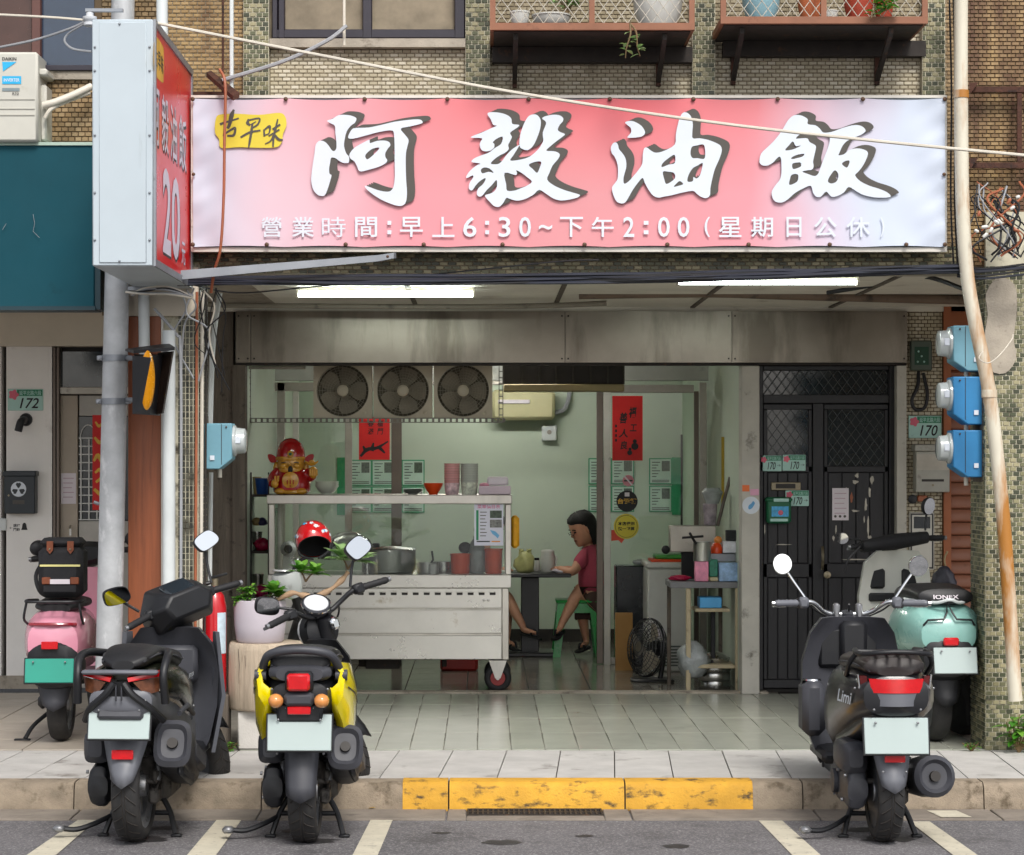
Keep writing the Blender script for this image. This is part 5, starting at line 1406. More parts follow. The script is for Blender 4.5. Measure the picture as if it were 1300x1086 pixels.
MB().sheet(X(1157,SB),X(1182,SB),YB-.0268,Z(720,SB),Z(654,SB)).build('face',m['alu_white'],eb,flat=True)
MB().sheet(X(1159,SB),X(1180,SB),YB-.0275,Z(671,SB),Z(656,SB)).build('display',m['glass_dark'],eb,flat=True)
MB().sheet(X(1165,SB),X(1174,SB),YB-.0275,Z(679,SB),Z(675,SB)).build('label',m['print_grey'],eb,flat=True)
# sticker dots on the white pillar
stk = thing('sticker','round white sticker with a blue figure on the white pillar','sticker',(X(952,SB),YB-.062,Z(653,SB)))
MB().lathe([(.058,0),(.058,-.0012)],26,(X(952,SB),YB-.0605,Z(641.5,SB)),'Y').build('disc',m['print_white'],stk)
MB().prism([(X(952,SB)+.001*p,Z(641.5,SB)+.001*q) for p,q in smooth_poly([(-14,-28),(4,-22),(16,-6),(26,14),(14,28),(2,12),(-10,4),(-18,-10)],3)],-.0626+YB,YB-.062).build('figure',MT('blue_sticker_print','#5d9fd0',.5),stk,flat=True)
tag(MB().box(X(941,SB),X(950,SB),YB-.0625,YB-.0605,Z(624,SB),Z(616,SB)).build('sticker',MT('orange_sticker','#e8743a',.5)),'small orange sticker on the white pillar','sticker')
tag(MB().box(X(951,SB),X(962,SB),YB-.0625,YB-.0605,Z(629,SB),Z(621,SB)).build('sticker',MT('pink_sticker','#dba3bd',.5)),'small pink sticker on the white pillar','sticker')
# ------------------------------------------------------------------ things on the neighbour's white wall
pp_ = thing('pipe_elbow','black elbow pipe sticking out of the white wall','pipe',(X(32,SN),YN,Z(550,SN)))
MB().tube(spline([(X(33,SN),YN,Z(534,SN)),(X(32,SN),YN-.06,Z(534,SN)),(X(30,SN),YN-.1,Z(537,SN)),(X(27,SN),YN-.1,Z(548,SN))],5),.026,14).build('elbow',m['cable'],pp_)
MB().lathe([(.045,0),(.042,-.02),(.03,-.03)],20,(X(33,SN),YN,Z(533,SN)),'Y').build('flange',m['cable'],pp_)
bm_ = thing('mailbox','black mailbox with a white round three-leaf emblem on the white wall','mailbox',(X(28,SN),YN,Z(652,SN)))
m['navy'] = MT('blue_black_metal','#1b242b',.4,var=.1)
MB().cbox((X(28.5,SN),YN-.05,Z(628,SN)),(39/SN,.1,48/SN),.005).build('body',m['navy'],bm_)
MB().cbox((X(28.5,SN),YN-.056,Z(601.5,SN)),(42/SN,.115,7/SN),.006).build('lid',m['navy'],bm_)
em = (X(27.5,SN),YN-.1015,Z(621,SN))
MB().lathe([(.052,0),(.052,-.001)],28,em,'Y').build('emblem_disc',m['print_white'],bm_)
for k in range(3):
 a = math.pi/2+k*2*math.pi/3
 pts = []
 for (q,r_) in ((-.5,.012),(-.55,.036),(-.25,.046),(0,.04),(.25,.046),(.55,.036),(.5,.012),(0,.006)): pts.append((em[0]+r_*math.cos(a+q),em[2]+r_*math.sin(a+q)))
 MB().prism(pts,em[1]-.0022,em[1]-.0016).build('emblem_leaf',m['navy'],bm_,flat=True)
MB().sheet(X(20,SN),X(35,SN),YN-.1012,Z(640,SN),Z(635,SN)).build('name_strip',m['print_grey'],bm_,flat=True)
MB().lathe([(.007,0),(.006,-.006)],10,(X(15,SN),YN-.1,Z(629,SN)),'Y').build('lock',m['brass'],bm_)
tag(MB().cbox((X(4,SN),YN-.008,Z(666,SN)),(.05,.016,.085),.005).build('bell_push',m['pvc']),'pale door bell push on the white wall','bell push')
bs = thing('bell_notice','small black door bell lettering with a bell symbol on the white wall','sign',(X(24,SN),YN,Z(675,SN)))
lettering('arrow','←',m['print_black'],bs,front(X(12,SN),YN-.001,Z(672,SN)),4/SN,3/SN)
lettering('lettering','請按',m['print_black'],bs,front(X(17,SN),YN-.001,Z(669.5,SN)),8.5/SN,4.2/SN,.02)
lettering('lettering','門鈴',m['print_black'],bs,front(X(17,SN),YN-.001,Z(674.5,SN)),8.5/SN,4.2/SN,.02)
MB().prism([(X(31+p,SN),Z(669-q,SN)) for p,q in ((-4,-4),(4,-4),(3,-1),(2.4,3),(1,5),(-1,5),(-2.4,3),(-3,-1))],YN-.0012,YN-.0005).build('bell_symbol',m['print_black'],bs,flat=True)
paper('notice',76,95,601,640,SN,YN+.044,m['paper'],'pale pink paper notice on the beige metal door','notice',5)
rp = thing('red_poster','red vertical poster with a gold pattern on the lattice door','poster',(X(124,SN),YN,Z(648,SN)))
MB().box(X(116,SN),X(150,SN),YN+.044,YN+.046,Z(648,SN),Z(527,SN)).build('sheet',m['red_paper'],rp)
brush_obj('gold_pattern',[[(120,536,2),(124,541,4),(128,538,2)],[(119,556,3),(125,562,5),(131,557,2)],[(118,585,3),(123,578,5),(129,588,4),(134,580,2)],[(120,600,3),(126,596,4),(128,606,5),(121,612,3)],[(119,622,4),(127,628,5),(133,620,2)]],(0,0),1.0,SN,YN+.0432,m['gold'],rp)
# ------------------------------------------------------------------ glass partition inside
pt = thing('glass_partition','aluminium framed glass partition at the back of the kitchen area','partition',(0,YP,FLOOR))
def pbox(name,a,b2,t,bt,y0=-.025,y1=.025,mat=None):
 return MB().cbox(((X(a,SP)+X(b2,SP))/2,YP+(y0+y1)/2,(Z(t,SP)+Z(bt,SP))/2),((b2-a)/SP,y1-y0,(bt-t)/SP),.003).build(name,mat or m['alu'],pt)
fl = CY+(EYE-FLOOR)*SP
pbox('post',497,510,470,fl,mat=m['alu_brown'])
pbox('post',766.5,775,497,fl,-.03,.03,m['alu_white']);pbox('door_stile',757.5,766,497,fl-1,.0,.03,m['alu_brown'])
pbox('post',888,897,486,fl,mat=m['alu']);pbox('post',881,887,497,fl,-.015,.015,m['alu_brown'])
pbox('head_rail',775.3,880.5,489,499);pbox('head_rail',340,496.5,486,497);pbox('head_rail',510.3,766,484,489,mat=m['alu'])
pbox('wall_panel',340,900,440,483.7,-.01,.02,m['grey_wall'])
pbox('sill_rail',775.3,880.5,fl-9,fl-.5,mat=m['alu_white']);pbox('sill_rail',352,496.5,fl-9,fl-.5)
pbox('post',352,362,486,fl,mat=m['alu']);pbox('post',372,379,497.3,fl-9.3,mat=m['alu_white']);pbox('post',438,447,497.3,fl-9.3,-.018,.018,mat=m['alu'])
MB().box(X(775.5,SP),X(880.5,SP),YP-.003,YP+.003,Z(fl-9,SP),Z(499,SP)).build('pane',m['glass'],pt)
MB().box(X(380,SP),X(438,SP),YP-.003,YP+.003,Z(fl-9,SP),Z(497.2,SP)).build('pane',m['glass'],pt)
MB().box(X(447.3,SP),X(497,SP),YP-.003,YP+.003,Z(fl-9,SP),Z(497.2,SP)).build('pane',m['glass'],pt)
# red papers with brush writing
ra = thing('red_couplet','red paper with black brush characters and gourds on the glass','poster',(X(796,SP),YP,Z(586,SP)))
MB().box(X(777,SP),X(815.5,SP),YP-.034,YP-.032,Z(585,SP),Z(503,SP)).build('sheet',m['red_paper'],ra)
for (ch,a,t,w_,h_) in (('福',798,517,10,14),('工',799,539,9,9),('善',786,524,10,14),('人',785,545,12,11),('良',787,560,9,11)):
 lettering('character',ch,m['print_black'],ra,front(X(a,SP),YP-.0346,Z(t+h_,SP)),w_/SP,h_/SP,.03,shear=.15)
for (a,b2,r_) in ((805.5,567,4.6),(805.5,560.5,2.6),(799,575,3.2),(799.5,570.5,1.9)): MB().lathe([(r_/SP,0),(r_/SP,-.0006)],16,(X(a,SP),YP-.0345-.0003*r_,Z(b2,SP)),'Y').build('gourd',m['print_black'],ra)
for i in range(4): MB().sheet(X(780.5,SP),X(783,SP),YP-.0346,Z(543+i*6,SP),Z(539.5+i*6,SP)).build('small_mark',m['print_black'],ra,flat=True)
rb = thing('red_couplet','shorter red paper with black brush characters hanging below the fans','poster',(X(476,SP),YP,Z(585,SP)))
MB().box(X(456,SP),X(495,SP),YP-.034,YP-.032,Z(584,SP),Z(530,SP)).build('sheet',m['red_paper'],rb)
for (ch,a,t,w_,h_) in (('春',467,534,8,8),('福',479,534,8,8),('滿',467,544,8,8),('門',479,544,8,8)):
 lettering('character',ch,m['print_black'],rb,front(X(a,SP),YP-.0346,Z(t+h_,SP)),w_/SP,h_/SP,.02,shear=.15)
brush_obj('painted_branch',[[(0,20,3),(8,12,5),(20,10,4),(34,2,2)],[(6,14,6),(3,8,2)],[(14,12,6),(16,4,2)],[(24,10,5),(30,16,2)]],(458.5,559),1.0,SP,YP-.0346,m['print_black'],rb)
# stickers on the glass
st1 = thing('sticker','round yellow sticker with black writing on the glass','sticker',(X(795,SP),YP,Z(686,SP)))
MB().lathe([(16/SP,0),(16/SP,-.001)],30,(X(795,SP),YP-.0035,Z(668.5,SP)),'Y').build('disc',m['print_yellow'],st1)
MB().lathe([(14.2/SP,0),(14.2/SP,-.0006)],30,(X(795,SP),YP-.005,Z(668.5,SP)),'Y').build('ring',m['print_dark'],st1)
MB().lathe([(13.7/SP,0),(13.7/SP,-.0006)],30,(X(795,SP),YP-.0062,Z(668.5,SP)),'Y').build('inner_disc',m['print_yellow'],st1)
lettering('lettering','本店使用',m['print_black'],st1,front(X(784.5,SP),YP-.0072,Z(667.5,SP)),21/SP,5/SP,.03)
lettering('lettering','統一發票',m['print_black'],st1,front(X(784.5,SP),YP-.0072,Z(674,SP)),21/SP,5/SP,.03)
st2 = thing('sticker','round black and gold sticker above the yellow one on the glass','sticker',(X(796,SP),YP,Z(650,SP)))
MB().lathe([(13.5/SP,0),(13.5/SP,-.001)],30,(X(796,SP),YP-.0035,Z(636.5,SP)),'Y').build('disc',m['print_black'],st2)
lettering('lettering','台灣麵',m['gold'],st2,front(X(784,SP),YP-.0055,Z(640,SP)),24/SP,7/SP,.04)
MB().sheet(X(793,SP),X(799,SP),YP-.0055,Z(630.5,SP),Z(625.5,SP)).build('mark',m['paper'],st2,flat=True)
st3 = thing('sticker','small pink no smoking sticker on the glass','sticker',(X(797,SP),YP,Z(617,SP)))
MB().lathe([(7.3/SP,0),(7.3/SP,-.001)],24,(X(797.5,SP),YP-.0035,Z(610.5,SP)),'Y').build('disc',MT('pink_sticker','#c9808c',.5),st3)
MB().sheet(X(792,SP),X(803,SP),YP-.0052,Z(611.5,SP),Z(609.5,SP)).build('cigarette',m['print_dark'],st3,flat=True)
MB().prism([(X(792,SP),Z(605.5,SP)),(X(793.5,SP),Z(604.5,SP)),(X(803,SP),Z(615.5,SP)),(X(801.5,SP),Z(616.5,SP))],YP-.006,YP-.0055).build('slash',m['paper'],st3,flat=True)
tag(MB().prism([(X(776,SP),Z(673,SP)),(X(781,SP),Z(673,SP)),(X(793,SP),Z(684,SP)),(X(789,SP),Z(690,SP)),(X(785,SP),Z(686,SP)),(X(776,SP),Z(687,SP))][::-1],YP-.0035,YP-.003).build('sticker',MT('orange_red_sticker','#d8482a',.5)),'orange red sticker scrap beside the yellow sticker','sticker')
# posters in green frames on the back wall
m['poster_green'] = MT('green_poster_frame','#1f8f5f',.5,var=.08)
m['poster_paper'] = MT('poster_paper','#b7cfc0',.6,var=.08)
m['photo_dark'] = MT('dark_photo_print','#4c5a4c',.5,var=.5,scale=60)
def poster(a,t,label,w_=29,h_=33):
 s = SW;th = thing('menu_poster',label,'poster',(X(a,s),YW,Z(t+h_,s)),0,'menu posters in green frames')
 MB().box(X(a,s),X(a+w_,s),YW-.012,YW-.002,Z(t+h_,s),Z(t,s)).build('frame',m['poster_green'],th)
 MB().sheet(X(a+1.3,s),X(a+w_-1.3,s),YW-.0128,Z(t+h_-1.3,s),Z(t+1.3,s)).build('paper',m['poster_paper'],th,flat=True)
 MB().sheet(X(a+w_*.55,s),X(a+w_*.9,s),YW-.0136,Z(t+h_*.5,s),Z(t+h_*.1,s)).build('photo',m['photo_dark'],th,flat=True)
 for i in range(6): MB().sheet(X(a+w_*.12,s),X(a+w_*(.48-.08*(i % 3)),s),YW-.0136,Z(t+h_*(.17+.11*i),s),Z(t+h_*(.14+.11*i),s)).build('text_line',m['print_dark'],th,flat=True)
 for i in range(2): MB().sheet(X(a+w_*.12,s),X(a+w_*.88,s),YW-.0136,Z(t+h_*(.86+.06*i),s),Z(t+h_*(.83+.06*i),s)).build('text_line',m['print_grey'],th,flat=True)
 return th
for (a,t) in ((443,584),(472,584),(510,584),(747,582),(776,582),(824,582)): poster(a,t,'menu poster in a green frame, upper row on the pale green wall')
for (a,t) in ((443,618),(472,618),(510,618),(747,617),(776,617),(824,617)): poster(a,t,'menu poster in a green frame, lower row on the pale green wall')
for (a,b2,lb) in ((428,442,'narrow plain green panel behind the laughing figurine side of the wall posters'),(853,870,'narrow plain green panel beside the wall posters near the dark doorway')):
 tag(MB().box(X(a,SW),X(b2,SW),YW-.012,YW-.002,Z(654,SW),Z(581,SW)).build('wall_panel',m['poster_green']),lb,'panel')
tag(MB().box(X(864,SW),X(880,SW)-.01,YW-.02,YW-.003,FLOOR+.115,Z(552,SW)).build('dark_doorway',m['base_dark']),'dark doorway in the pale green wall behind the glass','doorway')
# wall unit, box, grille
au = thing('wall_air_conditioner','yellowed wall air conditioner under the dark grille','air conditioner',(X(664,SW),YW,Z(534,SW)))
yel = MT('yellowed_plastic','#b9b48c',.5,var=.06)
MB().cbox((X(664,SW),YW-.1,Z(515,SW)),(80/SW,.19,38/SW),.03).build('body',yel,au)
MB().cbox((X(652,SW),YW-.2,Z(511,SW)),(40/SW,.02,5/SW),.004).build('louvre',m['paper'],au)
line('wall_hose',[W(703,525,SW)+Vector((0,-.08,0)),W(716,520,SW)+Vector((0,-.06,0)),W(722,505,SW)+Vector((0,-.05,0)),W(723,480,SW)+Vector((0,-.05,0))],.02,m['cable_grey'],'grey hose rising from the wall air conditioner','hose')
jb = thing('junction_box','small white junction box on the wall below the air conditioner','box',(X(697,SW),YW,Z(561,SW)))
MB().cbox((X(697,SW),YW-.04,Z(550,SW)),(19/SW,.07,20/SW),.008).build('case',m['pvc'],jb)
MB().lathe([(.02,0),(.018,-.006)],14,(X(697,SW),YW-.075,Z(549,SW)),'Y').build('dial',m['alu'],jb)
gr_ = thing('air_curtain','long air curtain with dark louvres above the shop opening','air curtain',(X(716,176),YD(176),Z(497,176)))
yg = YD(176)
MB().box(X(640,176),X(792,176),yg+.02,yg+.2,Z(488,176),Z(455,176)).build('recess',m['base_dark'],gr_)
MB().cbox((X(716,176),yg+.08,Z(492.5,176)),(153/176,.2,9/176),.006).build('case',MT('beige_yellow_case','#a3946c',.5,var=.08),gr_)
for px in (640,663,685,706,728,750,772,792):
 MB().box(X(px,176)-.006,X(px,176)+.006,yg,yg+.03,Z(488,176),Z(455,176)).build('louvre',MT('dark_louvre','#3c3832',.6),gr_)
# ------------------------------------------------------------------ three box fans on a slotted shelf
SFN = 186.0;YFN = YD(SFN)
m['fan_case'] = MT('yellowed_fan_case','#b3a995',.5,var=.06,dirt=('#7d7360',.62,6))
m['fan_grille'] = MT('dusty_fan_grille','#8f8878',.5,var=.1)
m['fan_blade'] = MT('dusty_fan_blade','#8a8272',.5,var=.2)
fan_names = ['next to the slotted post','middle one of three','next to the weathered door post']
proto = None
def make_fan(label):
 t = thing('box_fan',label,'fan',(0,0,0),0,'box fans on the slotted shelf')
 R0 = .178;w2 = .2
 n = 40
 ring = [(R0*math.cos(2*math.pi*k/n),R0*math.sin(2*math.pi*k/n)) for k in range(n)]
 sq = []
 for k in range(n):
  a = 2*math.pi*k/n;c_,s_ = math.cos(a),math.sin(a);q = w2/max(abs(c_),abs(s_));sq.append((q*c_,min(.186,max(-.186,q*s_))))
 vs = [(x_,0,z_+.186) for x_,z_ in ring]+[(x_,0,z_+.186) for x_,z_ in sq]+[(x_,.1,z_+.186) for x_,z_ in ring]+[(x_,.1,z_+.186) for x_,z_ in sq]
 fs = []
 for k in range(n):
  j = (k+1) % n
  fs += [(k,j,n+j,n+k),(2*n+k,3*n+k,3*n+j,2*n+j),(n+k,n+j,3*n+j,3*n+k),(k,2*n+k,2*n+j,j)]
 MB().add(vs,fs).build('case',m['fan_case'],t,local=True)
 b = MB()
 for i in range(9): b.torus((0,.004,.186),.03+.0182*i,.0016,'Y',40,5)
 for k in range(36):
  a = 2*math.pi*k/36;b.cyl((.03*math.cos(a),.004,.186+.03*math.sin(a)),(.177*math.cos(a),.004,.186+.177*math.sin(a)),.0014,n=4)
 o = b.build('grille',m['fan_grille'],t,local=True);o['kind'] = 'stuff'
 MB().lathe([(.04,.01),(.04,-.006),(.034,-.012),(.02,-.014)],24,(0,0,.186),'Y').build('badge',m['fan_case'],t,local=True)
 for k in range(5):
  a = 2*math.pi*k/5;b = MB()
  rg = []
  for i in range(6):
   r_ = .03+.13*i/5;wd = .35+.25*math.sin(math.pi*i/5);rg.append([Vector((r_*math.cos(a+q*wd),.05+.025*q,.186+r_*math.sin(a+q*wd))) for q in (-1,-.4,.3,1)])
  b.loft(rg,False,False,False);b.build('blade',m['fan_blade'],t,local=True,sharp=180)
 MB().lathe([(.177,.085),(.177,.089)],40,(0,0,.186),'Y').build('back_screen',MT('dusty_back_screen','#5f594b',.7,var=.15),t,local=True)
 MB().lathe([(.035,.03),(.035,.084)],20,(0,0,.186),'Y').build('motor',m['dark_steel'],t,local=True)
 MB().lathe([(.012,0),(.012,-.008),(.008,-.01)],12,(.15,0,.035),'Y').build('knob',m['fan_case'],t,local=True)
 return t
fz = Z(531.5,SFN)+.004
for i,px in enumerate((435,511.5,588)):
 M4 = Matrix.Translation((X(px,SFN),YFN,fz))
 lb = ['yellowed box fan on the slotted shelf, nearest the weathered door post','yellowed box fan between two others on the slotted shelf','yellowed box fan on the slotted shelf beside the slotted upright'][i]
 if proto is None: proto = make_fan(lb);o = proto
 else: o = copy_tree(proto);o['label'] = lb
 o.matrix_world = M4
sf = thing('slotted_shelf','slotted steel angle shelf hanging under the fascia with fans on it','shelf',(X(480,SFN),YFN,Z(540,SFN)))
m['slot_steel'] = MT('grey_slotted_steel','#6d6a62',.5,metal=.4,var=.15)
def slotted(name,p0,p1,axis,n):
 b = MB()
 t = .03
 if axis == 'X':
  b.box(p0,p1,YFN-.012,YFN+.14,Z(531.5,SFN)+.0005,Z(531.5,SFN)+.0035)
  b.box(p0,p1,YFN-.015,YFN-.012,Z(531.5,SFN)+.003,Z(531.5,SFN)-.002)
  b.box(p0,p1,YFN-.015,YFN-.012,Z(531.5,SFN)-.03,Z(531.5,SFN)-.024)
  st = (p1-p0)/n
  for i in range(n+1): b.box(p0+i*st-.008,p0+i*st+.008,YFN-.0149,YFN-.0121,Z(531.5,SFN)-.024,Z(531.5,SFN)-.002)
 return b.build(name,m['slot_steel'],sf,flat=True)
slotted('angle_rail',X(310,SFN),X(640,SFN),'X',44)
for px in (316,636):
 b = MB();x_ = X(px,SFN);z0_,z1_ = Z(531,SFN)+.004,Z(463,SFN)
 b.box(x_-.016,x_-.010,YFN-.018,YFN-.0155,z0_-.03,z1_).box(x_+.010,x_+.016,YFN-.018,YFN-.0155,z0_-.03,z1_)
 k = 9
 for i in range(k+1): b.box(x_-.010,x_+.010,YFN-.0178,YFN-.0157,z0_-.03+(z1_-z0_+.02)*i/k,z0_-.022+(z1_-z0_+.02)*i/k)
 b.build('slotted_upright',m['slot_steel'],sf,flat=True)
tag(MB().cyl(W(313,467,187),W(388,467,187),.011,n=10).build('curtain_rod',m['alu']),'short grey rod under the fascia beside the door post','rod')
# ------------------------------------------------------------------ added unseen tubes that brighten the shop rooms
def room_fill_lamp(x,y,label):
 t = thing('fill_lamp',label,'lamp',(x,y,2.6))
 MB().cbox((x,y,2.6),(1.25,.09,.035),.006).build('batten',m['ceiling'],t)
 MB().cyl((x-.6,y,2.565),(x+.6,y,2.565),.015,n=12).build('tube',m['tube_fill'],t)
m['tube_fill'] = EMIT('room_fill_tube',(1.0,1.0,.96),46)
room_fill_lamp(-.1,YB+1.2,'added unseen tube brightening the kitchen behind the fascia')
room_fill_lamp(.0,YP+1.1,'added unseen tube brightening the dining room')
# ------------------------------------------------------------------ stainless food cart
SK = 189.0;YK0 = YD(SK);CD = .62
m['glass_cart'] = GLASS('greasy_cart_glass',(.95,.975,.96),0.025,.02,.03)
m['rubber'] = MT('black_rubber','#17171a',.7,var=.2,bump=.1,bscale=90)
m['red_hub'] = MT('red_wheel_hub','#8c2b2b',.5,var=.15)
ct = thing('food_cart','stainless steel food cart with glass case and slotted front standing in the shop opening','food cart',(X(495,SK),YK0+CD/2,FLOOR))
m['cart_steel'] = _stainless('brushed_cart_steel','#d2cdc4',.36,.25)
m['cart_pale'] = MT('pale_cart_enamel','#e2dfd8',.3,metal=.5,var=.07,scale=3,dirt=('#a8987c',.62,5))
def kb(name,a,b2,t,bt,y0,y1,mat,parent=None,ch=.004,s=SK):
 return MB().cbox(((X(a,s)+X(b2,s))/2,YK0+(y0+y1)/2,(Z(t,s)+Z(bt,s))/2),((b2-a)/s,y1-y0,(bt-t)/s),ch).build(name,mat,parent or ct)
body = kb('body',346,645,745,838,.012,CD,m['cart_steel'])
kb('rim',340,649,730,746.5,-.012,CD+.02,m['cart_pale'])
sp_ = kb('slot_panel',346.5,637,747,772.5,0,.0118,m['cart_pale'])
for i in range(20):
 px = 458+(i-7)*13.95
 MB().cbox((X(px,SK),YK0+.0,Z(754,SK)),(7.4/SK,.006,3.4/SK),.002).build('slot',m['base_dark'],sp_)
 MB().cbox((X(px,SK),YK0-.002,Z(752,SK)),(9/SK,.006,.006),.002).build('slot_hood',m['cart_pale'],sp_)
for px in (614.5,620): MB().lathe([(.010,0),(.010,-.004),(.006,-.006)],14,(X(px,SK),YK0,Z(762,SK)),'Y').build('knob',m['stainless'],sp_)
kb('drawer_front',346.5,637,774.5,804.5,.002,.0118,m['cart_pale']);kb('drawer_front',346.5,637,807,837.5,.002,.0118,m['cart_pale'])
kb('corner_post',637.6,646,747,838,-.002,.02,m['cart_steel'])
for px in (340.5,641):
 kb('upright',px+.5,px+8,640.5,729.8,.0,.04,m['cart_steel']);kb('upright',px+.5,px+8,640.5,729.8,CD-.06,CD-.02,m['cart_steel'])
kb('shelf_board',339,650,628.5,640,-.02,CD,m['cart_steel'])
MB().box(X(349,SK),X(641,SK),YK0+.016,YK0+.022,Z(729.7,SK),Z(640.6,SK)).build('glass_pane',m['glass_cart'],ct)
for px in (345,645): MB().box(X(px,SK)-.003,X(px,SK)+.003,YK0+.042,YK0+CD-.062,Z(729.7,SK),Z(640.6,SK)).build('glass_pane',m['glass_cart'],ct)
for px in (632,362):
 for dy in (.05,CD-.1):
  c = Vector((X(px,SK),YK0+dy,FLOOR+.092))
  b = MB();b.loft([[c+Vector((x_,y_,.12)) for x_,y_ in ((-.06,-.035),(.06,-.035),(.06,.035),(-.06,.035))],[c+Vector((x_,y_,.0)) for x_,y_ in ((-.018,-.035),(.018,-.035),(.018,.035),(-.018,.035))]])
  fk = b.build('castor_fork',m['stainless'],ct)
  o = MB().torus(c+Vector((.0,0,0)),.068,.024,'Y',30,10).build('wheel',m['rubber'],ct)
  MB().lathe([(.05,-.02),(.05,.02)],20,c,'Y').build('rim',m['red_hub'],o)
  MB().lathe([(.012,-.04),(.012,.04)],10,c,'Y').build('axle',m['stainless'],o)
for (a,b2) in ((452,470),(560,566)): kb('under_brace',a,b2,838.3,852,.3,.4,m['dark_steel'])
kb('gas_tray',462,506,840,853,.2,.5,m['dark_steel'])
# ---- menu sheet on glass
mn = thing('menu_sheet','laminated menu sheet with food pictures on the cart glass','menu',(X(620,SK),YK0,Z(694,SK)))
MB().box(X(602,SK),X(639,SK),YK0+.010,YK0+.0125,Z(693,SK),Z(639.5,SK)).build('sheet',MT('laminated_paper','#dcdcea',.3,var=.03),mn)
ym_ = YK0+.0094
lettering('heading','菜單價目表',MT('pink_print','#d8739c',.5),mn,front(X(606,SK),ym_,Z(646,SK)),29/SK,5/SK,.01)
MB().sheet(X(604.5,SK),X(607.5,SK),ym_,Z(686,SK),Z(648,SK)).build('green_strip',m['poster_green'],mn,flat=True)
for (t,bt,mt) in ((648.5,658,m['photo_dark']),(660,670,MT('black_white_photo','#7d7d7a',.5,var=.7,scale=50))):
 MB().sheet(X(622,SK),X(637,SK),ym_,Z(bt,SK),Z(t,SK)).build('photo',mt,mn,flat=True)
MB().prism([(X(622+p,SK),Z(672+q,SK)) for p,q in ((0,1),(7,3),(12,8),(10,12),(7,9),(3,6))][::-1],ym_-.0004,ym_).build('blue_figure',MT('blue_print','#6fb2df',.5),mn,flat=True)
for i in range(8): MB().sheet(X(609.5,SK),X(618-(i % 3),SK),ym_,Z(651+i*4.3,SK),Z(650+i*4.3,SK)).build('text_line',m['print_grey'],mn,flat=True)
MB().sheet(X(605,SK),X(622,SK),ym_,Z(688.5,SK),Z(687,SK)).build('text_line',m['print_dark'],mn,flat=True);MB().sheet(X(624,SK),X(635,SK),ym_,Z(688.5,SK),Z(687,SK)).build('text_line',MT('orange_print','#e0973a',.5),mn,flat=True)
# ---- things on the shelf of the cart
ZT = Z(628.5,SK)
def bowls(px,r,n,h,step,mat,label,dy=.2,name='bowl',foot=.45,group=None,cat='bowls'):
 c = Vector((X(px,SK),YK0+dy,ZT));t = thing(name,label,cat,c,0,group)
 for i in range(n):
  MB().lathe([(r*foot,i*step+.001),(r*foot,i*step+.008),(r*.72,i*step+h*.45),(r*.96,i*step+h*.9),(r,i*step+h),(r*.93,i*step+h),(r*.66,i*step+h*.5),(r*.3,i*step+.014)],26,c).build('bowl',mat,t)
 return t
m['china'] = MT('pale_china','#bfc4b4',.25,var=.04)
m['orange'] = MT('orange_red_plastic','#e24a16',.35,var=.06)
bowls(413.5,.082,3,.062,.014,m['china'],'stack of pale china bowls beside the laughing figurine',.12,'bowl_stack')
bowls(523,.068,3,.022,.008,MT('grey_china','#8b8f86',.3),'stack of small grey saucers on the cart shelf',.15,'saucer_stack',.5,cat='saucers')
bowls(549.5,.066,2,.07,.008,m['orange'],'orange red bowls on the cart shelf',.12,'bowl_stack')
def cups(px,r,n,h,step,mat,mat0,label,dy=.12):
 c = Vector((X(px,SK),YK0+dy,ZT));t = thing('cup_stack',label,'paper bowls',c)
 MB().lathe([(r*.86,.0),(r,h),(r*1.03,h),(r*1.03,h+.004),(r*.97,h+.004),(r*.85,.006)],26,c).build('bowl',mat0,t)
 for i in range(1,n): MB().lathe([(r*.985,h+(i-1)*step+.0045),(r,h+i*step),(r*1.035,h+i*step),(r*1.035,h+i*step+.004),(r*.97,h+i*step+.004)],26,c).build('bowl',mat,t)
 return t
cups(573.5,.052,9,.075,.0165,MT('pink_paper_bowl','#d89a98',.5,island=.3),MT('printed_pink_bowl','#d9b8bd',.5,var=.5,scale=30),'tall stack of pink paper bowls on the cart shelf')
cups(595.8,.058,9,.078,.016,MT('grey_white_paper_bowl','#b4b8ae',.5,var=.05,island=.2),MT('printed_white_bowl','#c9cdbd',.5,var=.45,scale=40),'tall stack of white paper bowls beside the pink ones')
tb_ = thing('tissue_box','pink and white tissue boxes on the end of the cart shelf','tissue box',(X(628,SK),YK0+.12,ZT))
MB().cbox((X(628,SK),YK0+.12,ZT+.03),(41/SK,.12,.058),.004).build('box',MT('pale_pink_card','#ddc9d4',.5,var=.05),tb_)
MB().cbox((X(632,SK),YK0+.13,ZT+.092),(27/SK,.1,.06),.012).build('packet',MT('white_pink_packet','#dcd3da',.5,var=.06),tb_)
MB().ball((X(615,SK),YK0+.1,ZT+.066),(.035,.03,.016),12,8).build('crumpled_wrapper',MT('pink_wrapper','#d893a8',.5,var=.2,scale=30),tb_)
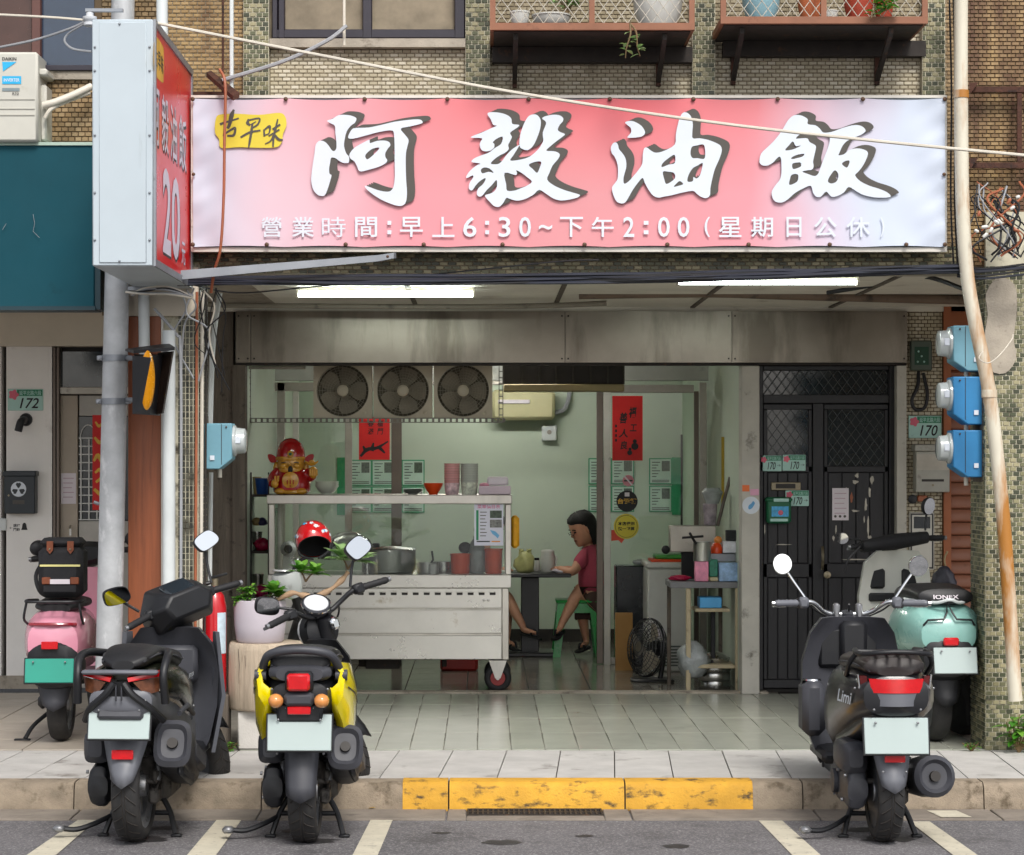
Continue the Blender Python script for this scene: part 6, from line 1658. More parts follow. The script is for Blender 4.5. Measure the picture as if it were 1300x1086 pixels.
# ---- in the glass case
ZI = Z(730,SK)+.002
m['pot_steel'] = _stainless('pot_steel','#c4c4c0',.25,.2)
def potlid(px,r,h,dy,label,name='steel_pot',mat=None,z=ZI,s=SK):
 c = Vector((X(px,s),YK0+dy,z));t = thing(name,label,'pot',c)
 MB().lathe([(r*.96,0),(r,.006),(r,h),(r*1.04,h),(r*1.04,h+.004),(r*.97,h+.004),(r*.97,.01)],30,c).build('body',mat or m['pot_steel'],t)
 return t
wk = potlid(491,.185,.155,.3,'wide dented aluminium steamer pot inside the glass case',mat=MT('dull_aluminium','#9a9a94',.4,metal=.6,var=.1))
MB().lathe([(.19,.156),(.17,.168),(.05,.18),(.02,.182)],30,(X(491,SK),YK0+.3,ZI)).build('lid',m['pot_steel'],wk)
MB().cbox((X(476,SK),YK0+.16,ZI+.19),(.05,.02,.03),.006).build('lid_handle',m['rubber'],wk)
p1 = potlid(542,.075,.068,.2,'steel pot with a ladle inside the glass case')
MB().tube([(X(542,SK),YK0+.2,ZI+.03),(X(549,SK),YK0+.2,ZI+.09),(X(547.5,SK),YK0+.2,ZI+.15)],.007,8).build('ladle',m['rubber'],p1)
potlid(562,.07,.07,.28,'steel pot behind the orange tub inside the glass case')
tag(MB().lathe([(.028,0),(.03,.06),(.02,.07)],16,(X(549,SK),YK0+.1,ZI)).build('white_cup',m['pot_white']),'small white cup in front of the steel pot','cup')
tag(MB().lathe([(.02,0),(.02,.07),(.012,.075)],16,(X(465,SK),YK0+.1,ZI)).build('shaker',m['pot_steel']),'small steel shaker beside the steamer pot','shaker')
def tub(px,r,h,label,dy=.14):
 c = Vector((X(px,SK),YK0+dy,ZI));t = thing('orange_tub',label,'tub',c)
 MB().lathe([(r*.9,0),(r*.94,.004),(r,h*.93),(r*1.06,h*.94),(r*1.06,h),(r*.96,h),(r*.88,.01)],24,c).build('body',m['orange'],t)
 return t
tub(584,.066,.135,'shorter orange plastic tub beside the clear bag of cups')
tub(626.5,.06,.168,'taller orange plastic tub under the menu sheet')
m['bag_clear'] = MT('clear_plastic_bag','#949999',.2,var=.15,scale=20,bump=.6,bscale=40)
b = MB();b.lathe([(.05,0),(.062,.03),(.06,.07),(.066,.1),(.058,.16),(.04,.21),(.03,.235),(.036,.25)],18,(X(606,SK),YK0+.2,ZI))
b.v = [(x_+.006*math.sin(z_*60+x_*80),y_,z_) for x_,y_,z_ in b.v]
tag(b.build('bag_of_cups',m['bag_clear']),'clear plastic bag of cups between the orange tubs','bag')
tag(MB().ball((X(590,SK),YK0+.26,ZI+.17),(.045,.04,.04),12,8).build('dark_cloth',m['rubber']),'dark crumpled cloth behind the shorter orange tub','cloth')
sponge = MB().cbox((X(654,SK),YK0+.1,(Z(655,SK)+Z(697,SK))/2),(11/SK,.06,42/SK),.02)
tag(sponge.build('yellow_sponge',MT('orange_yellow_sponge','#eea81c',.6,var=.25,scale=14)),'orange yellow sponge hanging on the side of the cart','sponge')
ex = thing('exhaust_fan','round steel blower at the end of the glass case','blower',(X(361,SK),YK0+.3,ZI))
MB().lathe([(.055,0),(.055,-.05),(.03,-.055)],24,(X(361,SK),YK0+.35,ZI+.16),'Y').build('ring',m['pot_steel'],ex)
MB().lathe([(.03,0),(.02,-.012)],20,(X(361,SK),YK0+.292,ZI+.16),'Y').build('hub',m['rubber'],ex)
MB().box(X(354,SK),X(368,SK),YK0+.31,YK0+.35,ZI,ZI+.11).build('stand',m['pot_steel'],ex)
dm = MB().lathe([(.19,0),(.185,.06),(.15,.13),(.08,.175),(.02,.19)],26,(X(438,SK),YK0+.36,ZI+.09))
tag(dm.build('dome_lid',m['glass_cart']),'clear dome lid behind the red helmet in the glass case','lid')
# ------------------------------------------------------------------ laughing gold figurine
m['gold_glaze'] = MT('gold_glaze','#c08a26',.25,var=.18,scale=20,coat=.4,dirt=('#7a4c14',.62,18))
m['red_glaze'] = MT('red_glaze','#9c0f12',.18,var=.12,scale=12,coat=.6)
def figurine():
 c = Vector((X(368,SK),YK0+.16,ZT))
 t = thing('figurine','glossy red and gold laughing figurine holding an ingot on the cart','figurine',c)
 k = 1/SK
 def at(px,py,dy=0): return Vector((X(px,SK),YK0+.16+dy,Z(py,SK)))
 b = MB();b.lathe([(.10,0),(.125,.02),(.13,.06),(.118,.12),(.10,.165),(.06,.19)],24,c);b.build('robe',m['red_glaze'],t)
 hd = at(367,588,-.02)
 MB().ball(hd,(.092,.085,.088),24,16).build('head',m['gold_glaze'],t)
 MB().ball(hd+Vector((0,-.03,-.045)),(.08,.06,.045),20,12).build('jowl',m['gold_glaze'],t)
 b = MB();b.lathe([(.098,.02),(.1,.035),(.094,.09),(.075,.135),(.04,.162),(.005,.17)],24,hd+Vector((-.003,.01,0)))
 b.v = [(x_,y_,z_-(.022 if y_ < hd.y-.02 and z_ < hd.z+.05 else 0)*0) for x_,y_,z_ in b.v];hat = b.build('hat',m['red_glaze'],t)
 MB().lathe([(.1,.018),(.104,.03),(.1,.042)],24,hd+Vector((-.003,.01,0))).build('hat_band',m['gold_glaze'],hat)
 MB().ball(hd+Vector((.005,-.096,.058)),(.022,.012,.026),12,8).build('hat_badge',m['gold_glaze'],hat)
 MB().ball(hd+Vector((.005,-.107,.06)),.011,10,8).build('green_jewel',m['dgreen'],hat)
 for sx in (-1,1):
  pts = smooth_poly([(0,0),(sx*.03,.028),(sx*.062,.03),(sx*.06,0),(sx*.04,-.026),(sx*.012,-.022)],3)
  if sx < 0: pts = pts[::-1]
  wgp = hd+Vector((sx*.092,.0,.028))
  wg = MB().prism([(wgp.x+p,wgp.z+q) for p,q in pts][::-1],wgp.y-.01,wgp.y+.01).build('hat_wing',m['red_glaze'],hat,sharp=60)
  e = hd+Vector((sx*.1,.01,-.035))
  MB().ball(e,(.022,.02,.045),12,10).build('ear',m['gold_glaze'],t)
  # closed laughing eyes and brows
  MB().tube([hd+Vector((sx*.036+q,-.083+abs(q)*.5,.004-8*q*q)) for q in (-.022,-.011,0,.011,.022)],.003,6).build('eye',m['print_dark'],t)
  MB().tube([hd+Vector((sx*.04+q,-.078+abs(q)*.5,.032-7*q*q)) for q in (-.02,-.01,0,.01,.02)],.0045,6).build('eyebrow',MT('dark_brown_brow','#3d2410',.5),t)
  MB().ball(hd+Vector((sx*.045,-.072,-.02)),(.026,.018,.02),12,8).build('cheek',m['gold_glaze'],t)
  MB().ball(c+Vector((sx*.07,-.095,.022)),(.042,.04,.024),14,8).build('foot',m['gold_glaze'],t)
 MB().ball(hd+Vector((.0,-.092,-.01)),(.013,.012,.012),10,8).build('nose',m['gold_glaze'],t)
 MB().ball(hd+Vector((.004,-.088,-.045)),(.016,.014,.028),14,10).build('mouth',m['print_black'],t)
 MB().lathe([(.056,0),(.056,-.008),(.048,-.012)],26,c+Vector((.0,-.117,.098)),'Y').build('medallion',m['gold_glaze'],t)
 for q in (-.02,0,.02): MB().cbox(c+Vector((q,-.13,.085)),(.007,.006,.03),.002).build('medallion_mark',m['red_glaze'],t)
 MB().tube([c+Vector((.1*math.sin(a),-.105*math.cos(a)-.02,.045-.028*math.cos(a))) for a in [(-1.1+2.2*i/10) for i in range(11)]],.014,8).build('sash',m['gold_glaze'],t)
 # arms
 MB().tube(spline([c+Vector((-.09,-.02,.16)),c+Vector((-.128,-.05,.11)),c+Vector((-.115,-.1,.075))],4),[.035]*9,10).build('sleeve',m['red_glaze'],t)
 hnd = MB().ball(c+Vector((-.105,-.12,.075)),(.026,.026,.03),12,8).build('hand',m['gold_glaze'],t)
 for i in range(2): MB().tube([c+Vector((-.1+.016*i,-.135,.09)),c+Vector((-.1+.02*i,-.14,.128))],[.009,.007],8).build('finger',m['gold_glaze'],hnd)
 MB().tube(spline([c+Vector((.09,-.02,.15)),c+Vector((.135,-.04,.12)),c+Vector((.148,-.06,.17))],4),[.034]*9,10).build('sleeve',m['red_glaze'],t)
 h2 = MB().ball(c+Vector((.15,-.07,.15)),(.03,.028,.042),12,8).build('hand',m['gold_glaze'],t)
 for i in range(4): MB().tube([c+Vector((.132+.014*i,-.095,.13)),c+Vector((.13+.015*i,-.098,.175))],[.009,.007],8).build('finger',m['gold_glaze'],h2)
 b = MB();rings = []
 for i in range(9):
  u = -1+i/4;rings.append([Vector((c.x+.14+u*.045,c.y-.07+.02*math.cos(q)*(1-.6*u*u),c.z+.205+.022*u*u+.012*math.sin(q)*(1-.5*u*u))) for q in [2*math.pi*j/10 for j in range(10)]])
 b.loft(rings).build('ingot',m['gold_glaze'],t)
 MB().ball(c+Vector((.14,-.07,.222)),(.02,.018,.014),12,8).build('ingot_dome',m['gold_glaze'],t)
 return t
figurine()
# ------------------------------------------------------------------ shelf of pots and basins beside the cart
rk = thing('kitchen_rack','dark wire rack of pots and bags between door post and cart','rack',(X(329,186),YD(186),FLOOR))
SKR = 186.0;yk = YD(SKR)
for py in (628,700,760,830): MB().box(X(317.8,SKR),X(341.5,SKR),yk,yk+.3,Z(py+3,SKR),Z(py,SKR)).build('rack_shelf',m['dark_steel'],rk)
for px in (317.8,340): MB().box(X(px,SKR),X(px+1.5,SKR),yk+.001,yk+.02,FLOOR,Z(600,SKR)).build('rack_post',m['dark_steel'],rk)
zs = Z(628,SKR)
def basin(name,px,py,r,h,mat,label,cat='basin',dy=.12):
 return tag(MB().lathe([(r*.75,0),(r*.8,.004),(r,h*.92),(r*1.05,h*.93),(r*1.05,h),(r*.94,h),(r*.74,.01)],24,(X(px,SKR),yk+dy,Z(py,SKR))).build(name,mat),label,cat)
basin('basin',331,628,.055,.11,MT('blue_plastic','#1f4f9c',.4,var=.08),'blue plastic basin on the wire rack')
basin('bucket',324,628,.03,.12,MT('beige_plastic','#a08f62',.5),'beige plastic tub on the wire rack','tub')
basin('steel_can',324,700,.035,.13,m['pot_steel'],'steel can on the wire rack below the blue basin','can')
basin('steel_can',325,760,.04,.16,m['pot_steel'],'larger steel can on the lower shelf of the wire rack','can')
m['pink_bag'] = MT('crimson_plastic_bag','#a3133f',.25,var=.25,scale=14,bump=.6,bscale=22)
def bag(px,py,r,mat,label,name='plastic_bag',s=SKR,dy=.1,sc=(1,1,1)):
 b = MB();b.ball((0,0,0),1,18,12)
 rr = random.Random(px);ph = [rr.uniform(0,6) for _ in range(6)]
 c = Vector((X(px,s),YD(s)+dy,Z(py,s)))
 vs = []
 for x_,y_,z_ in b.v:
  q = 1+.12*math.sin(5*x_+ph[0]+3*z_)+.09*math.sin(9*y_+ph[1]+7*x_)+.06*math.sin(14*z_+ph[2]+4*x_)
  z2 = max(-.8,z_)
  k = q*(1-.12*max(0,z_))
  vs.append((c.x+x_*r*k*sc[0],c.y+y_*r*k*sc[1],c.z+(z2+.8)*r*.9*sc[2]))
 b.v = vs
 return tag(b.build(name,mat,sharp=180),label,'bag')
bag(331,700,.056,m['pink_bag'],'crimson plastic bag on the wire rack behind the door post')
bag(331,668,.035,MT('dark_blue_bag','#2c2c55',.3,var=.3,scale=14,bump=.5,bscale=22),'small dark blue bag hanging above the crimson bag')
bag(331,760,.058,MT('magenta_basin_bag','#b01058',.3,var=.2,scale=10,bump=.4,bscale=20),'magenta plastic bag on the lower shelf of the wire rack')
bag(324,668,.035,MT('tan_bag','#8f7a4c',.5,var=.3,scale=14,bump=.5,bscale=22),'tan bag on the wire rack above the steel can')
tag(MB().cbox((X(309,180),YD(180),Z(594,180)),(9/180,.03,15/180),.006).build('wall_socket',MT('yellowed_socket','#b5a468',.5)),'yellowed wall socket beside the door post','socket')
tag(MB().cbox((X(582,176),YD(176)+.5,FLOOR+.09),(.28,.2,.18),.02).build('red_basin',MT('dark_red_plastic','#8f1d16',.4,var=.1)),'dark red plastic crate on the floor behind the cart','crate')
# ------------------------------------------------------------------ table, stools, things on the table
ST = 160.0;YT = YD(ST)
tb2 = thing('dining_table','dark square pedestal table beside the seated woman','table',(X(672,ST),YT+.2,FLOOR))
dk = MT('black_brown_laminate','#1c1a1e',.35,var=.12)
MB().cbox((X(672,ST)-.0,YT+.22,Z(730.5,ST)),(.66,.6,.03),.006).build('table_top',dk,tb2)
MB().cbox((X(673.5,ST),YT+.22,(FLOOR+Z(733,ST))/2),(23/ST,.12,Z(733,ST)-FLOOR-.02),.006).build('pedestal',dk,tb2)
MB().cbox((X(673,ST),YT+.22,FLOOR+.018),(.42,.42,.034),.008).build('foot_plate',dk,tb2)
def stool(px,label,dy=.2):
 m['stool'] = m.get('stool') or MT('glossy_green_plastic','#109a3c',.3,var=.12,scale=5)
 c = Vector((X(px,ST),YT+dy,FLOOR));t = thing('stool',label,'stool',c,0,'green plastic stools')
 H = .45
 MB().cbox(c+Vector((0,0,H-.012)),(.35,.35,.026),.01).build('seat',m['stool'],t)
 b = MB();q0,q1 = .145,.165
 for i in range(4):
  a = math.pi/2*i;Mx = Matrix.Translation(c) @ Matrix.Rotation(a,4,'Z')
  b = MB(Mx);b.loft([[Vector(p) for p in ((-.155,-.162,H-.026),(.155,-.162,H-.026),(.155,-.152,H-.026),(-.155,-.152,H-.026))],[Vector(p) for p in ((-.16,-.169,H-.1),(.16,-.169,H-.1),(.16,-.159,H-.1),(-.16,-.159,H-.1))]]);b.build('apron',m['stool'],t,sharp=30)
  for sx in (-1,1):
   b = MB(Mx);b.loft([[Vector((sx*x_,y_,H-.03)) for x_,y_ in ((.09,-.163),(.162,-.163),(.162,-.148),(.09,-.154))],[Vector((sx*x_,y_,0)) for x_,y_ in ((.14,-.198),(.2,-.198),(.2,-.18),(.14,-.188))]]);b.build('leg',m['stool'],t,sharp=30)
 return t
stool(734,'green plastic stool under the woman in the pink shirt')
stool(600,'green plastic stool hidden behind the food cart')
ztb = Z(728,ST)
bag(667,728,.085,MT('yellow_green_bag','#c2c184',.4,var=.2,scale=12,bump=.5,bscale=24),'yellowish knotted plastic bag on the dining table',s=ST,dy=.1,sc=(.95,.9,1.25))
for sx in (-1,1):
 c = Vector((X(667,ST),YT+.1,ztb+.12));tag(MB().tube(spline([c,c+Vector((sx*.02,0,.05)),c+Vector((sx*.04,-.01,.06)),c+Vector((sx*.035,0,.02))],4),[.006+.006*(i % 3) for i in range(13)],6).build('bag_ear',MT('yellow_bag_ear','#c2c184',.4,var=.2)),'knotted ear of the yellowish plastic bag, %s' % ('beside the cart' if sx < 0 else 'beside the pitcher'),'bag ear')
jg = thing('pitcher','white plastic pitcher on the dining table','pitcher',(X(696,ST),YT+.15,ztb))
MB().lathe([(.05,0),(.055,.01),(.06,.1),(.052,.15),(.054,.165),(.046,.165),(.05,.02)],22,(X(696,ST),YT+.15,ztb)).build('body',m['pot_white'],jg)
MB().tube(spline([(X(703,ST),YT+.15,ztb+.14),(X(707,ST),YT+.15,ztb+.12),(X(706,ST),YT+.15,ztb+.05),(X(702,ST),YT+.15,ztb+.03)],4),.008,8).build('handle',m['pot_white'],jg)
MB().lathe([(.055,.165),(.05,.178),(.015,.182)],20,(X(696,ST),YT+.15,ztb)).build('lid',m['pot_white'],jg)
for (px,mt,lb) in ((681,'pot_white','small bottle with a black cap beside the pitcher'),(684,'pot_white','second small bottle with a black cap near the pitcher')):
 t = thing('sauce_bottle',lb,'bottle',(X(px,ST),YT+.3,ztb))
 MB().lathe([(.018,0),(.018,.07),(.01,.09)],14,(X(px,ST),YT+.3,ztb)).build('body',m[mt],t);MB().lathe([(.011,.09),(.011,.11)],12,(X(px,ST),YT+.3,ztb)).build('cap',m['rubber'],t)
b = MB().ball((X(712,ST),YT+.1,ztb+.012),(.07,.05,.018),14,8);b.v = [(x_+.01*math.sin(90*y_),y_,z_+.008*math.sin(70*x_)) for x_,y_,z_ in b.v]
tag(b.build('crumpled_tissue',m['paper']),'crumpled white tissue on the table near her hand','tissue')
# ------------------------------------------------------------------ freezer, floor fan, cardboard, side stand
fz_ = thing('chest_freezer','white chest freezer with trays on its lid behind the floor fan','freezer',(X(850,172),YD(172)+.3,FLOOR))
yz = YD(172)
MB().cbox((X(850,172),yz+.3,(FLOOR+Z(722,172))/2),(56/172,.6,Z(722,172)-FLOOR),.012).build('cabinet',m['pot_white'],fz_)
MB().cbox((X(850,172),yz+.3,Z(718,172)),(60/172,.63,.045),.012).build('lid',m['pot_white'],fz_)
for i in range(7): MB().box(X(838,172),X(868,172),yz-.004,yz-.0005,Z(846-i*4,172),Z(844-i*4,172)).build('vent',MT('dark_vent','#5c625e',.6),fz_)
tag(MB().cbox((X(852,172),yz+.2,Z(712.5,172)),(50/172,.34,.02),.006).build('tray',m['orange']),'orange tray on the freezer lid','tray')
tag(MB().cbox((X(854,172),yz+.22,Z(708,172)),(42/172,.3,.03),.008).build('tray',MT('leaf_green_plastic','#3c9a3a',.4)),'green tray stacked on the orange tray','tray')
bag(810,716,.05,m['bag_clear'],'crumpled clear plastic on the dark box by the glass',s=165,dy=-.15,sc=(1.1,1,.5))
tag(MB().cbox((X(800,164),YD(164)-.18+.0,(FLOOR+Z(716,164))/2),(42/164,.3,Z(716,164)-FLOOR),.01).build('display_fridge',MT('black_glossy_cabinet','#1c2226',.2,var=.4,scale=5)),'low black glossy cabinet behind the glass sticker','cabinet')
cb = MB().cbox((X(792,171),YD(171),(FLOOR+Z(778,171))/2+.0),(22/171,.03,Z(778,171)-FLOOR),.003)
tag(cb.build('cardboard',MT('brown_cardboard','#a37a44',.8,var=.1,scale=3)),'sheet of brown cardboard standing behind the floor fan','cardboard')
ff = thing('floor_fan','black floor fan tilted on its base beside the side stand','fan',(X(835,180),YD(180),FLOOR))
SX = 180.0;yx = YD(SX)
m['fan_black'] = MT('black_fan_plastic','#17171a',.4,var=.15)
MB().cbox((X(828,SX),yx,FLOOR+.012),(54/SX,.22,.022),.01).build('base',m['fan_black'],ff)
hub = Vector((X(820,SX),yx,Z(822,SX)))
ax = Vector((-.86,-.5,.12)).normalized();u_ = ax.cross(Vector((0,0,1))).normalized();v_ = u_.cross(ax)
FM = Matrix((( *[u_.x,v_.x,ax.x],hub.x),(u_.y,v_.y,ax.y,hub.y),(u_.z,v_.z,ax.z,hub.z),(0,0,0,1)))
cg = MB(FM)
RG = .205
for i in range(7):
 r_ = .04+(RG-.04)*i/6;h_ = .055*math.sqrt(max(0,1-(r_/RG)**2))
 cg.torus((0,0,h_+.01),r_,.0028,'Z',36,5);cg.torus((0,0,-h_-.03),r_,.0028,'Z',36,5)
cg.torus((0,0,-.01),RG,.008,'Z',40,6)
for k in range(40):
 a = 2*math.pi*k/40
 for sg_,of in ((1,.01),(-1,-.03)):
  cg.tube([(r_*math.cos(a),r_*math.sin(a),of+sg_*.055*math.sqrt(max(0,1-(r_/RG)**2))) for r_ in (.04,.1,.16,RG)],.002,4)
o = cg.build('cage',m['fan_black'],ff);o['kind'] = 'stuff'
for k in range(3):
 b = MB(FM);a = 2*math.pi*k/3
 b.loft([[Vector((r_*math.cos(a+q*.55),r_*math.sin(a+q*.55),-.01+.02*q)) for q in (-1,-.3,.4,1)] for r_ in (.03,.09,.15,.18)],False,False,False);b.build('blade',m['fan_blade'],ff,sharp=180)
b = MB(FM);b.lathe([(.05,-.04),(.055,-.1),(.05,-.16),(.03,-.18)],18,(0,0,0));b.build('motor',m['fan_black'],ff)
MB().cbox((X(838,SX),yx-.1,Z(803,SX)),(9/SX,.01,12/SX),.002).build('label',m['paper'],ff)
MB().tube([(X(838,SX),yx,Z(815,SX)),(X(842,SX),yx,Z(840,SX)),(X(838,SX),yx,FLOOR+.02)],.018,10).build('stand_arm',m['fan_black'],ff)
# side stand with timber legs
sd = thing('side_stand','timber legged stand with grey top crowded with boxes beside the pillar','stand',(X(905,188),YD(188)+.2,FLOOR))
m['pale_timber'] = MT('dirty_pale_timber','#b0a285',.7,var=.15,scale=6,stretch=(3,3,.4),dirt=('#5c5240',.6,9))
S2 = 188.0;y2 = YD(S2)
def sb(name,a,b2,t,bt,y0,y1,mat,parent,ch=.003,s=S2):
 yy = YD(s)
 return MB().cbox(((X(a,s)+X(b2,s))/2,yy+(y0+y1)/2,(Z(t,s)+Z(bt,s))/2),((b2-a)/s,y1-y0,(bt-t)/s),ch).build(name,mat,parent)
fl2 = CY+(EYE-FLOOR)*S2
sb('top',851,938,739,747,-.0,.42,MT('grey_slate_top','#6f6f72',.5,var=.12),sd)
sb('leg',871,877,747.3,fl2,.0,.03,m['pale_timber'],sd);sb('leg',933.5,938.5,747.3,fl2,.0,.03,m['pale_timber'],sd)
sb('leg',853,858,747.3,fl2,.38,.41,m['old_wood'],sd);sb('leg',920,925,747.3,fl2,.38,.41,m['old_wood'],sd)
sb('shelf_board',877.3,933,844,849,.0,.4,m['pale_timber'],sd);sb('shelf_board',883,927,773,777.5,.02,.3,m['pale_timber'],sd);sb('shelf_post',905,910,777.8,843.7,.1,.14,m['rubber'],sd)
def tbox(name,a,b2,t,bt,y0,y1,mat,label,cat='box',s=S2,ch=.004):
 yy = YD(s);return tag(MB().cbox(((X(a,s)+X(b2,s))/2,yy+(y0+y1)/2,(Z(t,s)+Z(bt,s))/2),((b2-a)/s,y1-y0,(bt-t)/s),ch).build(name,mat),label,cat)
tbox('blue_packet',889,917,759,772.6,.03,.2,MT('sky_blue_packet','#4aa0d8',.4,var=.06),'sky blue packet on the upper shelf of the stand','packet')
pk = tbox('carton',883,900,713,738.6,.02,.1,MT('pink_yellow_carton','#e08aa8',.4,var=.35,scale=12),'pink and yellow carton on the stand')
tbox('carton',901.5,912.5,711,733,.06,.14,MT('green_teal_carton','#1f7d62',.4,var=.4,scale=30),'dark green carton between the pink and blue ones')
tbox('carton',902,913,733.6,738.6,.05,.14,MT('cream_carton','#d8caa0',.5),'small cream carton under the dark green one')
tbox('carton',913.5,938,715,738.6,.02,.12,MT('blue_pink_carton','#8fb0d8',.4,var=.5,scale=14),'blue and pink printed carton on the stand by the pillar')
tbox('carton',920,938,688,703,.1,.2,MT('white_printed_carton','#cfcfd6',.4,var=.25,scale=18),'white printed carton on the raised shelf by the pillar')
tbox('raised_shelf',896,939,704,714.5,.13,.3,MT('grey_metal_tray','#8a8d92',.4,metal=.4),'grey metal tray raised behind the cartons','tray')
st_ = thing('steel_case','flat steel case with a black pan handle in front on the stand','case',(X(881,184),YD(184),Z(705,184)))
sb('case',852,911,668,702,.1,.22,m['alu'],st_,.006,184)
sb('support',868,885,702.3,739,.14,.2,m['rubber'],st_,.003,184)
MB().tube([W(866,683,186),W(880,682,186),W(893,681,186)],.008,8).build('latch',m['rubber'],st_)
MB().ball(W(847,699,184)+Vector((0,.12,0)),.03,10,8).build('knob',m['rubber'],st_)
pt_ = thing('tall_pot','tall narrow steel pot with a black handle on the stand','pot',(X(892,S2),y2+.08,Z(713,S2)))
MB().lathe([(.058,0),(.06,.01),(.06,.125),(.064,.13),(.056,.13),(.055,.01)],22,(X(892.5,S2),y2+.06,Z(712.8,S2))).build('body',m['pot_steel'],pt_)
MB().tube([W(884,691,S2)+Vector((0,.02,0)),W(879,683,S2),W(875,677,S2)+Vector((0,-.05,0))],.009,8).build('handle',m['rubber'],pt_)
fg = thing('toy_figure','small orange toy figure between the pot and the white carton','figurine',(X(914,S2),y2+.1,Z(704,S2)))
MB().lathe([(.04,0),(.042,.03),(.03,.06),(.02,.07)],14,(X(913,S2),y2+.17,Z(704,S2)-.0)).build('body',m['orange'],fg);MB().ball((X(915,S2),y2+.17,Z(687,S2)),.028,12,8).build('head',MT('orange_toy','#e08a3c',.4),fg)
tbox('black_jar',924,938,674,687.6,.1,.16,m['rubber'],'small black rack on the white carton','rack')
bag(865,738.6,.06,m['pink_bag'],'crimson packet lying on the grey stand top',s=S2,dy=.15,sc=(1.3,1,.4))
bag(881,862,.12,m['bag_clear'],'clear plastic bag under the stand beside its timber leg',s=S2,dy=.1,sc=(.9,1,1.3))
for i in range(3): tag(MB().lathe([(.105,0),(.11,.006),(.11,.05),(.105,.056)],26,(X(911,S2),y2+.2,FLOOR+.001+i*.0575)).build('steel_steamer',m['pot_steel']),'round steel steamer tray, %s of three stacked under the stand' % ('lowest','middle','topmost')[i],'steamer')
tag(MB().lathe([(.1,0),(.105,.03),(.06,.06),(.02,.07)],22,(X(911,S2),y2+.2,Z(844,S2)+.001)).build('pot_lid',m['pot_steel']),'steel lid on the lower shelf of the stand','lid')
# cup stack in plastic and stick leaning at the wall
cpk = thing('cup_packet','stack of printed cups in torn plastic on the steel case','cups',(X(903,186),YD(186)+.15,Z(668,184)))
c = (X(904.5,184),YD(184)+.16,Z(667.8,184))
MB().lathe([(.042,0),(.05,.14),(.052,.145),(.047,.15)],20,c).build('cups',MT('printed_cup','#9a8f96',.5,var=.5,scale=14),cpk)
MB().lathe([(.045,.15),(.06,.19),(.075,.23),(.05,.26),(.03,.25)],14,Vector(c)+Vector((.015,0,0))).build('plastic_sleeve',m['bag_clear'],cpk)
tag(MB().tube([W(911,668,182),W(918,640,182),W(927,606,182)],.012,8).build('leaning_stick',m['alu_brown']),'grey flat stick leaning against the wall above the steel case','stick')
tag(MB().box(X(916,178),X(921,178),YD(178),YD(178)+.02,Z(640,178),Z(555,178)).build('yellow_strip',MT('mustard_strip','#b09320',.5)),'mustard yellow strip hanging on the wall by the pillar','strip')
# ------------------------------------------------------------------ scooters
def paint(name,col,coat=.35,rough=.3,var=.06):
 return MT(name,col,rough,var=var,scale=4,coat=coat,rvar=.06)
m['pl_black'] = MT('black_moulded_plastic','#15161a',.48,var=.18,scale=9,bump=.04,bscale=200,dirt=('#2a2927',.68,12))
m['pl_grey'] = MT('grey_moulded_plastic','#3b3c42',.5,var=.12,scale=8,bump=.04,bscale=200,dirt=('#2f2f32',.66,10))
m['pl_grey2'] = MT('mid_grey_plastic','#606269',.45,var=.1,scale=8,dirt=('#4c4c50',.66,10))
m['vinyl'] = MT('black_vinyl_seat','#17171a',.5,var=.12,scale=14,bump=.12,bscale=260)
m['alloy'] = MT('cast_alloy','#8a8b8e',.4,metal=.7,var=.15,scale=14,dirt=('#3c3a38',.6,20))
m['engine'] = MT('dirty_engine_alloy','#4f4c49',.6,metal=.4,var=.3,scale=16,dirt=('#1c1a19',.52,18))
m['chrome'] = MT('chrome','#d0d2d4',.1,metal=1.0,var=.04)
m['mirror'] = MT('mirror_glass','#e8ecee',.02,metal=1.0,var=.0,rvar=0.01)
m['lens_red'] = MT('red_lamp_lens','#c20d16',.12,var=.1,scale=30,coat=.8)
m['lens_amber'] = MT('amber_lamp_lens','#d08a4a',.15,var=.15,scale=40,coat=.6)
m['lens_white'] = MT('clear_lamp_lens','#c9ccce',.12,var=.1,coat=.8)
m['plate_blank'] = MT('pale_licence_plate','#a9b7b5',.45,var=.03,scale=3)
m['plate_green_blank'] = MT('green_licence_plate','#1f8f7c',.45,var=.04)
def _tyre():
 mt,nt,b,out = newmat('scooter_tyre')
 n = noise(nt,9,4)
 nt.links.new(ramp(nt,n.outputs[0],[(.35,(.012,.012,.013)),(.7,(.035,.033,.032))]).outputs[0],b.inputs['Base Color'])
 b.inputs['Roughness'].default_value = .75
 tc = nt.nodes.new('ShaderNodeTexCoord')
 wv = nt.nodes.new('ShaderNodeTexWave');wv.wave_type = 'RINGS';wv.rings_direction = 'Y';wv.inputs['Scale'].default_value = 18;wv.inputs['Distortion'].default_value = 3
 nt.links.new(tc.outputs['Object'],wv.inputs['Vector'])
 bp = nt.nodes.new('ShaderNodeBump');bp.inputs['Strength'].default_value = .12;bp.inputs['Distance'].default_value = .004
 nt.links.new(n.outputs[0],bp.inputs['Height']);nt.links.new(bp.outputs[0],b.inputs['Normal'])
 return mt
m['tyre'] = _tyre()
